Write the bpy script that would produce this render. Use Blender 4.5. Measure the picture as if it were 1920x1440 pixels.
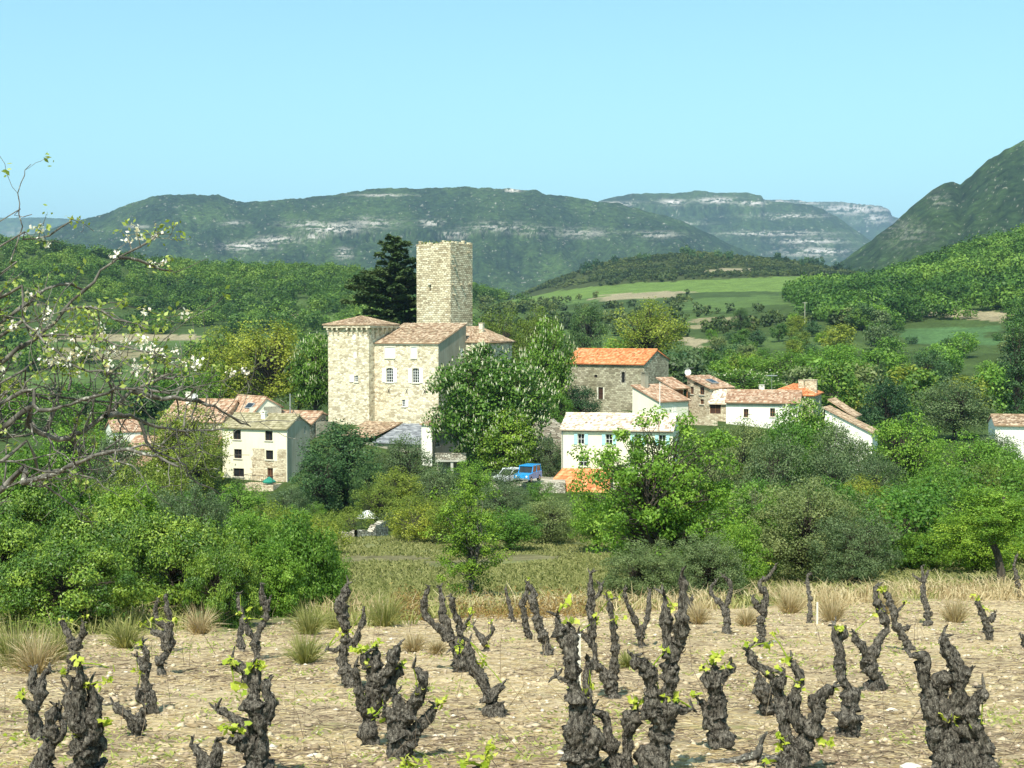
import bpy, math, random
import numpy as np
from mathutils import Vector
R = math.radians
for o in list(bpy.data.objects): bpy.data.objects.remove(o)
C = bpy.context.scene.collection
scene = bpy.context.scene

# ------------------------------------------------------------------ camera
F = 2637.0                       # focal length in photo pixels (photo 1920 wide)
PITCH = math.atan(100/F)
cd = bpy.data.cameras.new('camera'); cam = bpy.data.objects.new('camera', cd); C.objects.link(cam)
cam.location = (0, 0, 0); cam.rotation_euler = (R(90)-PITCH, 0, 0)
cd.sensor_width = 36; cd.lens = 36*F/1920; cd.clip_start = 0.2; cd.clip_end = 40000
scene.camera = cam
# ------------------------------------------------------------------ sky and sun
SUN_EL, SUN_AZ = R(53), R(-15)   # azimuth: sun stands behind the camera, a little to its left
w = bpy.data.worlds.new('World'); scene.world = w; w.use_nodes = True
wn = w.node_tree; bg = wn.nodes['Background']
sky = wn.nodes.new('ShaderNodeTexSky'); sky.sky_type = 'NISHITA'; sky.sun_disc = False
sdir = Vector((math.sin(SUN_AZ)*math.cos(SUN_EL), -math.cos(SUN_AZ)*math.cos(SUN_EL), math.sin(SUN_EL)))
sky.sun_elevation = SUN_EL; sky.sun_rotation = math.atan2(sdir.x, sdir.y)
sky.altitude = 300; sky.air_density = 1.0; sky.dust_density = 1.2; sky.ozone_density = 0.35
tn = wn.nodes.new('ShaderNodeMix'); tn.data_type = 'RGBA'; tn.blend_type = 'MULTIPLY'; tn.inputs[0].default_value = 1; tn.inputs[7].default_value = (0.89, 1.25, 1.02, 1)
wn.links.new(sky.outputs[0], tn.inputs[6]); wn.links.new(tn.outputs[2], bg.inputs[0]); bg.inputs[1].default_value = 0.145
sl = bpy.data.lights.new('sun', 'SUN'); sl.energy = 5.0; sl.angle = R(0.5); sl.color = (1, 0.945, 0.84)
so = bpy.data.objects.new('sun', sl); C.objects.link(so)
so.rotation_euler = (-sdir).to_track_quat('-Z', 'Y').to_euler()
scene.view_settings.view_transform = 'Standard'; scene.view_settings.look = 'None'
scene.view_settings.exposure = 0.52; scene.view_settings.gamma = 1
scene.render.engine = 'CYCLES'
scene.cycles.max_bounces = 6; scene.cycles.diffuse_bounces = 3; scene.cycles.transmission_bounces = 3
scene.cycles.transparent_max_bounces = 4; scene.cycles.volume_bounces = 0

# ------------------------------------------------------------------ helpers
rnd = random.Random(7)
cP, sP = math.cos(PITCH), math.sin(PITCH)
def tz(py):
    v = (720-py)/F
    return (-sP+v*cP)/(cP+v*sP)
def zpy(py, Y): return Y*tz(py)
def P(px, py, Y):
    v = (720-py)/F; k = cP+v*sP
    return Vector(((px-960)/F/k*Y, Y, Y*(-sP+v*cP)/k))
def topx(x, Y, z):
    d = Y*cP-z*sP
    return 960+F*x/d, 720-F*(Y*sP+z*cP)/d

def _h(i, j, k, s):
    n = (i*374761393+j*668265263+k*2147483647+s*974634777) & 0xffffffff
    n = ((n ^ (n >> 13))*1274126177) & 0xffffffff
    n = ((n ^ (n >> 16))*2246822519) & 0xffffffff
    return ((n ^ (n >> 15)) & 0xffffff)/float(0xffffff)
def vn2(x, y, s=0):
    x = np.asarray(x, float); y = np.asarray(y, float)
    i = np.floor(x).astype(np.int64); j = np.floor(y).astype(np.int64)
    u = x-i; v = y-j; u = u*u*(3-2*u); v = v*v*(3-2*v)
    return (_h(i, j, 0, s)*(1-u)+_h(i+1, j, 0, s)*u)*(1-v)+(_h(i, j+1, 0, s)*(1-u)+_h(i+1, j+1, 0, s)*u)*v
def vn3(x, y, z, s=0):
    x, y, z = [np.asarray(a, float) for a in (x, y, z)]
    k = np.floor(z).astype(np.int64); t = z-k; t = t*t*(3-2*t)
    return vn2(x, y, s+17*k)*(1-t)+vn2(x, y, s+17*(k+1))*t
def fbm(x, y, o=4, s=0, g=0.5):
    a = 1; t = 0; n = 0
    for q in range(o):
        t = t+a*vn2(x*2**q+q*13.1, y*2**q+q*7.7, s+q); n += a; a *= g
    return t/n          # 0..1

def fmesh(name, v, faces, tint=None, fattr=None, smooth=False):
    """v (n,3); faces (m,k) int array"""
    me = bpy.data.meshes.new(name)
    v = np.ascontiguousarray(v, np.float32); faces = np.ascontiguousarray(faces, np.int32)
    m, k = faces.shape
    me.vertices.add(len(v)); me.vertices.foreach_set('co', v.ravel())
    me.loops.add(m*k); me.loops.foreach_set('vertex_index', faces.ravel())
    me.polygons.add(m); me.polygons.foreach_set('loop_start', np.arange(0, m*k, k, dtype=np.int32))
    try: me.polygons.foreach_set('loop_total', np.full(m, k, np.int32))
    except Exception: pass
    if smooth: me.polygons.foreach_set('use_smooth', np.ones(m, bool))
    if tint is not None:
        a = me.attributes.new('tint', 'FLOAT', 'POINT'); a.data.foreach_set('value', np.ascontiguousarray(tint, np.float32))
    if fattr is not None:
        for nm, arr in fattr.items():
            if arr.ndim == 2:
                a = me.attributes.new(nm, 'FLOAT_COLOR', 'POINT')
                a.data.foreach_set('color', np.ascontiguousarray(np.c_[arr, np.ones(len(arr))], np.float32).ravel())
            else:
                a = me.attributes.new(nm, 'FLOAT', 'POINT'); a.data.foreach_set('value', np.ascontiguousarray(arr, np.float32))
    me.update(calc_edges=True); me.validate()
    return me
def obj(name, me, m=None, parent=None, label=None, kind=None):
    o = bpy.data.objects.new(name, me); C.objects.link(o)
    if m is not None and me is not None:
        if len(me.materials) == 0: me.materials.append(m)
    if parent is not None: o.parent = parent
    if label: o['label'] = label
    if kind: o['kind'] = kind
    return o
def thing(name, label, cat, loc=(0, 0, 0), rz=0, group=None):
    o = bpy.data.objects.new(name, None); C.objects.link(o); o.location = loc; o.rotation_euler = (0, 0, rz)
    o.empty_display_size = 0.5
    o['label'] = label; o['category'] = cat
    if group: o['group'] = group
    return o
def tag(o, label, cat, group=None):
    o['label'] = label; o['category'] = cat
    if group: o['group'] = group
    return o
def dup(root, loc, rz, scale, label, group=None):
    r = root.copy(); C.objects.link(r); r.location = loc; r.rotation_euler = (0, 0, rz); r.scale = scale
    r['label'] = label
    if group: r['group'] = group
    elif 'group' in r: del r['group']
    for ch in list(root.children):
        c = ch.copy(); C.objects.link(c); c.parent = r
        for g in ch.children:
            d = g.copy(); C.objects.link(d); d.parent = c
    return r

class MB:
    """collects polygons, then makes one mesh"""
    def __init__(s): s.v = []; s.f = []; s.t = []
    def poly(s, pts, t=None):
        n = len(s.v); s.v += [tuple(p) for p in pts]; s.f.append(list(range(n, n+len(pts)))); s.t.append(rnd.random() if t is None else t)
    def box(s, x0, x1, y0, y1, z0, z1):
        n = len(s.v)
        s.v += [(x0, y0, z0), (x1, y0, z0), (x1, y1, z0), (x0, y1, z0), (x0, y0, z1), (x1, y0, z1), (x1, y1, z1), (x0, y1, z1)]
        t = rnd.random()
        for q in ((3, 2, 1, 0), (4, 5, 6, 7), (0, 1, 5, 4), (1, 2, 6, 5), (2, 3, 7, 6), (3, 0, 4, 7)):
            s.f.append([n+i for i in q]); s.t.append(t)
    def bar(s, a, b, r, n=6, r2=None):
        a = Vector(a); b = Vector(b); d = (b-a).normalized(); u = d.orthogonal().normalized(); w_ = d.cross(u)
        r2 = r if r2 is None else r2; k = len(s.v)
        for p, rr in ((a, r), (b, r2)):
            for i in range(n):
                q = 2*math.pi*i/n; s.v.append(tuple(p+(u*math.cos(q)+w_*math.sin(q))*rr))
        t = rnd.random()
        for i in range(n):
            j = (i+1) % n; s.f.append([k+i, k+j, k+n+j, k+n+i]); s.t.append(t)
        s.f.append([k+i for i in range(n)][::-1]); s.f.append([k+n+i for i in range(n)]); s.t += [t, t]
    def mesh(s, name='m'):
        me = bpy.data.meshes.new(name); me.from_pydata(s.v, [], s.f); me.update()
        a = me.attributes.new('ftint', 'FLOAT', 'FACE'); a.data.foreach_set('value', s.t)
        return me
    def obj(s, name, m, parent=None, label=None): return obj(name, s.mesh(name), m, parent, label)

# ------------------------------------------------------------------ material helpers
class NT:
    def __init__(s, name, rough=0.9, spec=0.15):
        s.m = bpy.data.materials.new(name); s.m.use_nodes = True; s.t = s.m.node_tree
        s.b = s.t.nodes['Principled BSDF']; s.b.inputs['Roughness'].default_value = rough
        s.b.inputs['Specular IOR Level'].default_value = spec; s.out = s.t.nodes['Material Output']
    def n(s, ty, **kw):
        q = s.t.nodes.new(ty)
        for k, v in kw.items(): setattr(q, k, v)
        return q
    def l(s, a, b): s.t.links.new(a, b)
    def coord(s, which='Object', scale=(1, 1, 1)):
        c = s.n('ShaderNodeTexCoord'); mp = s.n('ShaderNodeMapping'); mp.inputs['Scale'].default_value = scale
        s.l(c.outputs[which], mp.inputs['Vector']); return mp.outputs[0]
    def pos(s, scale=(1, 1, 1)):
        c = s.n('ShaderNodeNewGeometry'); mp = s.n('ShaderNodeMapping'); mp.inputs['Scale'].default_value = scale
        s.l(c.outputs['Position'], mp.inputs['Vector']); return mp.outputs[0]
    def noise(s, vec, scale, detail=4, rough=0.55, dist=0):
        q = s.n('ShaderNodeTexNoise'); s.l(vec, q.inputs['Vector']); q.inputs['Scale'].default_value = scale
        q.inputs['Detail'].default_value = detail; q.inputs['Roughness'].default_value = rough; q.inputs['Distortion'].default_value = dist
        return q.outputs['Fac']
    def ramp(s, fac, stops, interp='LINEAR'):
        q = s.n('ShaderNodeValToRGB'); q.color_ramp.interpolation = interp; e = q.color_ramp.elements
        while len(e) < len(stops): e.new(0.5)
        for i, (p, c) in enumerate(stops): e[i].position = p; e[i].color = (*c, 1) if len(c) == 3 else c
        s.l(fac, q.inputs[0]); return q.outputs[0]
    def mix(s, fac, a, b, mode='MIX'):
        q = s.n('ShaderNodeMix', data_type='RGBA', blend_type=mode)
        for i, x in ((0, fac), (6, a), (7, b)):
            if isinstance(x, (int, float)): q.inputs[i].default_value = x
            elif isinstance(x, tuple): q.inputs[i].default_value = (*x, 1)
            else: s.l(x, q.inputs[i])
        return q.outputs[2]
    def math(s, op, a, b=0.0, c=0.0):
        q = s.n('ShaderNodeMath', operation=op)
        for i, x in enumerate((a, b, c)):
            if isinstance(x, (int, float)): q.inputs[i].default_value = x
            else: s.l(x, q.inputs[i])
        return q.outputs[0]
    def attr(s, name, out='Fac'):
        q = s.n('ShaderNodeAttribute'); q.attribute_name = name; return q.outputs[out]
    def bump(s, h, strength=0.5, dist=0.02):
        q = s.n('ShaderNodeBump'); q.inputs['Strength'].default_value = strength; q.inputs['Distance'].default_value = dist
        s.l(h, q.inputs['Height']); s.l(q.outputs[0], s.b.inputs['Normal'])
    def col(s, c):
        if isinstance(c, tuple): s.b.inputs['Base Color'].default_value = (*c, 1)
        else: s.l(c, s.b.inputs['Base Color'])
        return s.m
    def val(s, c, amt_lo, amt_hi, fac):
        return s.mix(1.0, c, s.ramp(fac, [(0, (amt_lo,)*3), (1, (amt_hi,)*3)]), 'MULTIPLY')

G3 = lambda v: (v, v, v)
def mat_leaf(name, dark, mid, light, trans=0.3, rough=0.5, spec=0.25, objvar=0.35):
    n = NT(name, rough, spec)
    t = n.attr('tint')
    if name in ('chestnut_leaf', 'oak_leaf', 'fresh_leaf', 'olive_green_leaf', 'greyish_leaf', 'dark_leaf', 'glossy_leaf', 'woodland_leaf', 'hill_leaf'): mid, light = tuple(x*1.18 for x in mid), tuple(x*1.25 for x in light)
    c = n.ramp(t, [(0.0, dark), (0.5, mid), (1.0, light)])
    oi = n.n('ShaderNodeObjectInfo')
    c = n.mix(1.0, c, n.ramp(oi.outputs['Random'], [(0, (1-objvar, 1-objvar*0.8, 1-objvar*0.6)), (0.5, (1, 1, 1)), (1, (1+objvar*1.0, 1+objvar*0.5, 1))]), 'MULTIPLY')
    n.col(c)
    tr = n.n('ShaderNodeBsdfTranslucent'); n.l(n.mix(1.0, c, (1.3, 1.25, 0.55), 'MULTIPLY'), tr.inputs[0])
    mx = n.n('ShaderNodeMixShader'); mx.inputs[0].default_value = trans
    n.l(n.b.outputs[0], mx.inputs[1]); n.l(tr.outputs[0], mx.inputs[2]); n.l(mx.outputs[0], n.out.inputs[0])
    return n.m
def mat_plain(name, c, rough=0.7, var=0.12, scale=3, spec=0.2, metal=0):
    n = NT(name, rough, spec); n.b.inputs['Metallic'].default_value = metal
    f = n.noise(n.coord(), scale, 5)
    n.col(n.val(c, 1-var*2, 1+var, f) if not isinstance(c, tuple) else n.mix(1.0, c, n.ramp(f, [(0.3, G3(1-var)), (0.7, G3(1+var))]), 'MULTIPLY'))
    return n.m
def mat_bark(name, dark, light, scale=6, stretch=0.15, bumpd=0.03, lichen=None):
    n = NT(name, 0.95, 0.1)
    v = n.coord('Object', (1, 1, stretch))
    f = n.noise(v, scale, 8, 0.7, 0.6); g = n.noise(n.coord(), scale*2.5, 4)
    c = n.ramp(f, [(0.38, dark), (0.53, tuple((a*.62+b*.38) for a, b in zip(dark, light))), (0.68, light)])
    if lichen: c = n.mix(n.ramp(g, [(0.6, G3(0)), (0.68, G3(1))]), c, lichen)
    n.col(c); n.bump(n.math('ADD', f, n.math('MULTIPLY', g, 0.4)), 1.0, bumpd)
    return n.m
def mat_rubble(name, lo, mid, hi, mortar, sc=2.6, course=0.0, bumpd=0.05, stain=(0.55, 0.5, 0.45), stainamt=0.35):
    """stone masonry, rows with irregular joints"""
    n = NT(name, 0.95, 0.1)
    c = n.n('ShaderNodeTexCoord'); sx = n.n('ShaderNodeSeparateXYZ'); n.l(c.outputs['Object'], sx.inputs[0])
    s = n.math('ADD', sx.outputs[0], sx.outputs[1]); cx = n.n('ShaderNodeCombineXYZ')
    n.l(s, cx.inputs[0]); n.l(sx.outputs[2], cx.inputs[1])
    wob = n.n('ShaderNodeTexNoise'); n.l(cx.outputs[0], wob.inputs['Vector']); wob.inputs['Scale'].default_value = 1.3; wob.inputs['Detail'].default_value = 3
    vm = n.n('ShaderNodeVectorMath', operation='MULTIPLY_ADD'); n.l(wob.outputs['Color'], vm.inputs[0]); vm.inputs[1].default_value = (0.45, 0.3 if not course else 0.34, 0); n.l(cx.outputs[0], vm.inputs[2])
    if course:
        br = n.n('ShaderNodeTexBrick'); n.l(vm.outputs[0], br.inputs['Vector']); br.inputs['Scale'].default_value = 1
        br.inputs['Brick Width'].default_value = course*1.9; br.inputs['Row Height'].default_value = course; br.inputs['Mortar Size'].default_value = course*0.09
        br.inputs['Mortar Smooth'].default_value = 0.3; br.inputs['Color1'].default_value = (0, 0, 0, 1); br.inputs['Color2'].default_value = (1, 1, 1, 1); br.inputs['Mortar'].default_value = (0.5, 0.5, 0.5, 1)
        cell = br.outputs['Color']; mort = br.outputs['Fac']
    else:
        mp = n.n('ShaderNodeMapping'); mp.inputs['Scale'].default_value = (sc, sc*1.9, 1); n.l(vm.outputs[0], mp.inputs[0])
        vo = n.n('ShaderNodeTexVoronoi', voronoi_dimensions='2D'); n.l(mp.outputs[0], vo.inputs['Vector']); vo.inputs['Scale'].default_value = 1
        ve = n.n('ShaderNodeTexVoronoi', voronoi_dimensions='2D', feature='DISTANCE_TO_EDGE'); n.l(mp.outputs[0], ve.inputs['Vector']); ve.inputs['Scale'].default_value = 1
        cell = n.math('FRACT', n.math('MULTIPLY', vo.outputs['Color'], 3.7)); mort = n.ramp(ve.outputs['Distance'], [(0.02, G3(1)), (0.11, G3(0))])
    ff = n.noise(n.coord(), 9, 6, 0.7)
    k = n.math('ADD', n.math('MULTIPLY', cell, 0.65), n.math('MULTIPLY', ff, 0.45))
    col = n.ramp(k, [(0.15, lo), (0.5, mid), (0.85, hi)])
    col = n.mix(mort, col, mortar)
    big = n.noise(n.coord('Object', (1, 1, 0.6)), 0.35, 5, 0.6)
    col = n.mix(n.ramp(big, [(0.45, G3(0)), (0.7, G3(stainamt))]), col, n.mix(1.0, col, stain, 'MULTIPLY'))
    n.col(col); n.bump(n.math('SUBTRACT', n.math('MULTIPLY', ff, 0.6), mort), 0.9, bumpd)
    return n.m
def mat_render(name, c, stain=0.12):
    n = NT(name, 0.9, 0.1)
    f = n.noise(n.coord('Object', (1, 1, 0.5)), 0.8, 7, 0.65); g = n.noise(n.coord(), 14, 4)
    v = n.n('ShaderNodeTexCoord'); streak = n.noise(n.coord('Object', (3, 3, 0.25)), 1.4, 4)
    k = n.math('ADD', n.math('MULTIPLY', f, 0.6), n.math('MULTIPLY', streak, 0.4))
    n.col(n.mix(1.0, c, n.ramp(k, [(0.35, (1-stain, 1-stain*1.15, 1-stain*1.35)), (0.62, (1, 1, 1))]), 'MULTIPLY')); n.bump(g, 0.4, 0.01)
    return n.m
def mat_tile(name, cols, moss=None, mossamt=0.3):
    n = NT(name, 0.85, 0.15)
    t = n.attr('tint'); f = n.noise(n.coord(), 1.1, 6, 0.65); g = n.noise(n.coord(), 12, 4)
    k = n.math('ADD', n.math('MULTIPLY', t, 0.55), n.math('ADD', n.math('MULTIPLY', f, 0.45), n.math('MULTIPLY', g, 0.12)))
    c = n.ramp(k, [(0.2, cols[0]), (0.45, cols[1]), (0.6, cols[2]), (0.85, cols[3])])
    if moss: c = n.mix(n.ramp(n.noise(n.coord(), 0.7, 6, 0.7), [(0.5, G3(0)), (0.68, G3(mossamt))]), c, moss)
    n.col(c); return n.m

M = {}
M['cream'] = mat_render('cream_render', (0.83, 0.77, 0.58))
M['cream2'] = mat_render('pale_render', (0.82, 0.79, 0.66))
M['white'] = mat_render('white_render', (0.84, 0.80, 0.71), 0.12)
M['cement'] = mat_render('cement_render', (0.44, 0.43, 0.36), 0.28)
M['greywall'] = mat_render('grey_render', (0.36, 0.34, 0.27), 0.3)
M['castle'] = mat_rubble('castle_stone', (0.32, 0.255, 0.17), (0.64, 0.555, 0.40), (0.83, 0.75, 0.58), (0.68, 0.59, 0.44), 2.6, 0, 0.05, (0.8, 0.73, 0.6), 0.3)
M['tower'] = mat_rubble('tower_stone', (0.32, 0.26, 0.17), (0.62, 0.53, 0.37), (0.80, 0.72, 0.53), (0.12, 0.095, 0.06), 1, 0.25, 0.09, (0.62, 0.57, 0.47), 0.5)
M['chapel'] = mat_rubble('chapel_stone', (0.19, 0.165, 0.11), (0.36, 0.32, 0.23), (0.52, 0.48, 0.35), (0.24, 0.21, 0.15), 1, 0.24, 0.05, (0.5, 0.49, 0.40), 0.75)
M['rubble'] = mat_rubble('house_rubble', (0.30, 0.22, 0.14), (0.56, 0.46, 0.32), (0.74, 0.65, 0.48), (0.55, 0.47, 0.34), 3.2)
M['drywall'] = mat_rubble('dry_stone', (0.20, 0.17, 0.13), (0.42, 0.38, 0.30), (0.62, 0.58, 0.48), (0.08, 0.07, 0.05), 3.4)
M['tile_red'] = mat_tile('orange_tiles', [(0.34, 0.11, 0.045), (0.52, 0.18, 0.07), (0.60, 0.23, 0.095), (0.68, 0.34, 0.18)])
M['tile_old'] = mat_tile('old_tiles', [(0.17, 0.105, 0.065), (0.31, 0.205, 0.13), (0.40, 0.285, 0.19), (0.54, 0.42, 0.30)], (0.17, 0.14, 0.08), 0.55)
M['tile_pink'] = mat_tile('pink_tiles', [(0.22, 0.12, 0.07), (0.35, 0.205, 0.13), (0.42, 0.275, 0.185), (0.54, 0.41, 0.30)], (0.24, 0.18, 0.12), 0.5)
M['tile_grey'] = mat_tile('weathered_tiles', [(0.19, 0.165, 0.09), (0.27, 0.235, 0.14), (0.33, 0.29, 0.18), (0.42, 0.37, 0.25)], (0.16, 0.15, 0.06), 0.5)
M['tile_pale'] = mat_tile('pale_tiles', [(0.30, 0.21, 0.15), (0.55, 0.43, 0.32), (0.70, 0.60, 0.47), (0.82, 0.75, 0.63)])
M['slate'] = mat_tile('slate_sheet', [(0.12, 0.13, 0.14), (0.21, 0.22, 0.24), (0.25, 0.26, 0.28), (0.32, 0.33, 0.34)])
M['glass'] = mat_plain('window_glass', (0.02, 0.022, 0.024), 0.15, 0.3, 3, 0.5)
M['darkwood'] = mat_plain('dark_wood', (0.06, 0.03, 0.02), 0.7)
M['brownwood'] = mat_plain('brown_wood', (0.26, 0.12, 0.055), 0.7)
M['shutter'] = mat_plain('white_paint', (0.80, 0.80, 0.78), 0.5, 0.05)
M['blueshutter'] = mat_plain('pale_blue_paint', (0.38, 0.62, 0.62), 0.5, 0.05)
M['sill'] = mat_plain('sill_stone', (0.62, 0.58, 0.48), 0.8)
M['concrete'] = mat_plain('concrete', (0.42, 0.40, 0.35), 0.9, 0.3, 2)
M['iron'] = mat_plain('iron', (0.03, 0.028, 0.025), 0.6)
M['zinc'] = mat_plain('zinc', (0.4, 0.41, 0.41), 0.4, 0.1, 3, 0.4, 0.6)
M['bluepaint'] = mat_plain('blue_car_paint', (0.03, 0.30, 0.66), 0.25, 0.05, 3, 0.5)
M['carwhite'] = mat_plain('white_car_paint', (0.75, 0.76, 0.78), 0.25, 0.04, 3, 0.5)
M['rubber'] = mat_plain('rubber', (0.02, 0.02, 0.02), 0.8)
M['teal'] = mat_plain('green_tarp', (0.03, 0.24, 0.17), 0.6)
M['ochre'] = mat_render('ochre_render', (0.52, 0.36, 0.17), 0.2)
M['bark'] = mat_bark('tree_bark', (0.035, 0.03, 0.022), (0.13, 0.11, 0.085), 5)
M['barkgrey'] = mat_bark('grey_bark', (0.05, 0.047, 0.04), (0.24, 0.22, 0.19), 14, 0.3, 0.01, (0.36, 0.35, 0.30))
M['vinebark'] = mat_bark('vine_bark', (0.007, 0.0055, 0.0045), (0.31, 0.275, 0.225), 48, 0.45, 0.025, (0.34, 0.32, 0.28))  # speckled bark; the near-black end also paints in crevice shadow
L = {}
L['chestnut'] = mat_leaf('chestnut_leaf', (0.035, 0.085, 0.010), (0.095, 0.18, 0.020), (0.19, 0.30, 0.04), 0.25, 0.5, 0.22)
L['oak'] = mat_leaf('oak_leaf', (0.05, 0.12, 0.015), (0.105, 0.215, 0.025), (0.19, 0.31, 0.05), 0.32)
L['bright'] = mat_leaf('fresh_leaf', (0.05, 0.11, 0.014), (0.115, 0.22, 0.022), (0.23, 0.34, 0.05), 0.32)
L['olive'] = mat_leaf('olive_green_leaf', (0.08, 0.12, 0.015), (0.165, 0.215, 0.028), (0.29, 0.33, 0.06), 0.35)
L['grey'] = mat_leaf('greyish_leaf', (0.055, 0.09, 0.035), (0.105, 0.15, 0.055), (0.18, 0.23, 0.10), 0.3)
L['dark'] = mat_leaf('dark_leaf', (0.022, 0.055, 0.018), (0.045, 0.095, 0.03), (0.085, 0.15, 0.045), 0.22)
L['cedar'] = mat_leaf('cedar_needles', (0.022, 0.045, 0.016), (0.05, 0.085, 0.028), (0.12, 0.155, 0.055), 0.12, 0.7, 0.1, 0)
L['laurel'] = mat_leaf('glossy_leaf', (0.02, 0.05, 0.008), (0.062, 0.125, 0.013), (0.22, 0.30, 0.04), 0.12, 0.45, 0.3)
L['vine'] = mat_leaf('vine_leaf', (0.26, 0.36, 0.03), (0.44, 0.50, 0.06), (0.60, 0.62, 0.13), 0.4, 0.5, 0.2, 0)
L['scrub'] = mat_leaf('scrub_leaf', (0.03, 0.055, 0.016), (0.065, 0.10, 0.026), (0.125, 0.16, 0.042), 0.15)
L['wood'] = mat_leaf('woodland_leaf', (0.03, 0.075, 0.014), (0.065, 0.135, 0.02), (0.13, 0.21, 0.035), 0.25)
L['petal'] = mat_leaf('blossom', (0.70, 0.62, 0.55), (0.80, 0.76, 0.70), (0.86, 0.84, 0.80), 0.3, 0.6, 0.1, 0)
L['candle'] = mat_leaf('chestnut_flower', (0.50, 0.50, 0.28), (0.66, 0.65, 0.44), (0.80, 0.78, 0.62), 0.25, 0.6, 0.1, 0)
L['dry'] = mat_leaf('dry_grass', (0.26, 0.19, 0.10), (0.42, 0.33, 0.19), (0.60, 0.51, 0.33), 0.25, 0.8, 0.05, 0)
L['tuft'] = mat_leaf('green_dry_grass', (0.12, 0.15, 0.04), (0.26, 0.27, 0.09), (0.46, 0.42, 0.20), 0.3, 0.8, 0.05, 0)
L['twig'] = mat_leaf('dead_twig', (0.07, 0.05, 0.035), (0.16, 0.12, 0.085), (0.34, 0.27, 0.18), 0.05, 0.9, 0.05, 0)
L['weed'] = mat_leaf('weed_leaf', (0.14, 0.17, 0.04), (0.26, 0.30, 0.08), (0.42, 0.45, 0.14), 0.3, 0.7, 0.1, 0)
L['meadow'] = mat_leaf('meadow_leaf', (0.10, 0.12, 0.035), (0.19, 0.195, 0.07), (0.31, 0.30, 0.13), 0.3, 0.8, 0.05, 0)
L['rust'] = mat_leaf('rusty_scrub', (0.12, 0.075, 0.03), (0.24, 0.15, 0.055), (0.34, 0.25, 0.09), 0.2, 0.8, 0.05, 0)
# ------------------------------------------------------------------ terrain
SL = -tz(1021)
def plane_z(Y): return -1.6-SL*Y
ROWS = [
 (30, [(0, None)]),
 (42, [(0, 1150), (400, 1146), (640, 1136), (1150, 1130), (1500, 1122), (1920, 1116)]),
 (60, [(0, 1130), (400, 1120), (600, 1090), (1000, 1078), (1500, 1078), (1920, 1066)]),
 (90, [(0, 1080), (400, 1070), (600, 1026), (1150, 1022), (1300, 1030), (1500, 1038), (1700, 1030), (1920, 1010)]),
 (115, [(0, 1020), (400, 1010), (600, 985), (800, 988), (1000, 970), (1500, 972), (1920, 960)]),
 (140, [(0, 960), (200, 950), (400, 962), (600, 940), (800, 925), (1000, 925), (1060, 925), (1150, 925), (1300, 925), (1500, 915), (1700, 920), (1920, 890)]),
 (150, [(0, 930), (200, 925), (400, 938), (560, 915), (650, 890), (800, 890), (1000, 908), (1150, 915), (1300, 890), (1500, 880), (1700, 900), (1920, 870)]),
 (159, [(0, 890), (200, 880), (400, 862), (600, 850), (830, 850), (1000, 870), (1150, 830), (1300, 810), (1500, 820), (1700, 870), (1920, 840)]),
 (165, [(0, 880), (200, 865), (400, 840), (600, 800), (830, 798), (1000, 835), (1150, 810), (1300, 795), (1500, 810), (1700, 860), (1920, 830)]),
 (178, [(0, 850), (200, 830), (400, 815), (600, 790), (800, 785), (1000, 790), (1150, 772), (1300, 780), (1500, 790), (1700, 830), (1920, 810)]),
 (200, [(0, 830), (200, 810), (400, 800), (600, 775), (800, 768), (1000, 765), (1150, 760), (1300, 765), (1500, 775), (1700, 800), (1920, 790)]),
 (260, [(0, 790), (200, 780), (400, 770), (600, 745), (800, 740), (1000, 720), (1150, 715), (1300, 720), (1500, 720), (1700, 740), (1920, 740)]),
 (350, [(0, 745), (200, 745), (400, 730), (600, 700), (800, 690), (1000, 670), (1150, 665), (1300, 670), (1500, 655), (1700, 668), (1920, 660)]),
 (430, [(0, 705), (200, 700), (400, 690), (600, 660), (800, 650), (1000, 635), (1150, 632), (1300, 634), (1500, 610), (1700, 620), (1920, 610), (2800, 560)]),
 (520, [(0, 655), (200, 650), (400, 640), (600, 625), (800, 615), (1000, 612), (1150, 606), (1300, 600), (1500, 582), (1700, 565), (1800, 560), (1920, 540), (2800, 400)]),
 (650, [(0, 570), (200, 580), (400, 590), (600, 580), (800, 590), (1000, 592), (1150, 582), (1300, 574), (1500, 560), (1640, 545), (1720, 510), (1800, 486), (1920, 449), (2800, 300)]),
 (800, [(-900, 330), (0, 459), (200, 488), (300, 508), (400, 511), (600, 514), (700, 520), (850, 545), (1000, 578), (1150, 560), (1300, 553), (1500, 545), (1700, 540), (1920, 520), (2800, 480)]),
 (950, [(0, 500), (600, 532), (800, 565), (1000, 562), (1150, 540), (1300, 531), (1500, 525), (1700, 530), (1920, 530)]),
 (1100, [(0, 560), (600, 570), (800, 590), (950, 572), (1050, 545), (1150, 515), (1300, 500), (1500, 508), (1700, 535), (1920, 560)]),
 (1250, [(0, 600), (900, 598), (970, 560), (1050, 525), (1120, 498), (1200, 482), (1300, 476), (1400, 486), (1500, 494), (1620, 515), (1720, 540), (1920, 580)]),
 (1600, [(0, 640), (1900, 640)]),
 (3000, [(0, 640), (1900, 640)]),
 (30000, [(0, 625), (1900, 625)]),
]
_Y = np.array([r[0] for r in ROWS], float); _LY = np.log(_Y)
_fine = np.arange(-1600, 3600, 10.0)
_T = []
for Yk, pts in ROWS:
    if pts[0][1] is None: _T.append(np.full(len(_fine), plane_z(Yk)/Yk)); continue
    a = np.interp(_fine, [p[0] for p in pts], [tz(p[1]) for p in pts])
    k = np.ones(9)/9; a = np.convolve(np.pad(a, 4, mode='edge'), k, mode='valid'); _T.append(a)
_T = np.array(_T)
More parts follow.
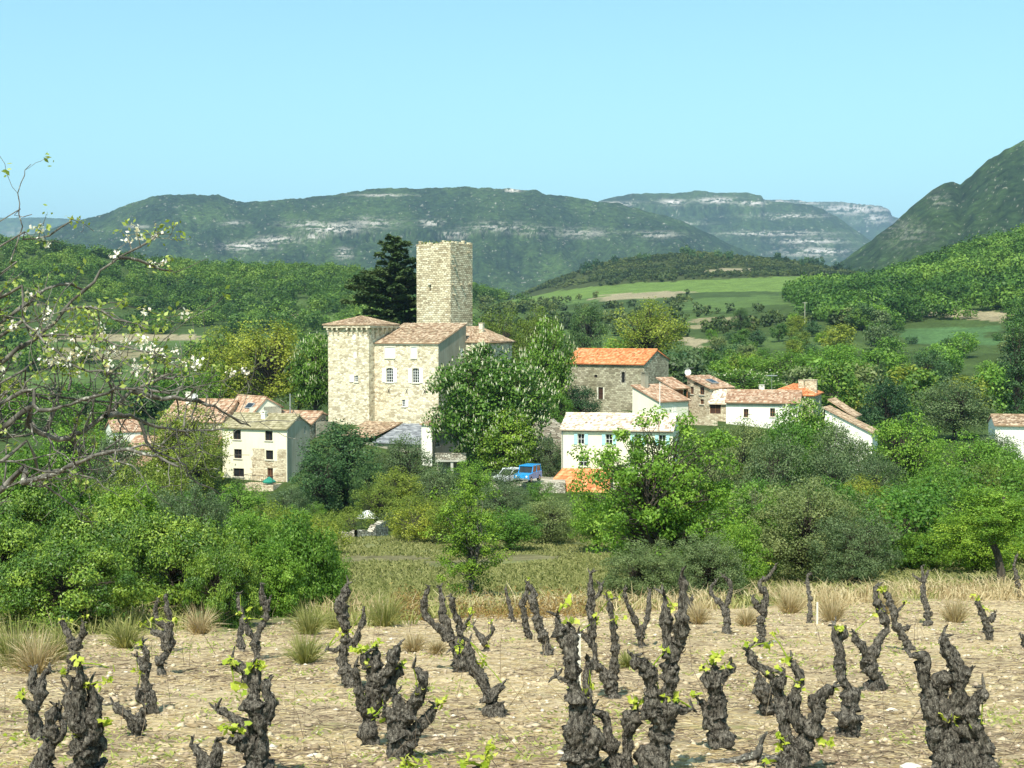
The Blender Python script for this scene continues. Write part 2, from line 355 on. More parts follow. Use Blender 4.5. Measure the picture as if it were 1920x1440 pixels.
def terr(x, Y, detail=True):
    x = np.asarray(x, float); Y = np.asarray(Y, float); Yc = np.clip(Y, 30, 29999)
    px = np.clip(960+F*x/Yc, -1590, 3580)
    ly = np.log(Yc); k = np.clip(np.searchsorted(_LY, ly, side='right')-1, 0, len(_Y)-2)
    f = (ly-_LY[k])/(_LY[k+1]-_LY[k]); fi = (px+1600)/10; i = fi.astype(int); g = fi-i
    a = _T[k, i]*(1-g)+_T[k, i+1]*g; b = _T[k+1, i]*(1-g)+_T[k+1, i+1]*g
    z = (a*(1-f)+b*f)*Yc
    z = np.where(Y < 30, plane_z(Y), z)
    if detail:
        amp = np.clip((Y-200)/300, 0, 1)*5*np.clip((1700-Y)/300, 0, 1)
        z = z+amp*(fbm(x/70, Y/70, 3, 5)-0.5)
        z = z+0.5*(fbm(x/9, Y/9, 3, 9)-0.5)*np.clip((Y-32)/20, 0, 1)
        near = np.clip((48-Y)/8, 0, 1)
        z = z+near*(0.10*(fbm(x/1.6, Y/1.6, 3, 3)-0.5)+0.06*(fbm(x/0.22, Y/0.20, 3, 4)-0.5))
    return z
def tzf(x, Y): return float(terr(np.array([x]), np.array([Y]))[0])

def in_poly(px, py, poly):
    c = np.zeros(px.shape, bool); n = len(poly); j = n-1
    for i in range(n):
        xi, yi = poly[i]; xj, yj = poly[j]
        c ^= ((yi > py) != (yj > py)) & (px < (xj-xi)*(py-yi)/(yj-yi+1e-9)+xi); j = i
    return c
GROUND_COLS = dict(
 soil=(0.66, 0.53, 0.345), meadow=(0.165, 0.175, 0.07), floor=(0.055, 0.085, 0.025), field=(0.13, 0.195, 0.045), brown=(0.23, 0.20, 0.11),
 teal=(0.075, 0.14, 0.05), tan=(0.29, 0.245, 0.15), grass=(0.09, 0.14, 0.04), scrub=(0.06, 0.075, 0.025))
FIELDS = [  # colour, y range, polygon in photo coordinates laid down on the terrain there
 ('field', (720, 1120), [(930, 572), (1000, 548), (1180, 532), (1330, 524), (1500, 517), (1640, 520), (1600, 542), (1480, 546), (1300, 548), (1180, 548), (1050, 566), (900, 580)]),
 ('tan', (600, 900), [(1118, 556), (1180, 548), (1285, 546), (1280, 557), (1180, 562), (1130, 566)]),
 ('grass', (560, 800), [(1290, 562), (1440, 553), (1500, 570), (1400, 585), (1290, 585)]),
 ('brown', (430, 760), [(1290, 598), (1420, 592), (1400, 612), (1290, 618)]),
 ('tan', (250, 520), [(1255, 630), (1330, 638), (1325, 655), (1290, 650)]),
 ('teal', (380, 560), [(1700, 618), (1870, 610), (1866, 650), (1790, 665), (1715, 645)]),
 ('tan', (430, 640), [(1600, 600), (1700, 580), (1800, 580), (1910, 590), (1905, 605), (1790, 592), (1690, 592), (1600, 606)]),
 ('tan', (950, 1200), [(1310, 508), (1380, 501), (1430, 505), (1400, 511), (1320, 513)]),
 ('tan', (430, 900), [(120, 630), (250, 625), (380, 630), (370, 638), (250, 640), (130, 641)]),
 ('grass', (300, 620), [(-400, 690), (0, 698), (140, 705), (160, 735), (0, 755), (-400, 760)]),
 ('brown', (300, 620), [(60, 652), (200, 654), (300, 662), (200, 676), (60, 674)]),
 ('grass', (500, 700), [(520, 592), (640, 590), (660, 606), (540, 612)]),
 ('tan', (560, 780), [(530, 588), (610, 590), (600, 596), (540, 596)]),
 ('tan', (700, 1000), [(1555, 533), (1605, 530), (1612, 540), (1570, 542)]),
 ('tan', (230, 380), [(1000, 700), (1100, 690), (1110, 715), (1010, 720)]),
]
def field_mask(x, Y, z):
    px, py = topx(x, Y, z); m = np.full(x.shape, -1)
    for i, (c, yr, poly) in enumerate(FIELDS):
        m[(Y > yr[0]) & (Y < yr[1]) & in_poly(px, py, poly)] = i
    return m

nu = 760; u = np.linspace(-1.25, 1.25, nu)
yr = [-16.0]
while yr[-1] < 31: yr.append(yr[-1]+(0.085 if yr[-1] > 6 else 0.4))
while yr[-1] < 1700: yr.append(yr[-1]*1.0075)
while yr[-1] < 28000: yr.append(yr[-1]*1.06)
yr = np.array(yr); YY, UU = np.meshgrid(yr, u, indexing='ij'); XX = UU*(np.maximum(YY, 0)*0.62+24)
ZZ = terr(XX, YY)
flat = lambda a: a.reshape(-1)
X_, Y_, Z_ = flat(XX), flat(YY), flat(ZZ)
col = np.zeros((len(X_), 3)); GC = {k: np.array(v) for k, v in GROUND_COLS.items()}
pxx, pyy = topx(X_, Y_, Z_)
edge = np.interp(np.clip(pxx, -1000, 3000), [0, 420, 640, 900, 1300, 1920], [27, 27, 31, 33, 38, 44])+9*(fbm(X_/3.0, Y_/3.0, 3, 21)-0.55)
wv = np.clip((edge-Y_)/2.5, 0, 1)[:, None]
mead = np.clip((105-Y_)/10, 0, 1)[:, None]
n1 = fbm(X_/6, Y_/12, 4, 31)[:, None]
base = GC['floor']*(0.8+0.5*n1)+0*col
g2 = np.clip((fbm(X_/60, Y_/60, 3, 77)-0.55)*8, 0, 1)[:, None]*np.clip((Y_-200)/100, 0, 1)[:, None]
base = base*(1-g2)+GC['grass']*g2
mc = GC['meadow']*(0.75+0.6*n1); mc2 = np.array([0.22, 0.165, 0.11]); q = np.clip((fbm(X_/14, Y_/5, 3, 41)-0.52)*7, 0, 1)[:, None]*0.45
mc = mc*(1-q)+mc2*q
c_ = base*(1-mead)+mc*mead; c_ = c_*(1-wv)+GC['soil']*wv
kn = ((Y_ > 960) & (Y_ < 1500))
c_[kn] = GC['scrub']
_w = 1+np.clip((Y_-200)/300, 0, 2); fm = field_mask(X_+_w*9*(fbm(X_/9, Y_/9, 3, 13)-.5), Y_+_w*22*(fbm(X_/14, Y_/14, 3, 3)-0.5), Z_)
for i, (cn, _, _) in enumerate(FIELDS):
    c_[fm == i] = GC[cn]*(0.85+0.3*n1[fm == i])
ii = np.arange(len(yr)*nu).reshape(len(yr), nu)
faces = np.stack([ii[:-1, :-1], ii[:-1, 1:], ii[1:, 1:], ii[1:, :-1]], -1).reshape(-1, 4)
n = NT('ground_soil', 0.95, 0.05)
gc = n.attr('gcol', 'Color'); soil = n.attr('soil'); pz = n.pos()
a = n.noise(pz, 1.2, 6, 0.7); b = n.noise(n.pos((1, 3.2, 1)), 9, 6, 0.75, 0.5); c3 = n.noise(pz, 0.12, 5, 0.6)
cc = n.mix(1.0, gc, n.ramp(c3, [(0.3, G3(0.8)), (0.7, G3(1.2))]), 'MULTIPLY')
cc = n.mix(1.0, cc, n.ramp(a, [(0.3, G3(0.72)), (0.7, G3(1.22))]), 'MULTIPLY')
sc = n.ramp(b, [(0.34, (0.30, 0.24, 0.19)), (0.46, (0.72, 0.66, 0.58)), (0.55, (1.0, 0.98, 0.95)), (0.68, (1.45, 1.4, 1.3))])
cs = n.mix(1.0, cc, sc, 'MULTIPLY')
st = n.noise(n.pos((1, 2.5, 1)), 2.2, 5, 0.7)
cs = n.mix(n.ramp(st, [(0.5, G3(0)), (0.62, G3(0.5))]), cs, n.mix(1.0, (0.22, 0.17, 0.12), sc, 'MULTIPLY'))
gr = n.noise(n.pos((1, 1.5, 1)), 0.9, 6, 0.75)
cs = n.mix(n.ramp(gr, [(0.56, G3(0)), (0.66, G3(0.45))]), cs, (0.27, 0.30, 0.08))
cv = n.mix(1.0, cc, n.ramp(n.noise(pz, 0.8, 6, 0.75), [(0.3, G3(0.55)), (0.7, G3(1.35))]), 'MULTIPLY')
n.col(n.mix(soil, cv, cs)); n.bump(n.math('ADD', b, a), 0.9, 0.05)
ground = obj('ground', fmesh('ground', np.c_[X_, Y_, Z_], faces, None, {'gcol': c_, 'soil': wv[:, 0]}, True), n.m, kind='structure')
LOWZ = float(Z_.min())

# ------------------------------------------------------------------ mountains
def mountain(ridge, Yr, Yf, fpy, seed, amp, gains, rocks, name='mountain', nx=900, ny=260, pxr=None, cols=((0.026, 0.048, 0.018), (0.075, 0.12, 0.03)), treeamp=6, band=None, back=0.35):
    rx = [p[0] for p in ridge]; ry = [p[1] for p in ridge]
    p0, p1 = pxr or (rx[0], rx[-1])
    px = np.linspace(p0, p1, nx); v = np.linspace(0, 1+back, ny)
    V, PX = np.meshgrid(v, px, indexing='ij')
    tr = np.interp(PX, rx, [tz(q) for q in ry]); Yl = Yf+(Yr-Yf)*V
    zr = tr*Yr; zf = tz(fpy)*Yf
    spur = fbm(PX/90, V*1.2, 4, seed)            # ridges running down the slope
    prof = np.where(V <= 1, V**(0.75+0.9*spur), 1-(V-1)**1.2*1.8)
    z = zf+(zr-zf)*prof
    env = np.clip(V*(1-V)*4, 0, 1)*(V < 1)
    z = z+env*amp*(spur-0.5)*2.0+env*amp*0.5*(fbm(PX/25, V*7, 4, seed+3)-0.5)
    X = (PX-960)/F*Yl
    # cliff terraces
    if band:
        for (zc, wd, st, xa, xb) in band:
            m = np.clip((PX-xa)/30, 0, 1)*np.clip((xb-PX)/30, 0, 1); zz = (z-zc+25*(fbm(PX/30, V*2, 3, seed+9)-0.5))/wd
            z = z+m*st*np.clip(1-np.abs(zz), 0, 1)*np.tanh(zz*4)*0.6
    det = fbm(X/35, Yl/35, 3, seed+5)-0.5
    z = z+det*treeamp*2+treeamp*(vn2(X/9, Yl/9, seed+7)-0.5)
    pxs, pys = topx(X, Yl, z)
    rock = np.zeros(PX.shape)
    rn = fbm(pxs/6+seed, pys/2.0, 4, seed+11, 0.7)
    strat = fbm(pxs/45, pys/2.2, 3, seed+12)
    for (cx, cy, wx, wy, st) in rocks:
        g = np.exp(-(((pxs-cx)/wx)**2+((pys-cy)/wy)**2)); rock = np.maximum(rock, g*st*np.clip((rn*0.6+strat*0.4-0.47)*14, 0, 1))
    rock = np.maximum(rock, 0.8*np.clip((rn-0.72)*12, 0, 1))
    green = fbm(PX/50, V*5, 4, seed+21); fine = fbm(X/30, Yl/30, 4, seed+22)
    k = np.clip((green-0.35)*2.2, 0, 1)*0.75+fine*0.3
    colr = np.array(cols[0])[None, None]*(1-k[..., None])+np.array(cols[1])[None, None]*k[..., None]
    colr = colr*(0.6+0.8*vn2(X/11, Yl/11, seed+2)[..., None])
    rc = np.array([0.50, 0.46, 0.39])*(0.7+0.5*fine[..., None]); colr = colr*(1-rock[..., None])+rc*rock[..., None]
    ii = np.arange(ny*nx).reshape(ny, nx)
    fa = np.stack([ii[:-1, :-1], ii[:-1, 1:], ii[1:, 1:], ii[1:, :-1]], -1).reshape(-1, 4)
    return obj(name, fmesh(name, np.c_[X.ravel(), Yl.ravel(), z.ravel()], fa, None, {'gcol': colr.reshape(-1, 3)}, False), M_mt, kind='structure')
n = NT('mountain_cover', 1.0, 0.0)
pz = n.pos(); q = n.noise(pz, 0.11, 6, 0.75)
n.col(n.mix(1.0, n.attr('gcol', 'Color'), n.ramp(q, [(0.3, G3(0.45)), (0.7, G3(1.6))]), 'MULTIPLY')); n.bump(q, 1.0, 9)
M_mt = n.m
mountain([(-900, 380), (-200, 400), (0, 407), (90, 407), (165, 411), (240, 418), (400, 440)], 9500, 7000, 560, 3, 60, 1, [(40, 440, 30, 12, 0.6)], pxr=(-900, 420), nx=260, ny=80, treeamp=5, cols=((0.04, 0.075, 0.03), (0.09, 0.16, 0.05)))
mountain([(1350, 372), (1430, 373), (1500, 375), (1510, 378), (1560, 377), (1600, 381), (1650, 386), (1665, 392), (1670, 404), (1690, 412), (1800, 430), (2100, 430)], 9000, 6800, 560, 8, 70, 1, [(1480, 380, 60, 7, 1.2), (1600, 392, 70, 10, 1.2), (1640, 410, 30, 8, 1)], nx=300, ny=110, treeamp=5)
mountain([(900, 470), (1060, 400), (1130, 374), (1185, 362), (1260, 362), (1310, 357), (1340, 361), (1400, 360), (1425, 366), (1432, 375), (1520, 384), (1560, 402), (1610, 437), (1660, 470), (1800, 520)], 6200, 4400, 575, 12, 60, 1,
         [(1160, 382, 40, 4, 1.1), (1262, 379, 22, 5, 1.7), (1345, 376, 35, 5, 1.6), (1410, 380, 25, 5, 1.5), (1480, 405, 60, 4, 1.1), (1450, 438, 90, 4, 1.3), (1520, 452, 60, 5, 1.3), (1530, 472, 60, 8, 1.4), (1290, 418, 30, 3, 1)], nx=500, ny=220, treeamp=4,
         band=[((620-385)/F*6000*0.93, 50, 45, 1120, 1440)])
mountain([(-1300, 470), (-500, 500), (-100, 480), (60, 440), (110, 425), (165, 411), (200, 402), (250, 380), (290, 367), (350, 364), (410, 366), (430, 373), (460, 380), (520, 375), (560, 373), (620, 366), (660, 359), (720, 352), (790, 354), (870, 350), (930, 353), (960, 354), (1000, 357), (1040, 366), (1100, 374), (1160, 382), (1220, 397), (1280, 415), (1330, 440), (1420, 480), (1500, 540)], 4200, 2700, 590, 31, 75, 1,
         [(620, 428, 50, 9, 1.5), (575, 420, 40, 6, 1.2), (700, 418, 45, 9, 0.9), (810, 418, 18, 6, 1.2), (850, 440, 22, 6, 1.4), (460, 462, 40, 8, 1.5), (520, 450, 40, 7, 1.3), (590, 443, 20, 8, 1.2), (645, 475, 14, 9, 1.3), (930, 425, 50, 8, 1.0), (1000, 432, 40, 8, 0.8), (960, 357, 14, 4, 1.4), (720, 366, 45, 2.5, 1.0), (1090, 437, 50, 8, 0.7), (440, 418, 25, 4, 0.8), (260, 425, 20, 3, 0.8), (1230, 440, 40, 6, 0.9)], pxr=(-1300, 1500), nx=1900, ny=380, treeamp=4,
         band=[((620-425)/F*3800*0.86, 28, 22, 520, 1050)])
mountain([(1480, 545), (1540, 515), (1590, 482), (1630, 452), (1680, 412), (1715, 380), (1745, 355), (1768, 343), (1783, 340), (1797, 347), (1815, 330), (1850, 300), (1885, 278), (1920, 260), (2050, 190), (2300, 120), (2900, 60)], 2300, 1500, 560, 51, 30, 1,
         [(1700, 440, 40, 22, 0.42), (1760, 375, 18, 12, 0.55)], nx=900, ny=260, treeamp=3.2, cols=((0.030, 0.055, 0.018), (0.07, 0.115, 0.028)))

# ------------------------------------------------------------------ foliage builders
rng = np.random.default_rng(11)
def unit(a): return a/np.maximum(np.linalg.norm(a, axis=-1, keepdims=True), 1e-9)
def leaves(c, nrm, size, tint, asp=0.6, g=rng, bend=0.0):
    """rhombic leaf per point"""
    m = len(c); a = unit(np.cross(nrm, g.normal(size=(m, 3)))); b = np.cross(nrm, a); s = np.asarray(size).reshape(-1, 1)*(0.7+0.6*g.random((m, 1)))
    v = np.stack([c-a*s*0.5, c+b*s*0.5*asp-nrm*s*bend, c+a*s*0.5, c-b*s*0.5*asp-nrm*s*bend], 1).reshape(-1, 3)
    return v, np.arange(m*4).reshape(m, 4), np.repeat(tint, 4)
def crown_pts(g, n_cl, per, rad, h0, h1, wr, shape='round', flat=0.75, hollow=0.55):
    """clump centres in a crown of half-width wr between heights h0..h1, leaves around each"""
    cl = []
    while len(cl) < n_cl:
        d = unit(g.normal(size=3)); r = (hollow+(1-hollow)*g.random())**0.8
        p = d*r
        t = (p[2]+1)/2
        k = 1.0
        if shape == 'cone': k = 1.15*(1-t)+0.12; 
        if shape == 'oval': k = 1.0
        if shape == 'up': k = 0.55+0.6*t
        if shape == 'col': k = 1.0
        w_ = wr*k*(0.82+0.36*g.random())
        cl.append((p[0]*w_, p[1]*w_, h0+(h1-h0)*t))
    cl = np.array(cl); rr = rad*(0.65+0.7*g.random(n_cl))
    tn = g.random(n_cl)
    d = unit(g.normal(size=(n_cl, per, 3))); q = (0.45+0.55*g.random((n_cl, per, 1)))
    pos = cl[:, None]+d*q*rr[:, None, None]*np.array([1, 1, flat])
    ctr = np.array([0, 0, (h0+h1)/2]); outw = unit(pos-ctr)
    nrm = unit(d*0.7+outw*0.25+np.array([0, 0, 0.45])+0.55*g.normal(size=d.shape))
    tint = np.clip(0.5+(tn[:, None]-0.5)*0.55+0.42*(g.random((n_cl, per))-0.5), 0, 1)
    return cl, rr, pos.reshape(-1, 3), nrm.reshape(-1, 3), tint.reshape(-1)
def tube(pts, rads, n=7, close=True):
    pts = np.asarray(pts, float); rads = np.asarray(rads, float); m = len(pts)
    tg = unit(np.gradient(pts, axis=0)); u_ = np.cross(tg[0], [0.3, 0.5, 0.8]); u_ /= np.linalg.norm(u_)+1e-9
    V_ = []
    ang = np.arange(n)*2*math.pi/n
    for i in range(m):
        u_ = u_-tg[i]*np.dot(u_, tg[i]); u_ /= np.linalg.norm(u_)+1e-9; w_ = np.cross(tg[i], u_)
        V_.append(pts[i]+rads[i]*(np.cos(ang)[:, None]*u_+np.sin(ang)[:, None]*w_))
    V_ = np.concatenate(V_); i = np.arange(m-1)[:, None]*n; j = np.arange(n)[None]; k = (j+1) % n
    f = np.stack([i+j, i+k, i+n+k, i+n+j], -1).reshape(-1, 4)
    return V_, f
class FB:
    """joins vertex/face blocks of quads"""
    def __init__(s): s.v = []; s.f = []; s.t = []; s.n = 0
    def add(s, v, f, t=None):
        s.v.append(v); s.f.append(f+s.n); s.n += len(v); s.t.append(np.full(len(v), 0.5) if t is None else t)
    def mesh(s, name, smooth=False): return fmesh(name, np.concatenate(s.v), np.concatenate(s.f), np.concatenate(s.t), None, smooth)
def smooth_path(p, n, g, wig):
    p = np.asarray(p, float); t = np.linspace(0, len(p)-1, n); q = np.stack([np.interp(t, np.arange(len(p)), p[:, i]) for i in range(3)], 1)
    for _ in range(2): q[1:-1] = (q[:-2]+2*q[1:-1]+q[2:])/4
    q[1:-1] += g.normal(size=q[1:-1].shape)*wig
    return q
def make_tree(kind, seed, leafmat, n_cl, per, leaf, h=10, wr=4, h0=0.25, rad=1.2, shape='round', trunk_r=0.22, stems=1, flat=0.75, candles=0, hollow=0.5, name='tree', bark='bark', limbs=1.0, asp=0.6):
    """prototype parts (meshes) for a tree of height h; placed by copying"""
    g = np.random.default_rng(seed)
    cl, rr, pos, nrm, tint = crown_pts(g, n_cl, per, rad, h*h0+rad*0.4, h-rad*0.6, wr-rad*0.5, shape, flat, hollow)
    v, f, t = leaves(pos, nrm, leaf, tint, asp, g)
    cme = fmesh(name+'_crown', v, f, t); cme.materials.append(leafmat)
    fb = FB(); top = h*(0.72 if shape != 'cone' else 0.93)
    for s_ in range(stems):
        off = g.normal(size=2)*0.5*(stems > 1)*wr*0.25; lean = g.normal(size=2)*wr*(0.05 if stems == 1 else 0.22)
        tr = smooth_path([(off[0]*0.3, off[1]*0.3, -0.8), (off[0]*0.5, off[1]*0.5, h*0.15), (off[0]+lean[0]*0.5, off[1]+lean[1]*0.5, h*0.4), (off[0]+lean[0], off[1]+lean[1], top)], 10, g, trunk_r*0.25)
        fb.add(*tube(tr, np.linspace(trunk_r*1.15, trunk_r*0.18, 10)/(stems**0.4), 8))
        for c, r_ in zip(cl, rr):
            if g.random() > limbs/stems: continue
            zz = np.clip(c[2]*0.55+g.random()*0.1*h, h*0.12, top); k = np.array([np.interp(zz, tr[:, 2], tr[:, i]) for i in range(3)])
            mid = (k*0.5+c*0.5)+np.array([0, 0, 0.06*h])*g.random(); p = smooth_path([k, mid, c], 6, g, 0.03*wr)
            fb.add(*tube(p, np.linspace(trunk_r*0.34, trunk_r*0.05, 6), 5))
    tme = fb.mesh(name+'_trunk', True); tme.materials.append(M[bark])
    fme = None
    if candles:
        dd = unit(pos-np.array([0, 0, h*0.45])); od = np.linalg.norm((pos-np.array([0, 0, h*0.55]))/np.array([wr, wr, h*0.45]), axis=1)
        w_ = np.where((nrm[:, 2] > 0.05), od**6, 0); w_ = w_/w_.sum(); ids = g.choice(len(pos), candles, False, w_)
        c = pos[ids]; fb2 = FB(); ang = np.arange(5)*2*math.pi/5
        ax = unit(np.array([0, 0, 1])+0.35*dd[ids]+0.15*g.normal(size=(candles, 3)))
        L_ = 0.32+0.2*g.random((candles, 1)); r0 = 0.075+0.035*g.random((candles, 1))
        uu = unit(np.cross(ax, g.normal(size=(candles, 3)))); ww = np.cross(ax, uu)
        rings = []
        for hh, kr in ((0, 0.6), (0.25, 1.0), (1.0, 0.15)):
            for a_ in ang: rings.append(c+ax*L_*hh+(uu*math.cos(a_)+ww*math.sin(a_))*r0*kr)
        V2 = np.stack(rings, 1).reshape(-1, 3)
        bb = np.arange(candles)[:, None, None]*15+np.array([[r*5+j, r*5+(j+1) % 5, r*5+5+(j+1) % 5, r*5+5+j] for r in range(2) for j in range(5)])[None]
        fme = fmesh(name+'_flowers', V2, bb.reshape(-1, 4), np.repeat(g.random(candles), 15)); fme.materials.append(L['candle'])
    return dict(crown=cme, trunk=tme, flowers=fme, h=h, wr=wr, name=name)
def place_tree(pr, px, Y, top_py=None, wpx=None, label='', cat='tree', group=None, h=None, wr=None, sink=0.2, name=None, x=None, rz=None):
    x = (px-960)/F*Y if x is None else x; z = tzf(x, Y)-sink
    if h is None: h = zpy(top_py, Y)-z
    if wr is None: wr = wpx/2*Y/F
    r = thing(name or pr['name'], label, cat, (x, Y, z), rnd.random()*6.28 if rz is None else rz, group)
    r.scale = (wr/pr['wr'], wr/pr['wr'], h/pr['h'])
    obj('trunk', pr['trunk'], None, r); c = obj('crown', pr['crown'], None, r)
    if pr['flowers']: obj('blossom', pr['flowers'], None, c, kind='stuff')
    return r
# ------------------------------------------------------------------ buildings
class Bld:
    """local frame: origin at the near corner; x runs along the front to the right (front spans x<0), y goes back along the right side"""
    def __init__(s, name, label, cat, cpx, Y, a, lpx, rpx, base_py, ex=3.0, group=None):
        s.Y = Y; s.a = R(a); s.cx = (cpx-960)/F*Y; s.zb = zpy(base_py, Y)
        s.root = thing(name, label, cat, (s.cx, Y, s.zb), -s.a, group)
        s.W = -s.xl(lpx); s.D = s.yl(rpx); s.ex = ex
    def xl(s, px):      # x on the front plane seen at px
        k = (px-960)/F; c, d = math.cos(s.a), math.sin(s.a)       # world = (cx + t c, Y - t d)
        return (k*s.Y-s.cx)/(c+k*d)
    def yl(s, px):
        k = (px-960)/F; c, d = math.cos(s.a), math.sin(s.a)       # world = (cx + t d, Y + t c)
        return (k*s.Y-s.cx)/(d-k*c)
    def zl(s, py, y=0.0): return zpy(py, s.Y+y*math.cos(s.a))-s.zb
    def pt(s, face, q, z, dep=0.0, off=None):
        """face front/right -> local point; dep goes inwards"""
        off = off or 0
        return (q, off+dep, z) if face == 'front' else (off-dep, q, z)
    def wallface(s, mb, face, q0, q1, z0, z1, ops, off=0, rev=0.22):
        qs = sorted({q0, q1} | {o[0] for o in ops} | {o[1] for o in ops}); zs = sorted({z0, z1} | {o[2] for o in ops} | {o[3] for o in ops})
        for a_, b_ in zip(qs[:-1], qs[1:]):
            for c_, d_ in zip(zs[:-1], zs[1:]):
                if any(o[0]-1e-6 <= a_ and b_ <= o[1]+1e-6 and o[2]-1e-6 <= c_ and d_ <= o[3]+1e-6 for o in ops): continue
                mb.poly([s.pt(face, a_, c_, 0, off), s.pt(face, b_, c_, 0, off), s.pt(face, b_, d_, 0, off), s.pt(face, a_, d_, 0, off)])
        for o in ops:
            a_, b_, c_, d_ = o[:4]; f_ = lambda q, z, e: s.pt(face, q, z, e, off)
            mb.poly([f_(a_, c_, 0), f_(a_, d_, 0), f_(a_, d_, rev), f_(a_, c_, rev)]); mb.poly([f_(b_, c_, 0), f_(b_, c_, rev), f_(b_, d_, rev), f_(b_, d_, 0)])
            mb.poly([f_(a_, c_, 0), f_(a_, c_, rev), f_(b_, c_, rev), f_(b_, c_, 0)]); mb.poly([f_(a_, d_, 0), f_(b_, d_, 0), f_(b_, d_, rev), f_(a_, d_, rev)])
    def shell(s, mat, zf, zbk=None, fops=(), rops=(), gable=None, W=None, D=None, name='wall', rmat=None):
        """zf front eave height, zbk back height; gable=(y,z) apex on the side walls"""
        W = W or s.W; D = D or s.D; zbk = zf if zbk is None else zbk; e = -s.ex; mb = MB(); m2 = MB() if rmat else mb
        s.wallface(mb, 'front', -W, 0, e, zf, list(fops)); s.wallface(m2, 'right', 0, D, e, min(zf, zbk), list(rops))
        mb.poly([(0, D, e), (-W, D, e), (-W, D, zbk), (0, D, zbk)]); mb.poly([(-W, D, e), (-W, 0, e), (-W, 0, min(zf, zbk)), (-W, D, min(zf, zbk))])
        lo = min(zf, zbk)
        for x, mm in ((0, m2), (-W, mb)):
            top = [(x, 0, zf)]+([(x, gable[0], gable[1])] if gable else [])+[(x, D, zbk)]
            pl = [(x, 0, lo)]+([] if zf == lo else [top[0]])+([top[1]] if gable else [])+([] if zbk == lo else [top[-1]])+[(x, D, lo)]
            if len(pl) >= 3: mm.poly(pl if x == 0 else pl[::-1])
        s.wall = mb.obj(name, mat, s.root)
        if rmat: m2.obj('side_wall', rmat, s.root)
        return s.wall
    def opening(s, face, p0, p1, y0, y1, off=0):
        c = s.xl if face == 'front' else s.yl
        q0, q1 = c(p0), c(p1); qq = 0 if face == 'front' else (q0+q1)/2
        return (min(q0, q1), max(q0, q1), s.zl(y1, qq), s.zl(y0, qq))
    def window(s, face, o, kind='dark', off=0, sill=True, parent=None, bars=(1, 1), door=False, arch=False, label=None, frame='shutter', sh='shutter', shw=None, pane='glass'):
        root = parent or s.root; a_, b_, c_, d_ = o[:4]; dep = 0.17; f_ = lambda q, z, e=dep: s.pt(face, q, z, e, off)
        def bx(mb, q0, q1, z0, z1, e0, e1):
            if face == 'front': mb.box(q0, q1, off+e0, off+e1, z0, z1)
            else: mb.box(off-e1, off-e0, q0, q1, z0, z1)
        if kind == 'shut':
            mb = MB(); m_ = (a_+b_)/2; bx(mb, a_+.01, m_-.015, c_+.01, d_-.01, 0.05, 0.09); bx(mb, m_+.015, b_-.01, c_+.01, d_-.01, 0.05, 0.09)
            for zz in (0.15, 0.5, 0.85): bx(mb, a_+.01, b_-.01, c_+(d_-c_)*zz-.03, c_+(d_-c_)*zz+.03, 0.035, 0.05)
            w_ = mb.obj('shutter', M[sh], root, label)
        else:
            mb = MB(); mb.poly([f_(a_, c_), f_(b_, c_), f_(b_, d_), f_(a_, d_)])
            w_ = mb.obj('door' if door else 'window', M['darkwood' if door else pane], root, label)
            fr = MB(); t = 0.045
            bx(fr, a_, a_+t, c_, d_, dep-.05, dep-.004); bx(fr, b_-t, b_, c_, d_, dep-.05, dep-.004); bx(fr, a_+t, b_-t, d_-t, d_, dep-.05, dep-.004)
            if not door: bx(fr, a_+t, b_-t, c_, c_+t, dep-.05, dep-.004)
            nv, nh = bars
            for i in range(1, nv+1): q = a_+(b_-a_)*i/(nv+1); bx(fr, q-.02, q+.02, c_+t, d_-t, dep-.045, dep-.006)
            for i in range(1, nh+1): q = c_+(d_-c_)*i/(nh+1); bx(fr, a_+t, b_-t, q-.018, q+.018, dep-.04, dep-.008)
            fr.obj('frame', M[frame], w_)
            if kind == 'open':
                ww = shw or (b_-a_)*0.52
                for sd in (0, 1):
                    q0, q1 = (a_-ww-.03, a_-.03) if sd == 0 else (b_+.03, b_+ww+.03)
                    m2 = MB(); bx(m2, q0, q1, c_, d_, -0.07, -0.03)
                    for zz in (0.15, 0.5, 0.85): bx(m2, q0+.04, q1-.04, c_+(d_-c_)*zz-.03, c_+(d_-c_)*zz+.03, -0.085, -0.07)
                    m2.obj('shutter', M[sh], w_)
        if sill and not door:
            mb = MB(); bx(mb, a_-.1, b_+.1, c_-.11, c_-.003, -0.10, 0.06); mb.obj('sill', M['sill'], w_)
        if arch:
            r = (b_-a_)/2; mb = MB(); cxq = (a_+b_)/2; n_ = 8
            for i in range(n_):      # stone spandrel pieces turning the square head into an arch
                t0, t1 = math.pi*i/n_, math.pi*(i+1)/n_; rise = arch
                p0 = (cxq-r*math.cos(t0), d_-rise+rise*math.sin(t0)); p1 = (cxq-r*math.cos(t1), d_-rise+rise*math.sin(t1))
                mb.poly([f_(p0[0], p0[1], .003), f_(p1[0], p1[1], .003), f_(p1[0], d_+.002, .003), f_(p0[0], d_+.002, .003)])
                mb.poly([f_(p0[0], p0[1], .003), f_(p0[0], p0[1], dep-.06), f_(p1[0], p1[1], dep-.06), f_(p1[0], p1[1], .003)])
            mb.obj('arch', s.wall.data.materials[0], w_)
        return w_
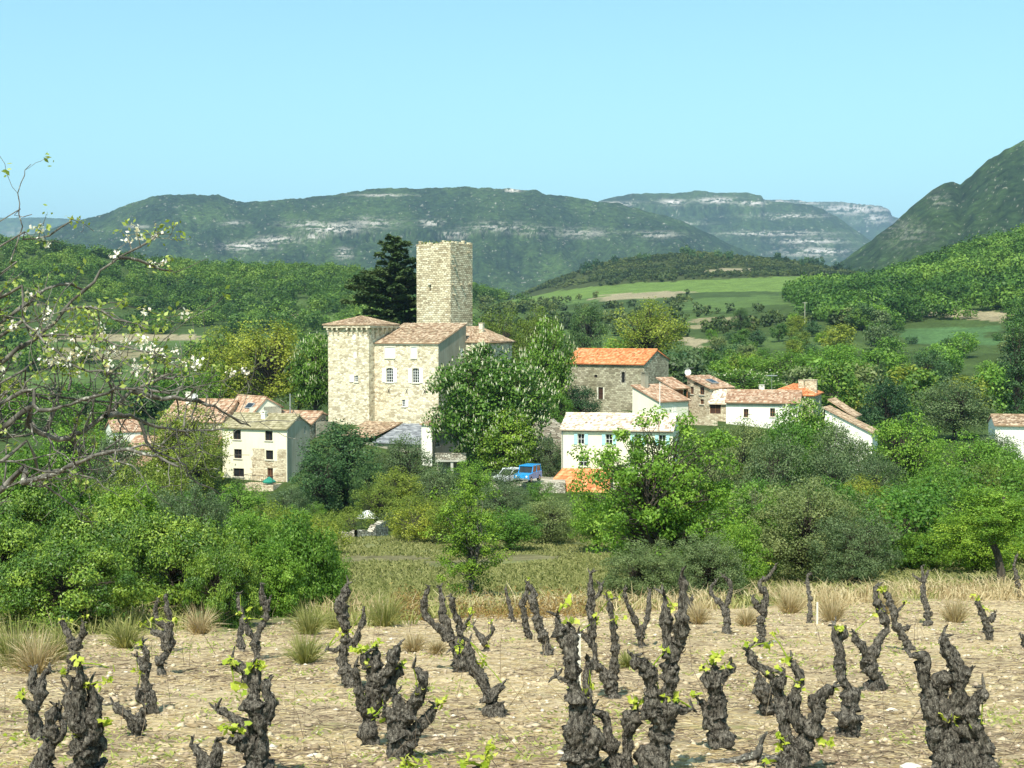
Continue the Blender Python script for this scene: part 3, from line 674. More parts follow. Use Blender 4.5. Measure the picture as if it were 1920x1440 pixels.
def roof(parent, p0, p1, p2, p3, mat, name='roof', pitch=0.24, course=0.42, amp=0.045, th=0.10, sag=0.03, hips=None, seed=None):
    """corrugated tile plane, eave p0-p1 and ridge p3-p2"""
    g = np.random.default_rng(seed or int(rnd.random()*1e6)); p0, p1, p2, p3 = [np.array(p, float) for p in (p0, p1, p2, p3)]
    Lx = max(np.linalg.norm(p1-p0), np.linalg.norm(p2-p3)); Ly = max(np.linalg.norm(p3-p0), np.linalg.norm(p2-p1)); ns = 4
    nt = max(3, int(Lx/pitch)); nx = nt*ns; nr = max(2, int(Ly/course)); nrm = np.cross(p1-p0, p3-p0); nrm = nrm/np.linalg.norm(nrm)
    if nrm[2] < 0: nrm = -nrm
    uu = np.arange(nx+1)/nx; V_ = []; T_ = []; F_ = []
    for r in range(nr):
        jit = np.repeat(g.normal(size=nt+1)*0.012, ns)[:nx+1]; tt = np.repeat(g.random(nt+1), ns)[:nx+1]
        for e, k in ((0, r/nr), (1, (r+1)/nr)):
            k = min(1, k); lft = p0*(1-k)+p3*k; rgt = p1*(1-k)+p2*k
            q = lft[None]*(1-uu[:, None])+rgt[None]*uu[:, None]
            hgt = amp*(np.abs(np.sin(uu*nt*math.pi))**0.7)+jit+(0.028 if e == 0 else 0.0)-sag*np.sin(uu*math.pi)*math.sin(math.pi*k)
            V_.append(q+nrm*hgt[:, None]); T_.append(tt)
        b_ = r*2*(nx+1); i = np.arange(nx); F_.append(np.stack([b_+i, b_+i+1, b_+nx+2+i, b_+nx+1+i], -1))
    # eave underside, boards
    b_ = len(V_)*(nx+1); V_.append((p0[None]*(1-uu[:, None])+p1[None]*uu[:, None])-nrm*th*0.4); T_.append(np.zeros(nx+1)+.3)
    i = np.arange(nx); F_.append(np.stack([b_+i, b_+i+1, i+1, i], -1))
    v = np.concatenate(V_); q = np.array([p0, p1, p2, p3])-nrm*0.012; q2 = q-nrm*th; k = len(v)
    v = np.concatenate([v, q, q2]); t = np.concatenate(T_+[np.zeros(8)+.3])
    F_.append(np.array([[k+4, k+7, k+6, k+5], [k, k+1, k+5, k+4], [k+1, k+2, k+6, k+5], [k+2, k+3, k+7, k+6], [k+3, k, k+4, k+7]]))
    return obj(name, fmesh(name, v, np.concatenate(F_), t), M[mat], parent)
def gable_roof(b, zf, gab, zbk, mat, W=None, D=None, ov=0.35, side=0.15, ridge_cap=True, dz=0.0):
    W = W or b.W; D = D or b.D; yr_, zr_ = gab; s1 = (zr_-zf)/yr_; z0 = zf-s1*ov+dz
    rf = roof(b.root, (-W-side, -ov, z0+.06), (side, -ov, z0+.06), (side, yr_, zr_+.06), (-W-side, yr_, zr_+.06), mat)
    if D-yr_ > .1:
        s2 = (zr_-zbk)/(D-yr_); roof(b.root, (side, D+ov, zbk-s2*ov+.06), (-W-side, D+ov, zbk-s2*ov+.06), (-W-side, yr_, zr_+.06), (side, yr_, zr_+.06), mat, name='rear_roof')
    if ridge_cap:
        mb = MB(); n_ = int((W+2*side)/0.4)
        for i in range(n_):
            x = -W-side+(W+2*side)*i/n_; mb.bar((x, yr_, zr_+.10+rnd.uniform(-.01, .01)), (x+.43, yr_, zr_+.115), 0.10, 6)
        me = mb.mesh('ridge'); at = me.attributes.new('tint', 'FLOAT', 'FACE'); at.data.foreach_set('value', mb.t); obj('ridge_tiles', me, M[mat], rf)
    return rf
def chimney(parent, x, y, z0, z1, w_=0.6, d_=0.45, mat='cement', pots=True, name='chimney'):
    mb = MB(); mb.box(x-w_/2, x+w_/2, y-d_/2, y+d_/2, z0, z1); mb.box(x-w_/2-.05, x+w_/2+.05, y-d_/2-.05, y+d_/2+.05, z1+.001, z1+.09)
    c = mb.obj(name, M[mat], parent)
    if pots:
        m2 = MB(); m2.box(x-w_/2+.05, x-w_/2+.13, y-d_/2+.05, y+d_/2-.05, z1+.092, z1+.25); m2.box(x+w_/2-.13, x+w_/2-.05, y-d_/2+.05, y+d_/2-.05, z1+.092, z1+.25)
        m2.box(x-w_/2-.03, x+w_/2+.03, y-d_/2-.03, y+d_/2+.03, z1+.251, z1+.31); m2.obj('chimney_cap', M[mat], c)
    return c
def downpipe(b, x, y, z0, z1, mat='zinc'):
    mb = MB(); mb.bar((x, y, z0), (x, y, z1), 0.05, 8); return mb.obj('downpipe', M[mat], b.root)

# ---- castle -------------------------------------------------------------
b = Bld('castle', 'honey stone castle block with white shutters and corner turret below the tall tower', 'castle', 822, 165, 25, 702, 874, 792)
zf = b.zl(643); D = b.D; zbk = b.zl(607, D)
fo = [b.opening('front', *q) for q in ((722, 740, 652, 672), (771, 781, 651, 672), (724, 737, 691, 718.5), (773, 786, 691, 718.5), (753, 760, 751, 764))]
ro = [b.opening('right', 863.5, 868.5, 653, 667)]
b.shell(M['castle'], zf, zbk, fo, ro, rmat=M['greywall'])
b.window('front', fo[0], 'shut'); b.window('front', fo[1], 'shut')
for q in fo[2:4]: b.window('front', q, 'open', bars=(2, 4), arch=0.28)
w_ = b.window('front', fo[4], 'dark', bars=(1, 2)); mb = MB(); q = fo[4]; mb.box(q[1]+.03, q[1]+.42, -.07, -.03, q[2], q[3]); mb.obj('shutter', M['shutter'], w_)
b.window('right', ro[0], 'shut', sill=False)
for q in fo[:4]:     # stone surrounds, iron wall ties
    mb = MB()
    for x0, x1, z0, z1 in ((q[0]-.16, q[0]-.002, q[2], q[3]), (q[1]+.002, q[1]+.16, q[2], q[3]), (q[0]-.16, q[1]+.16, q[3]+.002, q[3]+.2)): mb.box(x0, x1, -.025, .05, z0, z1)
    mb.obj('stone_surround', M['sill'], b.wall)
for px in (729, 762.5, 796):
    x = b.xl(px); z = b.zl(734.5); mb = MB(); mb.bar((x-.14, -.03, z-.28), (x+.14, -.03, z+.28), .03, 5); mb.bar((x+.14, -.045, z-.28), (x-.14, -.045, z+.28), .03, 5); mb.obj('wall_tie', M['iron'], b.wall)
ov = 0.25; sl_ = (zbk-zf)/D
roof(b.root, (-b.W-.1, -ov, zf-sl_*ov+.05), (.12, -ov, zf-sl_*ov+.05), (.12, D+.1, zbk+.09), (-b.W-.1, D+.1, zbk+.09), 'tile_old')
mb = MB(); mb.box(-b.W, 0, -.14, -.003, zf-.24, zf-.1); mb.obj('cornice', M['sill'], b.wall)
# rear wing with hipped roof
X0 = 0.3; yA = D+.02; wx = 2.6; mb = MB(); mb.box(X0-6, X0+wx, yA, yA+7, -3, b.zl(640, D)); wing = mb.obj('rear_wing', M['castle'], b.root)
ze = b.zl(641, D+2); zr_ = b.zl(612, D+4)
ax0, ax1, ay0, ay1 = X0-6, X0+wx+.4, yA-.25, yA+7.4; c0 = (X0-.3, (ay0+ay1)/2, zr_); c1 = (X0-6, (ay0+ay1)/2, zr_)
roof(wing, (ax0, ay0, ze), (ax1, ay0, ze), c0, c1, 'tile_old', name='wing_roof'); roof(wing, (ax1, ay0, ze), (ax1, ay1, ze), c0, c0, 'tile_old', name='wing_roof'); roof(wing, (ax1, ay1, ze), (ax0, ay1, ze), c1, c0, 'tile_old', name='wing_roof')
chimney(wing, X0+.7, yA+2.2, ze+.5, zr_+.35, .5, .5, 'castle', False)
# low connecting roofs between turret and keep
xq = b.xl(716); mb = MB(); mb.box(xq-1.5, xq+3.4, D+.5, D+4, -3, b.zl(613, D)); bw = mb.obj('back_building', M['castle'], b.root)
roof(bw, (xq-1.7, D+.2, b.zl(616, D)), (xq+3.6, D+.2, b.zl(616, D)), (xq+3.6, D+4, b.zl(606.5, D+4)), (xq-1.7, D+4, b.zl(606.5, D+4)), 'tile_old', name='low_roof')
# turret
xr = b.xl(702)+.02; tw = xr-b.xl(626); ty0 = -1.3; ty1 = ty0+tw+.4; zt = b.zl(609)
sub = MB(); cen = (xr-tw/2)
s_ops = [b.opening('front', *q) for q in ((671, 679, 625, 634), (673, 679, 660, 672.5), (675, 682, 706, 718))]
class Off: pass
tb = MB(); b.wallface(tb, 'front', xr-tw, xr, -3, b.zl(628), s_ops[1:], off=ty0)
tb.poly([(xr, ty0, -3), (xr, ty1, -3), (xr, ty1, b.zl(628)), (xr, ty0, b.zl(628))]); tb.poly([(xr-tw, ty1, -3), (xr-tw, ty0, -3), (xr-tw, ty0, b.zl(628)), (xr-tw, ty1, b.zl(628))]); tb.poly([(xr, ty1, -3), (xr-tw, ty1, -3), (xr-tw, ty1, b.zl(628)), (xr, ty1, b.zl(628))])
turret = tb.obj('turret', M['castle'], b.root); mb = MB()
# corbelled head: a slightly wider band carried on corbels
zc0, zc1 = b.zl(628), b.zl(614.5)
inner = MB(); inner.box(xr-tw+.003, xr-.003, ty0+.003, ty1-.003, zc0-.01, zt-.3); inner.obj('turret_core', M['castle'], turret)
hd = MB(); h_ = .4
hd.box(xr-tw-h_, xr+h_, ty0-h_, ty0-.02, zc1, zt); hd.box(xr+.02, xr+h_, ty0-.018, ty1+h_, zc1, zt); hd.box(xr-tw-h_, xr-tw-.02, ty0-.018, ty1+h_, zc1, zt); hd.box(xr-tw-.018, xr+.018, ty1+.02, ty1+h_, zc1, zt)
hd.obj('parapet', M['castle'], turret)
def corbel(x, y, dx, dy):
    mb = MB(); k = .10
    for i, (e, z0, z1) in enumerate(((.37, .62, 1.0), (.25, .30, .62), (.13, 0.0, .30))):
        z0 = zc0+.05+(zc1-zc0-.05)*z0; z1 = zc0+.05+(zc1-zc0-.05)*z1-.004
        if dy: mb.box(x-k, x+k, y-e, y-.004, z0, z1)
        else: mb.box(x+.004, x+e, y-k, y+k, z0, z1)
    return mb.obj('corbel', M['castle'], turret)
for i in range(9):
    if i in (3,): continue
    corbel(xr-tw+.1+(tw-.2)*i/8, ty0, 0, 1)
for i in range(6): corbel(xr, ty0+.35+(ty1-ty0-.5)*i/5, 1, 0)
ap = (cen, (ty0+ty1)/2, b.zl(591.5, 2)); e_ = h_+.12; q = [(xr-tw-e_, ty0-e_, zt+.05), (xr+e_, ty0-e_, zt+.05), (xr+e_, ty1+e_, zt+.05), (xr-tw-e_, ty1+e_, zt+.05)]
for i in range(4): roof(turret, q[i], q[(i+1) % 4], ap, ap, 'tile_old', name='turret_roof', sag=0)
b.window('front', s_ops[1], 'shut', off=ty0, sill=False, parent=turret); w_ = b.window('front', s_ops[2], 'dark', off=ty0, parent=turret, bars=(1, 2))
q = s_ops[2]; mb = MB(); mb.box(q[0]-.6, q[0]-.03, ty0-.07, ty0-.03, q[2], q[3]); mb.obj('shutter', M['shutter'], w_)
q = s_ops[0]; mb = MB(); mb.box(q[0]+.1, q[1]-.1, ty0-.06, ty0+.1, q[2]-.2, q[3]-.15); mb.obj('small_shutter', M['shutter'], turret)
# stepped drain / rough quoins on the right corner of the turret
CASTLE = b
# ---- keep ---------------------------------------------------------------
k = Bld('stone_tower', 'tall weathered square stone keep with ragged top and no roof, rising behind the castle', 'tower', 845, 181, 33, 781.5, 886, 640)
W, D = k.W, k.D; H = k.zl(455.5); mb = MB()
slit = k.opening('front', 805.5, 808, 533, 545)
k.wallface(mb, 'front', -W, 0, -6, H, [slit], rev=.5); g = np.random.default_rng(4)
mb.poly([(0, 0, -6), (0, D, -6), (0, D, H), (0, 0, H)]); mb.poly([(0, D, -6), (-W, D, -6), (-W, D, H), (0, D, H)]); mb.poly([(-W, D, -6), (-W, 0, -6), (-W, 0, H), (-W, D, H)])
mb.poly([(-W, 0, H-.01), (0, 0, H-.01), (0, D, H-.01), (-W, D, H-.01)]); mb.poly([k_ for k_ in [(slit[0], .5, slit[2]), (slit[1], .5, slit[2]), (slit[1], .5, slit[3]), (slit[0], .5, slit[3])]])
k.wall = mb.obj('wall', M['tower'], k.root)
mb = MB()          # ragged last course
def rag(p, q_, inn):
    n_ = int((Vector(q_)-Vector(p)).length/.33)
    for i in range(n_):
        a_ = Vector(p).lerp(Vector(q_), i/n_); c_ = Vector(p).lerp(Vector(q_), (i+1)/n_); hh = H+max(0, g.normal()*.17+.12)
        i_ = Vector(inn)*.4; e_ = -Vector(inn)*.012*g.random(); mb_pts = [a_+e_, c_+e_, c_+i_, a_+i_]; n0 = [(p_.x, p_.y, H-.005) for p_ in mb_pts]; n1 = [(p_.x, p_.y, hh) for p_ in mb_pts]
        mb.poly(n1); [mb.poly([n0[j], n0[(j+1) % 4], n1[(j+1) % 4], n1[j]]) for j in range(4)]
rag((-W, 0, 0), (0, 0, 0), (0, 1, 0)); rag((0, 0, 0), (0, D, 0), (-1, 0, 0)); rag((0, D, 0), (-W, D, 0), (0, -1, 0)); rag((-W, D, 0), (-W, 0, 0), (1, 0, 0))
mb.obj('broken_top', M['tower'], k.wall)
mb = MB(); x = (slit[0]+slit[1])/2; mb.box(x-.25, x+.2, -.22, -.002, slit[3], slit[3]+.16); mb.obj('slit_lintel', M['sill'], k.wall)
for px, py in ((848, 475), (847, 487), (848.5, 534), (864, 534), (880, 533), (851, 553), (877, 474), (851, 500)):
    y = k.yl(px); z = k.zl(py, y); mb = MB(); mb.box(.002, .42, y-.1, y+.1, z, z+.18); mb.obj('corbel_stone', M['chapel'], k.wall)
# weeds on the tower top
c, f_, t = leaves(np.concatenate([np.array([[x, y, H+.1+z]]) for x, y, z in zip(-W*g.random(260), np.where(g.random(260) < .6, .15, D*g.random(260)), g.random(260)**2*.45-.15)]), unit(g.normal(size=(260, 3))), .22, g.random(260), .5, g)
me = fmesh('tower_weeds', c, f_, t); pl = obj('wall_weeds', me, L['olive']); pl.location = k.root.location; pl.rotation_euler = k.root.rotation_euler
tag(pl, 'small weeds growing along the ragged top of the stone keep', 'weeds')

# ---- annex and white outbuilding below the castle -------------------------
b = Bld('outbuilding', 'low outbuilding with grey sheet lean-to roof against the foot of the castle', 'outbuilding', 791, 158, 25, 640, 800, 838)
z0, z1 = b.zl(832), b.zl(796, 6); mb = MB(); mb.box(-b.W, 0, 0, 5.5, -3, z0-.12); b.wall = mb.obj('wall', M['greywall'], b.root)
xm = b.xl(700); roof(b.root, (xm, -.3, z0), (.2, -.3, z0), (.2, 5.8, z1), (xm+.6, 5.8, z1), 'slate', pitch=.5, amp=.02)
roof(b.root, (-b.W-.2, -.3, z0+.6), (xm-.02, -.3, z0+.6), (xm+.55, 5.8, z1+.12), (-b.W-.2, 5.8, z1+.12), 'tile_old', name='old_roof')
b = Bld('outbuilding', 'white rendered outbuilding with a sloping roof and dark upper opening beside the big chestnut', 'outbuilding', 810, 154, 20, 790, 872, 856)
D = b.D; zf, zk = b.zl(796), b.zl(773, D); op = [b.opening('right', 813, 829, 788, 806), b.opening('right', 816, 826, 826, 838)]
b.shell(M['white'], zf, zk, [], op, rmat=M['cement']); sl_ = (zk-zf)/D  # right face is the same white render, its shade put in as grey
roof(b.root, (-b.W-.15, -.2, zf+.03), (.15, -.2, zf+.03), (.15, D+.2, zk+.06), (-b.W-.15, D+.2, zk+.06), 'tile_old')
b.window('right', op[0], 'dark', frame='brownwood'); b.window('right', op[1], 'dark', sill=False)
# concrete terrace on a post
xa, xb, ya = (816-960)/F*148, (874-960)/F*148, 148
r = thing('terrace', 'concrete terrace slab with block parapet standing on one pale post under the chestnut', 'terrace', ((xa+xb)/2, ya, zpy(866, ya)))
hw = (xb-xa)/2; mb = MB(); mb.box(-hw, hw, 0, 3.5, 0, .22); mb.obj('slab', M['concrete'], r)
mb = MB(); mb.box(-hw, hw, 0.02, .14, .222, .85); mb.box(-hw-.05, hw+.05, -.02, .18, .852, .93); mb.obj('parapet', M['drywall'], r)
mb = MB(); x = (847-960)/F*ya-(xa+xb)/2; mb.box(x-.14, x+.14, .1, .38, zpy(905, ya)-zpy(866, ya)-1.5, -.002); mb.obj('post', M['concrete'], r)
mb = MB(); mb.box(-hw, hw, 3.3, 3.6, -4, -.004); mb.obj('back_wall', M['greywall'], r)

# ---- left house ----------------------------------------------------------
b = Bld('house', 'three storey cream house with bare stone patch round its door, left of the castle', 'house', 537, 152, 22, 416, 580, 920)
D = b.D; zf = b.zl(803); yr_ = D*.52; zr_ = b.zl(779, yr_); zk = b.zl(797, D)
wins = [(436, 450.5, 809, 827), (496, 510, 809, 827), (437.5, 452, 845.5, 863), (497, 511, 845.5, 863), (436, 456, 882, 897.5)]
fo = [b.opening('front', *q) for q in wins]+[b.opening('front', 499.5, 510.5, 879, 907)]
ro = [b.opening('right', 569.5, 573, 800, 813)]
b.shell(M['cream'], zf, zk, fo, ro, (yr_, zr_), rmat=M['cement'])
for q in fo[:4]: b.window('front', q, 'dark', bars=(1, 0), frame='darkwood')
b.window('front', fo[4], 'dark', bars=(1, 0), frame='darkwood'); b.window('front', fo[5], door=True, frame='brownwood'); b.window('right', ro[0], 'dark', sill=False)
gable_roof(b, zf, (yr_, zr_), zk, 'tile_grey', ov=.3, side=.12)
chimney(b.root, b.xl(478), yr_*.7, zf+.5, b.zl(779), .5, .5, 'white')
downpipe(b, .08, -.07, -2, zf-.1)
# bare stone patch: irregular panels round the openings, 12 mm proud
mb = MB(); g = np.random.default_rng(2)
def patch(x0, x1, z0, z1):
    n_ = max(2, int((z1-z0)/.35)); e = [x0+g.normal()*.10 for _ in range(n_+1)]; f = [x1+(g.normal()*.04 if x1 < -.3 else 0) for _ in range(n_+1)]
    for i in range(n_):
        za, zb_ = z0+(z1-z0)*i/n_, z0+(z1-z0)*(i+1)/n_; mb.poly([(e[i], -.012, za), (f[i], -.012, za), (f[i+1], -.012, zb_), (e[i+1], -.012, zb_)])
xa, xb = b.xl(472), b.xl(497); patch(xa, fo[3][0]-.12, b.zl(880), b.zl(843)); patch(b.xl(519), -.1, b.zl(880), b.zl(843)); 
patch(xa-.2, fo[5][0]-.05, b.zl(918), b.zl(881)); patch(fo[5][1]+.05, -.1, b.zl(918), b.zl(881)); mb.poly([(fo[3][0]-.12, -.012, fo[5][3]+.02), (b.xl(519), -.012, fo[5][3]+.02), (b.xl(519), -.012, fo[3][2]-.13), (fo[3][0]-.12, -.012, fo[3][2]-.13)])
mb.obj('stone_patch', M['rubble'], b.wall)
r = thing('garden_parasol', 'folded-out small green parasol on the terrace before the stone patched door', 'parasol', tuple(b.root.matrix_basis @ Vector((b.xl(518), -1.6, b.zl(908)))))
mb = MB(); mb.bar((0, 0, -1), (0, 0, 1.0), .03); mb.obj('pole', M['shutter'], r)
mb = MB(); n_ = 8
for i in range(n_):
    a0, a1 = 2*math.pi*i/n_, 2*math.pi*(i+1)/n_; mb.poly([(.75*math.cos(a0), .75*math.sin(a0), .45), (.75*math.cos(a1), .75*math.sin(a1), .45), (0, 0, .95)]); mb.poly([(.75*math.cos(a0), .75*math.sin(a0), .45), (.72*math.cos(a0), .72*math.sin(a0), .28), (.72*math.cos(a1), .72*math.sin(a1), .28), (.75*math.cos(a1), .75*math.sin(a1), .45)])
mb.obj('canopy', M['teal'], r)
r = thing('terrace', 'small raised stone terrace at the door of the cream house', 'terrace', tuple(b.root.matrix_basis @ Vector((b.xl(497), -.05, b.zl(906)))), -b.a)
mb = MB(); mb.box(-1.6, 2.3, -2.2, 0, -3, 0); mb.obj('base', M['rubble'], r)
for x in (-1.5, 2.2):
    mb = MB(); mb.bar((x, -2.1, 0.002), (x, -2.1, .95), .03); mb.bar((x, -2.1, .95), (x, -.05, .95), .02); mb.obj('rail', M['iron'], r)
mb = MB(); mb.bar((-1.5, -2.1, .951), (2.2, -2.1, .951), .025); [mb.bar((-1.5+3.7*i/16, -2.1, 0), (-1.5+3.7*i/16, -2.1, .95), .012, 4) for i in range(1, 16)]; mb.obj('railing', M['iron'], r)
LEFTH = b
def skylight(parent, c, x0, x1, k0, k1, p0, p1, p2, p3):
    p0, p1, p2, p3 = [Vector(p) for p in (p0, p1, p2, p3)]; f = lambda u_, v_: (p0.lerp(p1, u_)).lerp(p3.lerp(p2, u_), v_); nn = (p1-p0).cross(p3-p0).normalized()
    if nn.z < 0: nn = -nn
    mb = MB(); q = [f(x0, k0), f(x1, k0), f(x1, k1), f(x0, k1)]; lo = [p+nn*.02 for p in q]; hi = [p+nn*.16 for p in q]; mb.poly(hi); [mb.poly([lo[i], lo[(i+1) % 4], hi[(i+1) % 4], hi[i]]) for i in range(4)]
    s_ = mb.obj('skylight', M['zinc'], parent); ctr = sum(q, Vector())/4; m2 = MB(); m2.poly([ctr+(p-ctr)*.8+nn*.165 for p in q]); m2.obj('pane', M['glass'], s_)
# ---- houses behind the left house ------------------------------------------
b = Bld('house', 'house behind the cream one with pink roof, roof window and recessed gable balcony', 'house', 467, 163, 50, 428, 527, 800)
D = b.D; zf = b.zl(782); yr_ = D*.52; zr_ = b.zl(746, yr_); zk = b.zl(762, D); ro = [b.opening('right', 483, 494, 763, 782)]
b.shell(M['cream2'], zf, zk, [], ro, (yr_, zr_), W=6.5); b.W = 6.5; b.window('right', ro[0], 'dark', sill=False, frame='brownwood')
gable_roof(b, zf, (yr_, zr_), zk, 'tile_pink', ov=.3); skylight(b.root, None, .62, .86, .35, .62, (-6.5, 0, zf+.1), (0, 0, zf+.1), (0, yr_, zr_+.1), (-6.5, yr_, zr_+.1))
b = Bld('house', 'low house with pinkish tiled roof and rough stone end wall between cream house and chestnut', 'house', 580, 162, 25, 503, 594, 840)
D = max(3.5, b.D); zf = b.zl(797); yr_ = D*.75; zr_ = b.zl(773.5, yr_); zk = b.zl(777, D)
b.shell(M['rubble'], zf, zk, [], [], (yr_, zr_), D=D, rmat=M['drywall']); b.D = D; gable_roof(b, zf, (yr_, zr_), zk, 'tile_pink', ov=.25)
b = Bld('house', 'stone house with broad orange roof and dark windows seen through the apple twigs', 'house', 415, 163, 14, 300, 436, 850)
D = b.D = max(4, b.D); zf = b.zl(790); yr_ = 4.2; b.D = D = 7; zr_ = b.zl(751, yr_); fo = [b.opening('front', *q) for q in ((368, 380, 809, 824), (322, 333, 810, 824), (392, 400, 846, 858), (345, 356, 846, 860))]
b.shell(M['rubble'], zf, zf, fo, [], (yr_, zr_)); [b.window('front', q, 'dark', frame='brownwood') for q in fo]; gable_roof(b, zf, (yr_, zr_), zf, 'tile_pink', ov=.3)
chimney(b.root, b.xl(330), 3.2, zf+1.2, zr_+.7, .6, .5, 'cream2')
b = Bld('house', 'small white gabled house at the left end of the village', 'house', 262, 160, -24, 224, 300, 850)
b.D = 6; zf = b.zl(808); yr_ = 3; b.W = max(b.W, 3)
b.shell(M['white'], zf, zf, [], [], (3, zf+1.0)); gable_roof(b, zf, (3, zf+1.0), zf, 'tile_pink', ov=.2)
b = Bld('house', 'low pale house with grey windows below the orange roofed one', 'house', 398, 155, 10, 236, 415, 890)
b.D = 5; zf = b.zl(843); fo = [b.opening('front', *q) for q in ((302, 314, 846, 858), (262, 275, 850, 862), (234+8, 250, 868, 876), (345, 356, 848, 861), (376, 386, 850, 864))]
b.shell(M['cream2'], zf, zf, fo, [], (2.5, zf+1.1)); [b.window('front', q, 'dark') for q in fo]; gable_roof(b, zf, (2.5, zf+1.1), zf, 'tile_pink', ov=.25)
b = Bld('shed', 'low shed with a red tiled lean-to roof beside the pale low house', 'shed', 262, 147, 18, 205, 280, 890)
b.D = 3; zf = b.zl(874); b.shell(M['cream2'], zf, zf+.6); roof(b.root, (-b.W-.2, -.3, zf), (.2, -.3, zf), (.2, 3.2, zf+.75), (-b.W-.2, 3.2, zf+.75), 'tile_pink')

# ---- chapel ---------------------------------------------------------------
b = Bld('chapel', 'long grey stone chapel with bright orange tiled roof and one arched window', 'chapel', 1208, 184, 33, 1058, 1253.5, 772)
D = b.D; zf = b.zl(681.5); yr_ = D*.5; zr_ = b.zl(656.5, yr_); zk = b.zl(673, D)
fo = [b.opening('front', 1165.5, 1171.5, 698, 718), b.opening('front', 1122, 1131, 728, 751), b.opening('front', 1114.5, 1120, 704.5, 709.5)]
b.shell(M['chapel'], zf, zk, fo, [], (yr_, zr_)); b.window('front', fo[0], 'dark', sill=False, arch=.2, bars=(0, 3), frame='iron'); b.window('front', fo[1], door=True, frame='darkwood'); b.window('front', fo[2], 'dark', sill=False, bars=(0, 0), frame='darkwood')
mb = MB(); q = fo[0]; mb.box(q[0]-.2, q[0]-.003, -.03, .05, q[2]-.2, q[3]); mb.box(q[1]+.003, q[1]+.2, -.03, .05, q[2]-.2, q[3]); mb.box(q[0]-.2, q[1]+.2, -.031, .05, q[3]+.003, q[3]+.22); mb.obj('stone_surround', M['drywall'], b.wall)
mb = MB(); q = fo[1]; mb.box(q[0]-.2, q[0]-.003, -.03, .05, q[2], q[3]); mb.box(q[1]+.003, q[1]+.2, -.03, .05, q[2], q[3]); mb.obj('stone_surround', M['sill'], b.wall)
gable_roof(b, zf, (yr_, zr_), zk, 'tile_red', ov=.35, side=.12)
mb = MB(); mb.box(-b.W, 0, -.2, -.003, zf-.30, zf-.05); mb.obj('cornice', M['drywall'], b.wall)
# front projection, a thicker lower wall left of the nave window
mb = MB(); mb.box(b.xl(1140), b.xl(1207), -.35, -.004, -3, b.zl(688)); mb.obj('buttress_wall', M['chapel'], b.wall) if False else None
# ---- group right of the chapel --------------------------------------------
b = Bld('house', 'house with broad brown tiled lean-to roof and tall grey chimney just before the chapel', 'house', 1236, 172, 50, 1186, 1291, 790)
# front = left gable face (shade), right = eave side
D = b.D; W = b.W; zf = b.zl(752); zl_ = zf+1.75
mb = MB(); e = -3; mb.poly([(-W, 0, e), (0, 0, e), (0, 0, zf), (-W, 0, zl_)]); mb.poly([(0, 0, e), (0, D, e), (0, D, zf), (0, 0, zf)]); mb.poly([(-W, D, e), (-W, 0, e), (-W, 0, zl_), (-W, D, zl_)]); mb.poly([(0, D, e), (-W, D, e), (-W, D, zl_), (0, D, zf)])
b.wall = mb.obj('wall', M['cream2'], b.root)
roof(b.root, (.35, -.2, zf-.05), (.35, D+.2, zf-.05), (-W-.1, D+.2, zl_+.1), (-W-.1, -.2, zl_+.1), 'tile_pink')
chimney(b.root, -W*.86, 1.5, zl_-1.6, b.zl(704), .75, .6, 'greywall')
op = [b.opening('right', 1262, 1268, 762, 780)]; b.window('right', (op[0][0], op[0][1], op[0][2], op[0][3]), door=True, off=.16)
b = Bld('house', 'stone house with wooden balcony windows, roof window and satellite dish above the terrace', 'house', 1332, 176, 62, 1289, 1374, 790)
D, W = b.D, b.W; fo = [b.opening('front', *q) for q in ((1294.5, 1301, 719, 741), (1312, 1321, 727, 741), (1313, 1320, 749.5, 759))]
zf = b.zl(727); zl_ = b.zl(708, 0); mb = MB(); zt = zf-.6; m_ = (0 - -W)
b.wallface(mb, 'front', -W, 0, -3, min(zf, zf), [q for q in fo])
mb.poly([(-W, 0, zf), (0, 0, zf), (-W*.25, 0, zf+.0)])if False else None
mb.poly([(-W, 0, zf), (0, 0, zf), (-W, 0, zl_)]); mb.poly([(0, 0, -3), (0, D, -3), (0, D, zf), (0, 0, zf)]); mb.poly([(-W, D, -3), (-W, 0, -3), (-W, 0, zl_), (-W, D, zl_)]); mb.poly([(0, D, -3), (-W, D, -3), (-W, D, zl_), (0, D, zf)])
b.wall = mb.obj('wall', M['rubble'], b.root); [b.window('front', q, 'dark', frame='brownwood') for q in fo]
cr = [(.3, -.25, zf+.0), (.3, D+.2, zf+.0), (-W-.1, D+.2, zl_+.12), (-W-.1, -.25, zl_+.12)]; roof(b.root, *cr, 'tile_pink'); skylight(b.root, None, .35, .6, .25, .55, *[(p[0], p[1], p[2]+.08) for p in cr])
p = b.root.matrix_basis @ Vector((-W, .1, zl_+.1)); r = thing('satellite_dish', 'white satellite dish on a short mast at the roof corner of the stone house', 'satellite dish', tuple(p))
mb = MB(); mb.bar((0, 0, -.4), (0, 0, .55), .035); mb.bar((-.5, 0, .95), (.7, .1, 1.0), .02); mb.bar((0, 0, .5), (0, .05, 1.05), .025); mb.obj('mast', M['zinc'], r)
fb = FB(); n_ = 16; rr_ = np.linspace(0, .42, 5); a_ = np.arange(n_)*2*math.pi/n_; pts = np.stack([np.stack([q*np.cos(a_), .02+.5*q*q+np.zeros(n_)-.25, q*np.sin(a_)+.45], -1) for q in rr_]).reshape(-1, 3); i = np.arange(4)[:, None]*n_; j = np.arange(n_)[None]
fa = np.stack([i+j, i+(j+1) % n_, i+n_+(j+1) % n_, i+n_+j], -1).reshape(-1, 4); pts[:, 1] *= -1; me = fmesh('dish', pts, fa, None, None, True); obj('dish', me, M['shutter'], r)
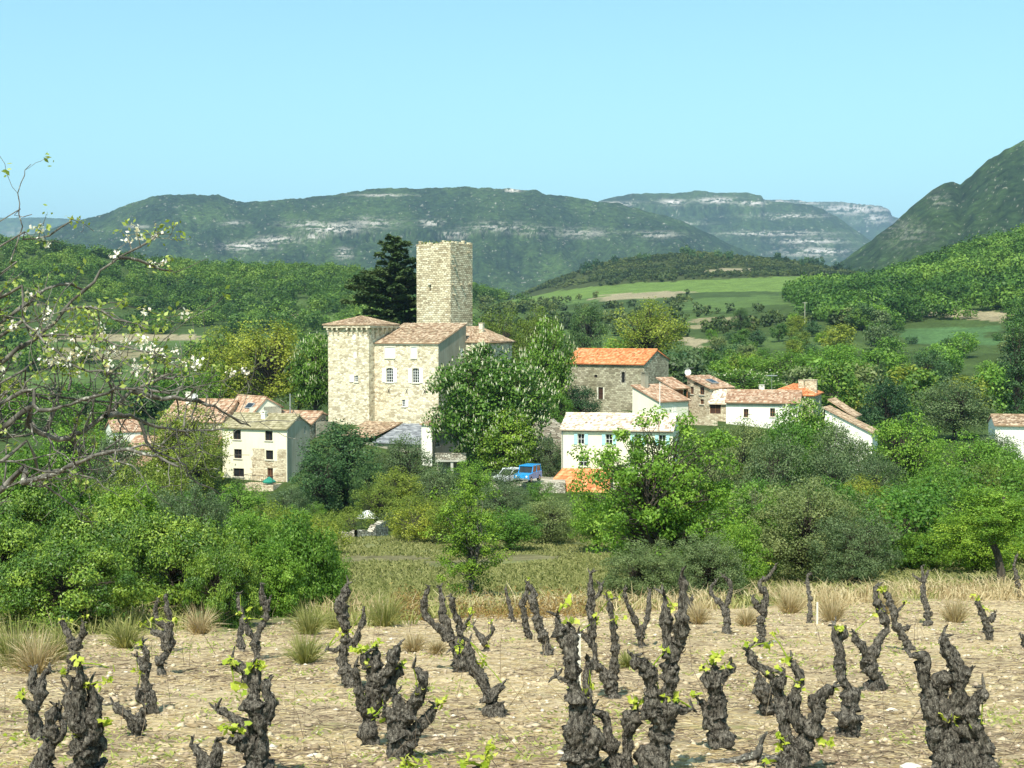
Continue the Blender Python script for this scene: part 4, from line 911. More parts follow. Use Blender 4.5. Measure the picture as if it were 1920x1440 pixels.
mb = MB(); mb.bar((0, -.1, .05), (0, -.6, .4), .012, 4); mb.obj('receiver_arm', M['zinc'], r)
b = Bld('shed', 'open timbered shed under a small brown tiled roof between the two pink roofed houses', 'shed', 1262, 178, 55, 1233, 1290, 780)
D, W = b.D, b.W; zf = b.zl(728); zl_ = b.zl(714); mb = MB(); mb.box(-W, -.8, .2, D, -3, zl_-.5); b.wall = mb.obj('wall', M['cream2'], b.root)
roof(b.root, (.4, -.2, zf), (.4, D+.1, zf), (-W-.1, D+.1, zl_+.35), (-W-.1, -.2, zl_+.35), 'tile_pink'); mb = MB(); [mb.bar((.1, y, -3), (.1, y, zf-.1), .1, 5) for y in (.1, D-.2)]; mb.obj('post', M['brownwood'], b.root)
mb = MB(); mb.box(-.6, .3, .2, D, zf-2.2, zf-2.05); mb.box(-.75, -.7, .4, D-.2, zf-2, zf-.3); mb.obj('balcony', M['brownwood'], b.root)
b = Bld('house', 'link building with small pale roof and dark porch between stone house and long white house', 'house', 1362, 172, 20, 1330, 1380, 790)
b.D = 4; zf = b.zl(756); b.shell(M['rubble'], zf, zf+1.3, [b.opening('front', 1331.5, 1352, 759, 776)]); b.window('front', b.opening('front', 1331.5, 1352, 759, 776), door=True, frame='brownwood'); roof(b.root, (-b.W-.2, -.3, zf-.05), (.2, -.3, zf-.05), (.2, 4.2, zf+1.5), (-b.W-.2, 4.2, zf+1.5), 'tile_pale')
b = Bld('house', 'long white house with shallow orange-brown roof among the trees right of the chapel', 'house', 1500, 166, 14, 1362, 1520, 810)
b.D = 6; zf = b.zl(754); zr_ = b.zl(734, 3); fo = [b.opening('front', 1444.5, 1454, 766, 782), b.opening('front', 1395, 1404, 768, 784)]
b.shell(M['white'], zf, zf, fo, [], (3, zr_)); [b.window('front', q, 'dark', frame='brownwood') for q in fo]; gable_roof(b, zf, (3, zr_), zf, 'tile_pink', ov=.4)
mb = MB(); mb.box(-b.W+.1, -.02, -.012, -.003, b.zl(762), zf-.1); mb.obj('grey_band', M['cement'], b.wall)  # grey strip paints the eave's shadow onto the white front
b = Bld('house', 'rear house with bright orange hipped roof and two stone chimneys behind the long white house', 'house', 1525, 180, 20, 1437, 1548, 800)
b.D = 8; zf = b.zl(741); zr_ = b.zl(720, 4); b.shell(M['rubble'], zf, zf); W = b.W; a_, c_ = (-W-.3, -.4), (.3, 8.4)
e1, e2 = (-W+3, 4, zr_), (-2.5, 4, zr_); q = [(a_[0], a_[1], zf), (c_[0], a_[1], zf), (c_[0], c_[1], zf), (a_[0], c_[1], zf)]
roof(b.root, q[0], q[1], e2, e1, 'tile_red'); roof(b.root, q[1], q[2], e2, e2, 'tile_red'); roof(b.root, q[2], q[3], e1, e2, 'tile_red'); roof(b.root, q[3], q[0], e1, e1, 'tile_red')
chimney(b.root, b.xl(1498), 2.5, zf, b.zl(715), .75, .6, 'rubble', False, 'chimney'); chimney(b.root, b.xl(1515), 3.2, zf, b.zl(714.5), 1.5, .8, 'rubble', False, 'chimney')
p = P(1428, 730, 172); r = thing('house_chimney', 'white capped chimney rising at the ridge of the long white house', 'chimney', tuple(p)); 
chimney(r, 0, 0, -1.5, .25, .6, .5, 'white')
b = Bld('house', 'right-hand house with two stepped brown roofs falling to a white end wall', 'house', 1637, 150, 24, 1548, 1650, 900)
D = 3.4; W = b.W; zf = b.zl(812); zl_ = b.zl(767, 0); mb = MB(); mb.poly([(-W, 0, -3), (0, 0, -3), (0, 0, zf), (-W, 0, zl_)]); mb.poly([(0, 0, -3), (0, D, -3), (0, D, zf), (0, 0, zf)]); mb.poly([(-W, D, -3), (-W, 0, -3), (-W, 0, zl_), (-W, D, zl_)]); mb.poly([(0, D, -3), (-W, D, -3), (-W, D, zl_), (0, D, zf)])
b.wall = mb.obj('wall', M['white'], b.root); roof(b.root, (.3, -.25, zf-.05), (.3, D, zf-.05), (-W-.2, D, zl_+.1), (-W-.2, -.25, zl_+.1), 'tile_old')
roof(b.root, (-2.4, D+.05, zf+1.45), (-2.4, D+4, zf+1.45), (-W-.4, D+4, zl_+.8), (-W-.4, D+.05, zl_+.8), 'tile_old', name='upper_roof'); mb = MB(); mb.box(-W, -2.9, D+.06, D+3.8, 0, zf+1.2); mb.obj('rear_wall', M['cream2'], b.root)
op = b.opening('front', 1603, 1607, 846, 856); b.window('front', op, 'dark', off=-.18)
b = Bld('house', 'cream house with pale tiled roof and blue shutters half hidden by the light green tree', 'house', 1262, 142, 12, 1053, 1290, 928)
b.D = 7; zf = b.zl(806); yr_ = 3.5; zr_ = b.zl(779, yr_); fo = [b.opening('front', *q) for q in ((1083.5, 1096, 816, 836), (1085, 1104, 860, 878), (1136, 1149, 816, 836), (1190, 1203, 816, 836), (1236, 1249, 816, 836), (1180, 1200, 860, 878), (1232, 1248, 860, 878))]
b.shell(M['cream'], zf, zf, fo, [], (yr_, zr_)); 
for i, q in enumerate(fo): b.window('front', q, 'open' if i not in (1, 5, 6) else 'dark', sh='blueshutter', bars=(1, 1))
gable_roof(b, zf, (yr_, zr_), zf, 'tile_pale', ov=.4); mb = MB(); mb.box(-b.W, 0, -.012, -.003, b.zl(812.5), zf-.02); mb.obj('eave_band', M['cement'], b.wall); downpipe(b, -b.W+.1, -.07, -1, zf-.1)
W = b.W; x1 = b.xl(1150); z1 = b.zl(882); z0 = b.zl(926)
roof(b.root, (b.xl(1022), -3.2, z0), (x1, -3.2, z0), (x1, -.03, z1), (-W+.1, -.03, z1), 'tile_red', name='porch_roof'); mb = MB(); [mb.bar((x, -3.0, z0-2.6), (x, -3.0, z0-.08), .09) for x in (b.xl(1030), b.xl(1075), x1-.3)]; mb.obj('porch_post', M['brownwood'], b.root)
b = Bld('house', 'small white house with a grey roof cut by the right edge of the view', 'house', 1940, 150, 12, 1868, 1975, 850)
b.D = 6; zf = b.zl(797); b.shell(M['white'], zf, zf, [], [], (3, zf+.8)); gable_roof(b, zf, (3, zf+.8), zf, 'tile_old')
b = Bld('shed', 'low white shed glimpsed under the trees at the right', 'shed', 1722, 88, 15, 1668, 1740, 1042)
b.D = 3; zf = b.zl(1028); b.shell(M['white'], zf, zf+.3); roof(b.root, (-b.W-.2, -.3, zf), (.2, -.3, zf), (.2, 3.2, zf+.4), (-b.W-.2, 3.2, zf+.4), 'slate', pitch=.5, amp=.02)
b = Bld('shed', 'grey roofed low shed behind the grass at the right', 'shed', 1812, 84, 10, 1778, 1835, 1050)
b.D = 3; zf = b.zl(1040); b.shell(M['greywall'], zf, zf+.9); roof(b.root, (-b.W-.2, -.3, zf), (.2, -.3, zf), (.2, 3.2, zf+1), (-b.W-.2, 3.2, zf+1), 'slate', pitch=.5, amp=.015)
# ---- walls, posts, vehicles --------------------------------------------------
def wallseg(name, label, pts, Ys, h, th, mat, cat='wall', jit=.08, deep=2.5):
    """wall along photo points (px, py of its top)"""
    mb = MB(); g = np.random.default_rng(int(pts[0][0])); T = [P(a_, c_, y) for (a_, c_), y in zip(pts, Ys)]; base = T[0].copy(); base.z -= h
    r = thing(name, label, cat, tuple(base))
    for p_, q_ in zip(T[:-1], T[1:]):
        n_ = max(1, int((q_-p_).length/.45)); nn = (q_-p_).cross(Vector((0, 0, 1))).normalized()*th/2; hj = [g.normal()*jit for _ in range(n_+1)]
        for i in range(n_):
            a_ = p_.lerp(q_, i/n_)-base; c_ = p_.lerp(q_, (i+1)/n_)-base; a_.z += hj[i]; c_.z += hj[i+1]
            lo = lambda v: Vector((v.x, v.y, v.z-h-deep)); mb.poly([a_-nn, c_-nn, c_+nn, a_+nn]); mb.poly([lo(a_)-nn, lo(c_)-nn, c_-nn, a_-nn][::-1]); mb.poly([lo(a_)+nn, lo(c_)+nn, c_+nn, a_+nn])
    mb.obj('masonry', M[mat], r); return r
wallseg('retaining_wall', 'pale stone retaining wall holding up the lane with the blue car', [(900, 935), (925, 918), (960, 913), (1008, 914)], [128, 132, 138, 140], 2.2, .5, 'drywall')
wallseg('stone_wall', 'tall ruined stone wall with ivy between chestnut and the blue shuttered house', [(985, 800), (1005, 792), (1030, 786), (1056, 792)], [163, 162, 161, 160], 3.5, .6, 'drywall', jit=.2)
wallseg('stone_wall', 'dry stone terrace wall at the edge of the brown meadow', [(640, 1000), (665, 992), (700, 986), (722, 984)], [100, 100, 102, 104], 1.2, .5, 'drywall', jit=.15)
wallseg('stone_wall', 'stone garden wall below the chapel door', [(1056, 744), (1090, 750), (1150, 768), (1210, 776)], [176, 176, 175, 174], 1.4, .5, 'chapel', jit=.1)
wallseg('garden_wall', 'long pink-brown garden wall below the pink roofed houses', [(1240, 783), (1290, 782), (1345, 781)], [165, 165, 165], 1.2, .4, 'rubble', jit=.03)
wallseg('garden_wall', 'grey wall between the low pink roofed house and the castle', [(590, 792), (628, 790)], [163, 165], 2.5, .4, 'greywall', jit=.02)
0 and wallseg('stone_wall', 'pale rocky bank wall behind the shrubs under the castle', [(655, 940), (690, 946), (722, 960)], [118, 117, 116], 2.4, .8, 'drywall', jit=.2)
p = P(1045, 840, 158); r = thing('ruined_arch', 'dark arched doorway in a ruined stone front behind the blue car', 'ruin', tuple(P(1012, 880, 156)))
mb = MB(); mb.box(-1.5, -.75, 0, .6, -2, 3.4); mb.box(.75, 1.5, 0, .6, -2, 3.4); mb.box(-.75, .75, 0, .6, 2.2, 3.4); mb.obj('masonry', M['drywall'], r); mb = MB(); mb.poly([(-.75, .5, -2), (.75, .5, -2), (.75, .5, 2.2), (-.75, .5, 2.2)]); mb.obj('dark_doorway', M['darkwood'], r)
def car(px, py, Y, rz, paint, label, jeep=False):
    p = P(px, py, Y); r = thing('parked_car', label, 'car', tuple(p), rz); mb = MB(); Lc, Wc = (3.6, 1.6)
    prof = [(-Lc/2, .35), (-Lc/2, .85), (-.75, .95), (-.5, 1.0), (1.75, 1.0), (Lc/2, .9), (Lc/2, .35)] if jeep else [(-Lc/2, .32), (-Lc/2, .65), (-1.0, .85), (1.5, .88), (Lc/2, .8), (Lc/2, .32)]
    ring = lambda w_: [(x, w_, z) for x, z in prof]; a_, c_ = ring(-Wc/2), ring(Wc/2); mb.poly(a_); mb.poly(c_[::-1]); [mb.poly([a_[i], c_[i], c_[(i+1) % len(a_)], a_[(i+1) % len(a_)]]) for i in range(len(a_))]
    mb.obj('body', M[paint], r)
    gb = [(-.75, .955), (-.45, 1.55), (1.55, 1.58), (1.72, 1.0)] if jeep else [(-.95, .86), (-.3, 1.36), (1.0, 1.4), (1.6, .88)]
    m2 = MB(); w2 = Wc/2-.1; a_ = [(x, -w2, z) for x, z in gb]; c_ = [(x, w2, z) for x, z in gb]; m2.poly(a_); m2.poly(c_[::-1]); [m2.poly([a_[i], c_[i], c_[i+1], a_[i+1]]) for i in range(3)]; m2.obj('windows', M['glass'], r)
    m3 = MB(); m3.box(gb[1][0]-.1, gb[2][0]+.12, -w2-.04, w2+.04, gb[1][1]+.02, gb[1][1]+.1)
    for x0, z0, x1, z1 in ((gb[0][0], gb[0][1], gb[1][0], gb[1][1]), (.5, .95, .5, gb[1][1]+.02), (gb[3][0], gb[3][1], gb[2][0], gb[2][1])):
        for y in (-w2-.01, w2+.01): m3.bar((x0, y, z0), (x1, y, z1), .045, 5)
    m3.obj('roof', M[paint], r)
    for x in (-1.15, 1.15):
        for y in (-Wc/2+.1, Wc/2-.1):
            mw = MB(); mw.bar((x, y-.1, .33), (x, y+.1, .33), .33, 16); o = mw.obj('wheel', M['rubber'], r); mr = MB(); s_ = 1 if y > 0 else -1; mr.bar((x, y+s_*.1, .33), (x, y+s_*.112, .33), .19, 12); mr.obj('rim', M['zinc'], o)
    for y in (-.55, .55): mh = MB(); mh.bar((-Lc/2-.03, y, .68), (-Lc/2+.02, y, .68), .1, 10); mh.obj('headlight', M['shutter'], r)
    mb = MB(); mb.box(-Lc/2-.08, -Lc/2-.005, -.75, .75, .36, .5); mb.obj('bumper', M['zinc'], r)
    return r
car(990, 903, 139, R(68), 'bluepaint', 'bright blue jeep parked on the lane under the chestnut', True)
car(957, 905, 141, R(50), 'carwhite', 'white car parked behind the blue jeep under the chestnut')
mb = MB(); g = np.random.default_rng(3); pp = [P(a_, c_, y) for a_, c_, y in ((900, 916, 140), (1060, 916, 140), (1060, 894, 150), (900, 894, 150))]; pp = [Vector((p_.x, p_.y, zpy(905, 140)+.02)) for p_ in pp]; mb.poly(pp); mb.poly([pp[0], pp[1], pp[1]-Vector((0, 0, 2.4)), pp[0]-Vector((0, 0, 2.4))])
obj('lane', mb.mesh('lane'), M['drywall'], kind='structure')
def pole(px, y0, y1, Y, r_, mat, label, name='pole', cat='pole', arm=False):
    p = P(px, y0, Y); h = zpy(y1, Y)-zpy(y0, Y); r = thing(name, label, cat, tuple(p)); mb = MB(); mb.bar((0, 0, -1), (0, 0, h), r_, 8, r_*.7); mb.obj('post', M[mat], r)
    if arm: mb = MB(); mb.box(-.7, .7, -.06, .06, h-.35, h-.23); mb.obj('crossarm', M[mat], r)
    return r
pole(1237, 775, 716, 166, .05, 'shutter', 'thin white flag pole before the brown lean-to roof')
pole(1509, 600, 566, 420, .13, 'cement', 'lone pale utility pole on the far fields', 'utility_pole', 'utility pole', True)
pole(1447, 735, 700, 182, .03, 'zinc', 'thin television aerial above the orange hipped roof', 'aerial', 'aerial', True)
pole(544, 772, 738, 165, .09, 'zinc', 'metal flue behind the cream three storey house', 'flue', 'flue')
p = P(364, 752, 160); r = thing('satellite_dish', 'round white satellite dish above the orange roof seen between apple twigs', 'satellite dish', tuple(p)); mb = MB(); mb.bar((0, 0, -.8), (0, 0, .3), .03); mb.obj('mast', M['zinc'], r); obj('dish', bpy.data.meshes['dish'], None, r)
p = P(690, 968, 112); r = thing('tarpaulin', 'white sheet lying over a low heap beside the shrubs under the castle', 'tarpaulin', tuple(p)); mb = MB(); g = np.random.default_rng(8); n_ = 7; hh = lambda i, j: (.75*math.sin(math.pi*i/n_)*math.sin(math.pi*j/n_)+.12*g.random() if 0 < i < n_ and 0 < j < n_ else -.2); H_ = [[hh(i, j) for j in range(n_+1)] for i in range(n_+1)]
[mb.poly([(-1.3+2.6*i/n_, -.8+1.6*j/n_, H_[i][j]), (-1.3+2.6*(i+1)/n_, -.8+1.6*j/n_, H_[i+1][j]), (-1.3+2.6*(i+1)/n_, -.8+1.6*(j+1)/n_, H_[i+1][j+1]), (-1.3+2.6*i/n_, -.8+1.6*(j+1)/n_, H_[i][j+1])]) for i in range(n_) for j in range(n_)]; mb.obj('sheet', M['shutter'], r); r.scale = (.7, .7, .6)
# ------------------------------------------------------------------ trees
PR = {}
LMK = [(-60, 'left edge of the view'), (60, 'far left apple twigs'), (160, 'thick apple branch'), (262, 'white gabled house'), (350, 'low pale house'), (478, 'cream three storey house'), (560, 'cream house gable wall'),
 (655, 'castle turret'), (735, 'shuttered castle front'), (835, 'stone keep'), (925, 'big flowering chestnut'), (985, 'blue jeep'), (1060, 'orange porch roof'), (1130, 'chapel door'), (1170, 'chapel window'), (1240, 'light green ash'), (1310, 'satellite dish'),
 (1380, 'link building roof'), (1440, 'long white house'), (1506, 'small flowering chestnut'), (1560, 'orange hipped roof'), (1620, 'stepped brown roofs'), (1700, 'low white shed'), (1790, 'teal field'), (1905, 'narrow poplar'), (2010, 'right edge of the view')]
USED = {}
def auto_label(size, kind, px, rowword, extra=''):
    d, nm = min((abs(px-a), n_) for a, n_ in LMK); a = [a for a, n_ in LMK if n_ == nm][0]; dx = px-a
    rel = 'in line with' if abs(dx) < 14 else ('left of' if dx < 0 else 'right of')
    for lb in ('%s %s %s, %s the %s' % (size, kind, rowword, rel, nm), '%s rounder %s %s, %s the %s' % (size, kind, rowword, rel, nm), '%s fuller %s %s, %s the %s' % (size, kind, rowword, rel, nm), '%s paler %s %s, %s the %s' % (size, kind, rowword, rel, nm)):
        if lb not in USED: break
    USED[lb] = 1
    return lb

PR['chest'] = make_tree('chestnut', 1, L['chestnut'], 300, 95, .34, 16, 7.5, .12, 1.5, trunk_r=.45, candles=850, name='chestnut_tree', asp=.7)
PR['chestB'] = make_tree('chestnut', 2, L['chestnut'], 160, 80, .34, 14, 5.5, .12, 1.35, shape='oval', trunk_r=.4, candles=270, name='chestnut_tree', asp=.7)
for i in range(2):
    PR['oak%d' % i] = make_tree('oak', 10+i, L['oak'], 130, 85, .27, 11, 5, .12, 1.15, trunk_r=.28, name='broadleaf_tree')
    PR['bright%d' % i] = make_tree('bright', 20+i, L['bright'], 120, 85, .26, 11, 4.6, .12, 1.1, 'up', trunk_r=.24, stems=2, name='broadleaf_tree')
    PR['olive%d' % i] = make_tree('olive', 30+i, L['olive'], 130, 70, .25, 13, 4.8, .15, 1.1, 'oval', trunk_r=.3, name='plane_tree', hollow=.35)
    PR['grey%d' % i] = make_tree('grey', 40+i, L['grey'], 120, 90, .20, 9, 4, .05, 1.0, 'round', trunk_r=.16, stems=3, name='broadleaf_tree')
    PR['dark%d' % i] = make_tree('dark', 50+i, L['dark'], 120, 95, .24, 10, 4, .04, 1.05, 'oval', trunk_r=.25, name='evergreen_tree')
    PR['bushO%d' % i] = make_tree('bush', 60+i, L['oak'], 50, 90, .17, 4, 2.6, .0, .75, 'round', trunk_r=.08, stems=3, name='bush')
    PR['bushG%d' % i] = make_tree('bush', 63+i, L['grey'], 50, 90, .15, 4, 2.6, .0, .75, 'round', trunk_r=.08, stems=3, name='bush')
    PR['bushY%d' % i] = make_tree('bush', 66+i, L['olive'], 50, 90, .15, 4, 2.6, .0, .75, 'round', trunk_r=.08, stems=3, name='bush')
PR['poplar'] = make_tree('poplar', 70, L['dark'], 110, 70, .26, 20, 2.2, .04, .9, 'col', trunk_r=.25, name='poplar')
PR['nearA'] = make_tree('near', 80, L['bright'], 250, 120, .15, 9, 4.3, .08, .52, 'round', trunk_r=.13, stems=4, name='ash_tree', hollow=.12, limbs=1.8)
PR['nearB'] = make_tree('near', 81, L['bright'], 180, 130, .13, 6, 3, .0, .55, 'round', trunk_r=.08, stems=4, name='broadleaf_tree', hollow=.3)
PR['nearG'] = make_tree('near', 82, L['grey'], 230, 130, .12, 6.5, 3.6, .0, .6, 'round', trunk_r=.09, stems=4, name='broadleaf_tree', hollow=.3)
PR['nearT'] = make_tree('near', 83, L['chestnut'], 120, 95, .14, 8, 2.6, .0, .48, 'col', trunk_r=.09, stems=3, name='young_tree', hollow=.1, bark='barkgrey')
PR['laurA'] = make_tree('laurel', 84, L['laurel'], 105, 420, .125, 4.2, 3.0, -.05, .68, 'round', trunk_r=.10, stems=3, name='evergreen_bush', hollow=.62, asp=.42, flat=.55)
PR['laurB'] = make_tree('laurel', 85, L['laurel'], 105, 420, .12, 3.6, 3.0, -.05, .60, 'round', trunk_r=.10, stems=3, name='evergreen_bush', hollow=.62, asp=.42, flat=.55)
PR['nearC'] = make_tree('near', 86, L['bright'], 170, 190, .10, 3.2, 2.2, -.05, .45, 'round', trunk_r=.05, stems=4, name='leafy_bush', hollow=.35)
low = []
for i, (lf, h_, w_) in enumerate((('oak', 9, 4.2), ('wood', 9, 4.4), ('wood', 8, 4.6), ('bright', 10, 4.4), ('dark', 8, 3.6), ('olive', 10, 4), ('grey', 7, 4), ('bright', 9, 4.6))):
    low.append(make_tree('low', 90+i, L[lf], 55, 34, .55, h_, w_, .08, 1.35, 'round', trunk_r=.2, name='broadleaf_tree', limbs=.3))
lowb = [make_tree('low', 100+i, L[lf], 22, 36, .38, 3.2, 2.6, .0, .95, 'round', trunk_r=.08, name='bush', limbs=.2) for i, lf in enumerate(('scrub', 'dark', 'wood', 'grey'))]
# cedar: flat tiers of drooping sprays on long level limbs
def cedar():
    g = np.random.default_rng(5); H = 19.0; fb = FB(); tb = FB(); tr = smooth_path([(0, 0, -1), (.15, 0, 6), (-.1, .1, 12), (.3, 0, H-.4)], 12, g, .05); tb.add(*tube(tr, np.linspace(.6, .06, 12), 9))
    P_, N_, T_ = [], [], []
    z = 2.2
    while z < H-.6:
        k = (z/H); Lm = (6.4*(1-k)**.62+.3)*(0.75+.45*g.random()); nb = 7 if k < .8 else 4; a0 = g.random()*6.28
        for j in range(nb):
            a = a0+j*6.283/nb+g.normal()*.25; l = Lm*(.45+.75*g.random()); d = np.array([math.cos(a), math.sin(a), 0]); up = .10+.35*k
            p = smooth_path([(0, 0, z), d*l*.5+np.array([0, 0, z+l*.5*up+.25]), d*l+np.array([0, 0, z+l*up-.15*l*(1-k)])], 7, g, .06); tb.add(*tube(p, np.linspace(.16*(1-k)+.05, .02, 7), 5))
            m = int(230*l/3)+50; t = g.random(m)**.6; c = np.stack([np.interp(t, np.linspace(0, 1, 7), p[:, q]) for q in range(3)], 1)
            side = np.array([-d[1], d[0], 0]); wd = (.28+.32*l*.35)*np.sin(np.clip(t, .08, 1)*2.6)[:, None]; s_ = g.uniform(-1, 1, (m, 1)); pos = c+side*s_*wd+np.array([0, 0, 1])*(g.normal(size=(m, 1))*.10-.22*s_**2)
            P_.append(pos); N_.append(unit(np.array([0, 0, 1.0])+.55*g.normal(size=(m, 3)))); T_.append(np.clip(.35+.4*g.random()+.3*g.random(m)-.15, 0, 1))
        z += .55+.5*g.random()*(1-k*.5)
    P_, N_, T_ = np.concatenate(P_), np.concatenate(N_), np.concatenate(T_); v, f, t = leaves(P_, N_, .42, T_, .45, g, .02)
    c = fmesh('cedar_crown', v, f, t); c.materials.append(L['cedar']); tm = tb.mesh('cedar_trunk', True); tm.materials.append(M['bark'])
    return dict(crown=c, trunk=tm, flowers=None, h=H, wr=5.6, name='cedar')
PR['cedar'] = cedar()
T = [ # proto, px, top py, width px, Y, label
 ('cedar', 742, 441, 225, 196, 'tall dark cedar with level tiers of branches just left of the stone keep'),
 ('chest', 920, 637, 222, 151, 'big flowering chestnut covered in white candles in front of the castle corner'),
 ('chestB', 1028, 586, 98, 168, 'second flowering chestnut, taller and darker, behind the big one and left of the chapel'),
 ('chestB', 592, 618, 96, 174, 'dark flowering chestnut tight against the left side of the castle turret'),
 ('chestB', 1506, 740, 128, 134, 'flowering chestnut before the long white house roof at the right'),
 ('chestB', 1355+40, 690, 150, 200, 'flowering chestnut among the trees behind the pink roofed houses'),
 ('olive0', 498, 584, 175, 186, 'large yellow-green plane tree left of the castle behind the cream house'),
 ('olive1', 428, 604, 150, 196, 'pale plane tree with long bare shoots behind the orange roofs'),
 ('bright0', 408, 672, 80, 188, 'fresh green tree at the left edge of the plane trees behind the orange roofs'),
 ('olive0', 1010, 560, 95, 215, 'yellow-green tree behind the flowering chestnut, right of the keep'),
 ('olive1', 945, 570, 100, 222, 'thin olive green tree standing just right of the keep'),
 ('olive1', 1215, 556, 150, 235, 'broad yellow-green tree behind the orange chapel roof'),
 ('dark0', 1265, 660, 95, 205, 'dark green tree touching the right gable of the chapel'),
 ('dark1', 1100, 552, 70, 300, 'dark round tree on the field edge above the chapel'),
 ('oak0', 1170, 640, 120, 216, 'green tree behind the middle of the chapel roof'),
 ('dark0', 1387, 574, 40, 420, 'lone round dark tree on the brown field beyond the village'),
 ('dark0', 648, 783, 165, 130, 'dense dark green tree below the castle turret'),
 ('dark1', 603, 832, 110, 126, 'dark green tree just right of the cream house, lower than its neighbour'),
 ('grey0', 762, 805, 110, 134, 'grey-green tree below the grey outbuilding roofs'),
 ('olive0', 745, 866, 100, 118, 'olive brown bushy tree in front of the grey-green one'),
 ('olive1', 790, 925, 130, 108, 'low olive green tree on the slope under the concrete terrace'),
 ('oak1', 883, 855, 90, 124, 'green tree in front of the concrete terrace post'),
 ('grey1', 940, 900, 100, 112, 'loose grey-green tree before the pale retaining wall'),
 ('grey0', 1030, 808, 60, 146, 'small grey-green tree between the blue jeep and the cream wall'),
 ('dark1', 1085, 712, 80, 168, 'dark shrub-like tree under the left end of the chapel'),
 ('oak1', 1050, 730, 60, 166, 'small green tree against the ruined wall left of the chapel'),
 ('grey0', 1395, 770, 120, 120, 'grey-green tree in front of the long white house'),
 ('grey1', 1330, 790, 110, 110, 'thin grey-green tree right of the light green ash'),
 ('grey1', 1460, 800, 130, 105, 'dull grey-green tree under the flowering chestnut'),
 ('grey0', 1560, 830, 130, 104, 'grey-green tree left of the white end wall'),
 ('olive0', 1625, 880, 100, 98, 'olive green tree below the white end wall'),
 ('oak0', 1700, 760, 150, 128, 'broad green tree right of the white end wall'),
 ('dark0', 1660, 700, 110, 165, 'dark tree behind the stepped brown roofs'),
 ('oak1', 1560, 640, 150, 230, 'spreading green tree above the long white house'),
 ('bright0', 1480, 650, 150, 225, 'bright green tree above the orange hipped roof'),
 ('grey1', 1790, 700, 150, 175, 'tall grey-green tree below the teal field'),
 ('dark1', 1740, 640, 80, 230, 'dark upright tree before the teal field'),
 ('oak0', 1830, 800, 150, 115, 'green tree left of the small white house at the edge'),
 ('bright1', 1890, 830, 130, 92, 'fresh green tree below the small white house at the edge'),
 ('bright0', 1770, 860, 140, 90, 'bright green tree above the dry grass at the right'),
 ('oak1', 1690, 900, 130, 82, 'mid green tree above the low white shed'),
 ('poplar', 1908, 556, 56, 160, 'tall narrow dark poplar at the right edge'),
 ('poplar', 1650, 470+200, 30, 240, 'slim dark cypress-like tree in the woods above the brown roofs'),
 ('nearA', 1240, 746, 335, 47, 'large light green ash with several thin stems before the cream house'),
 ('nearT', 876, 880, 150, 46, 'thin young tree with sparse dark green leaves at the meadow edge, centre'),
 ('nearG', 1210, 1000, 170, 40, 'grey-green shrubby tree at the foot of the light green ash'),
 ('nearG', 1520, 880, 230, 52, 'wide grey-green tree on the meadow edge right of the ash'),
 ('nearG', 1610, 945, 170, 48, 'grey-green shrub tree over the dry grass, right of centre'),
 ('nearA', 1420, 900, 190, 56, 'fresh green tree between the ash and the wide grey-green tree'),
 ('nearB', 1380, 960, 130, 44, 'low bright green tree just right of the ash foot'),
 ('nearB', 1835, 940, 170, 56, 'bright green tree close behind the leaning one at right'),
 ('nearB', 1735, 985, 110, 60, 'small bright green tree beside the low white shed'),
 ('nearC', 560, 955, 170, 33, 'bright green leafy bush at the right end of the hedge'),
 ('nearC', 500, 1010, 150, 31, 'bright green bush behind the paired vines at left'),
 ('nearC', 612, 1015, 80, 36, 'small light green bush at the left edge of the brown meadow'),
 ('laurA', 330, 945, 250, 29, 'big glossy dark green bush in the middle of the left hedge'),
 ('laurB', 120, 1000, 280, 26, 'glossy green bush at the left hedge, nearest the vines'),
 ('laurA', 200, 925, 260, 33, 'glossy yellow-green topped bush at the back of the left hedge'),
 ('laurB', -20, 950, 260, 28, 'glossy green bush cut by the left edge'),
 ('laurB', 410, 1010, 140, 27, 'rounded glossy bush at the right of the left hedge'),
 ('laurA', 40, 900, 240, 36, 'tall glossy bush behind the apple branches at far left'),
 ('nearB', 470, 935, 150, 45, 'light green tree behind the hedge below the cream house'),
 ('nearG', 360, 880, 170, 60, 'olive toned tree behind the hedge below the low pale house'),
 ('nearB', 230, 880, 190, 64, 'yellow-green tree behind the hedge under the white gable'),
 ('nearB', 70, 800, 220, 60, 'bright green tree behind the apple tree at far left'),
 ('bushY0', 345, 770, 120, 150, 'brownish loose bush before the orange roofed stone house'),
 ('bushY1', 300, 860, 130, 130, 'yellow-green bush below the low pale house'),
 ('oak0', 150, 780, 170, 150, 'green tree left of the small white gabled house'),
]
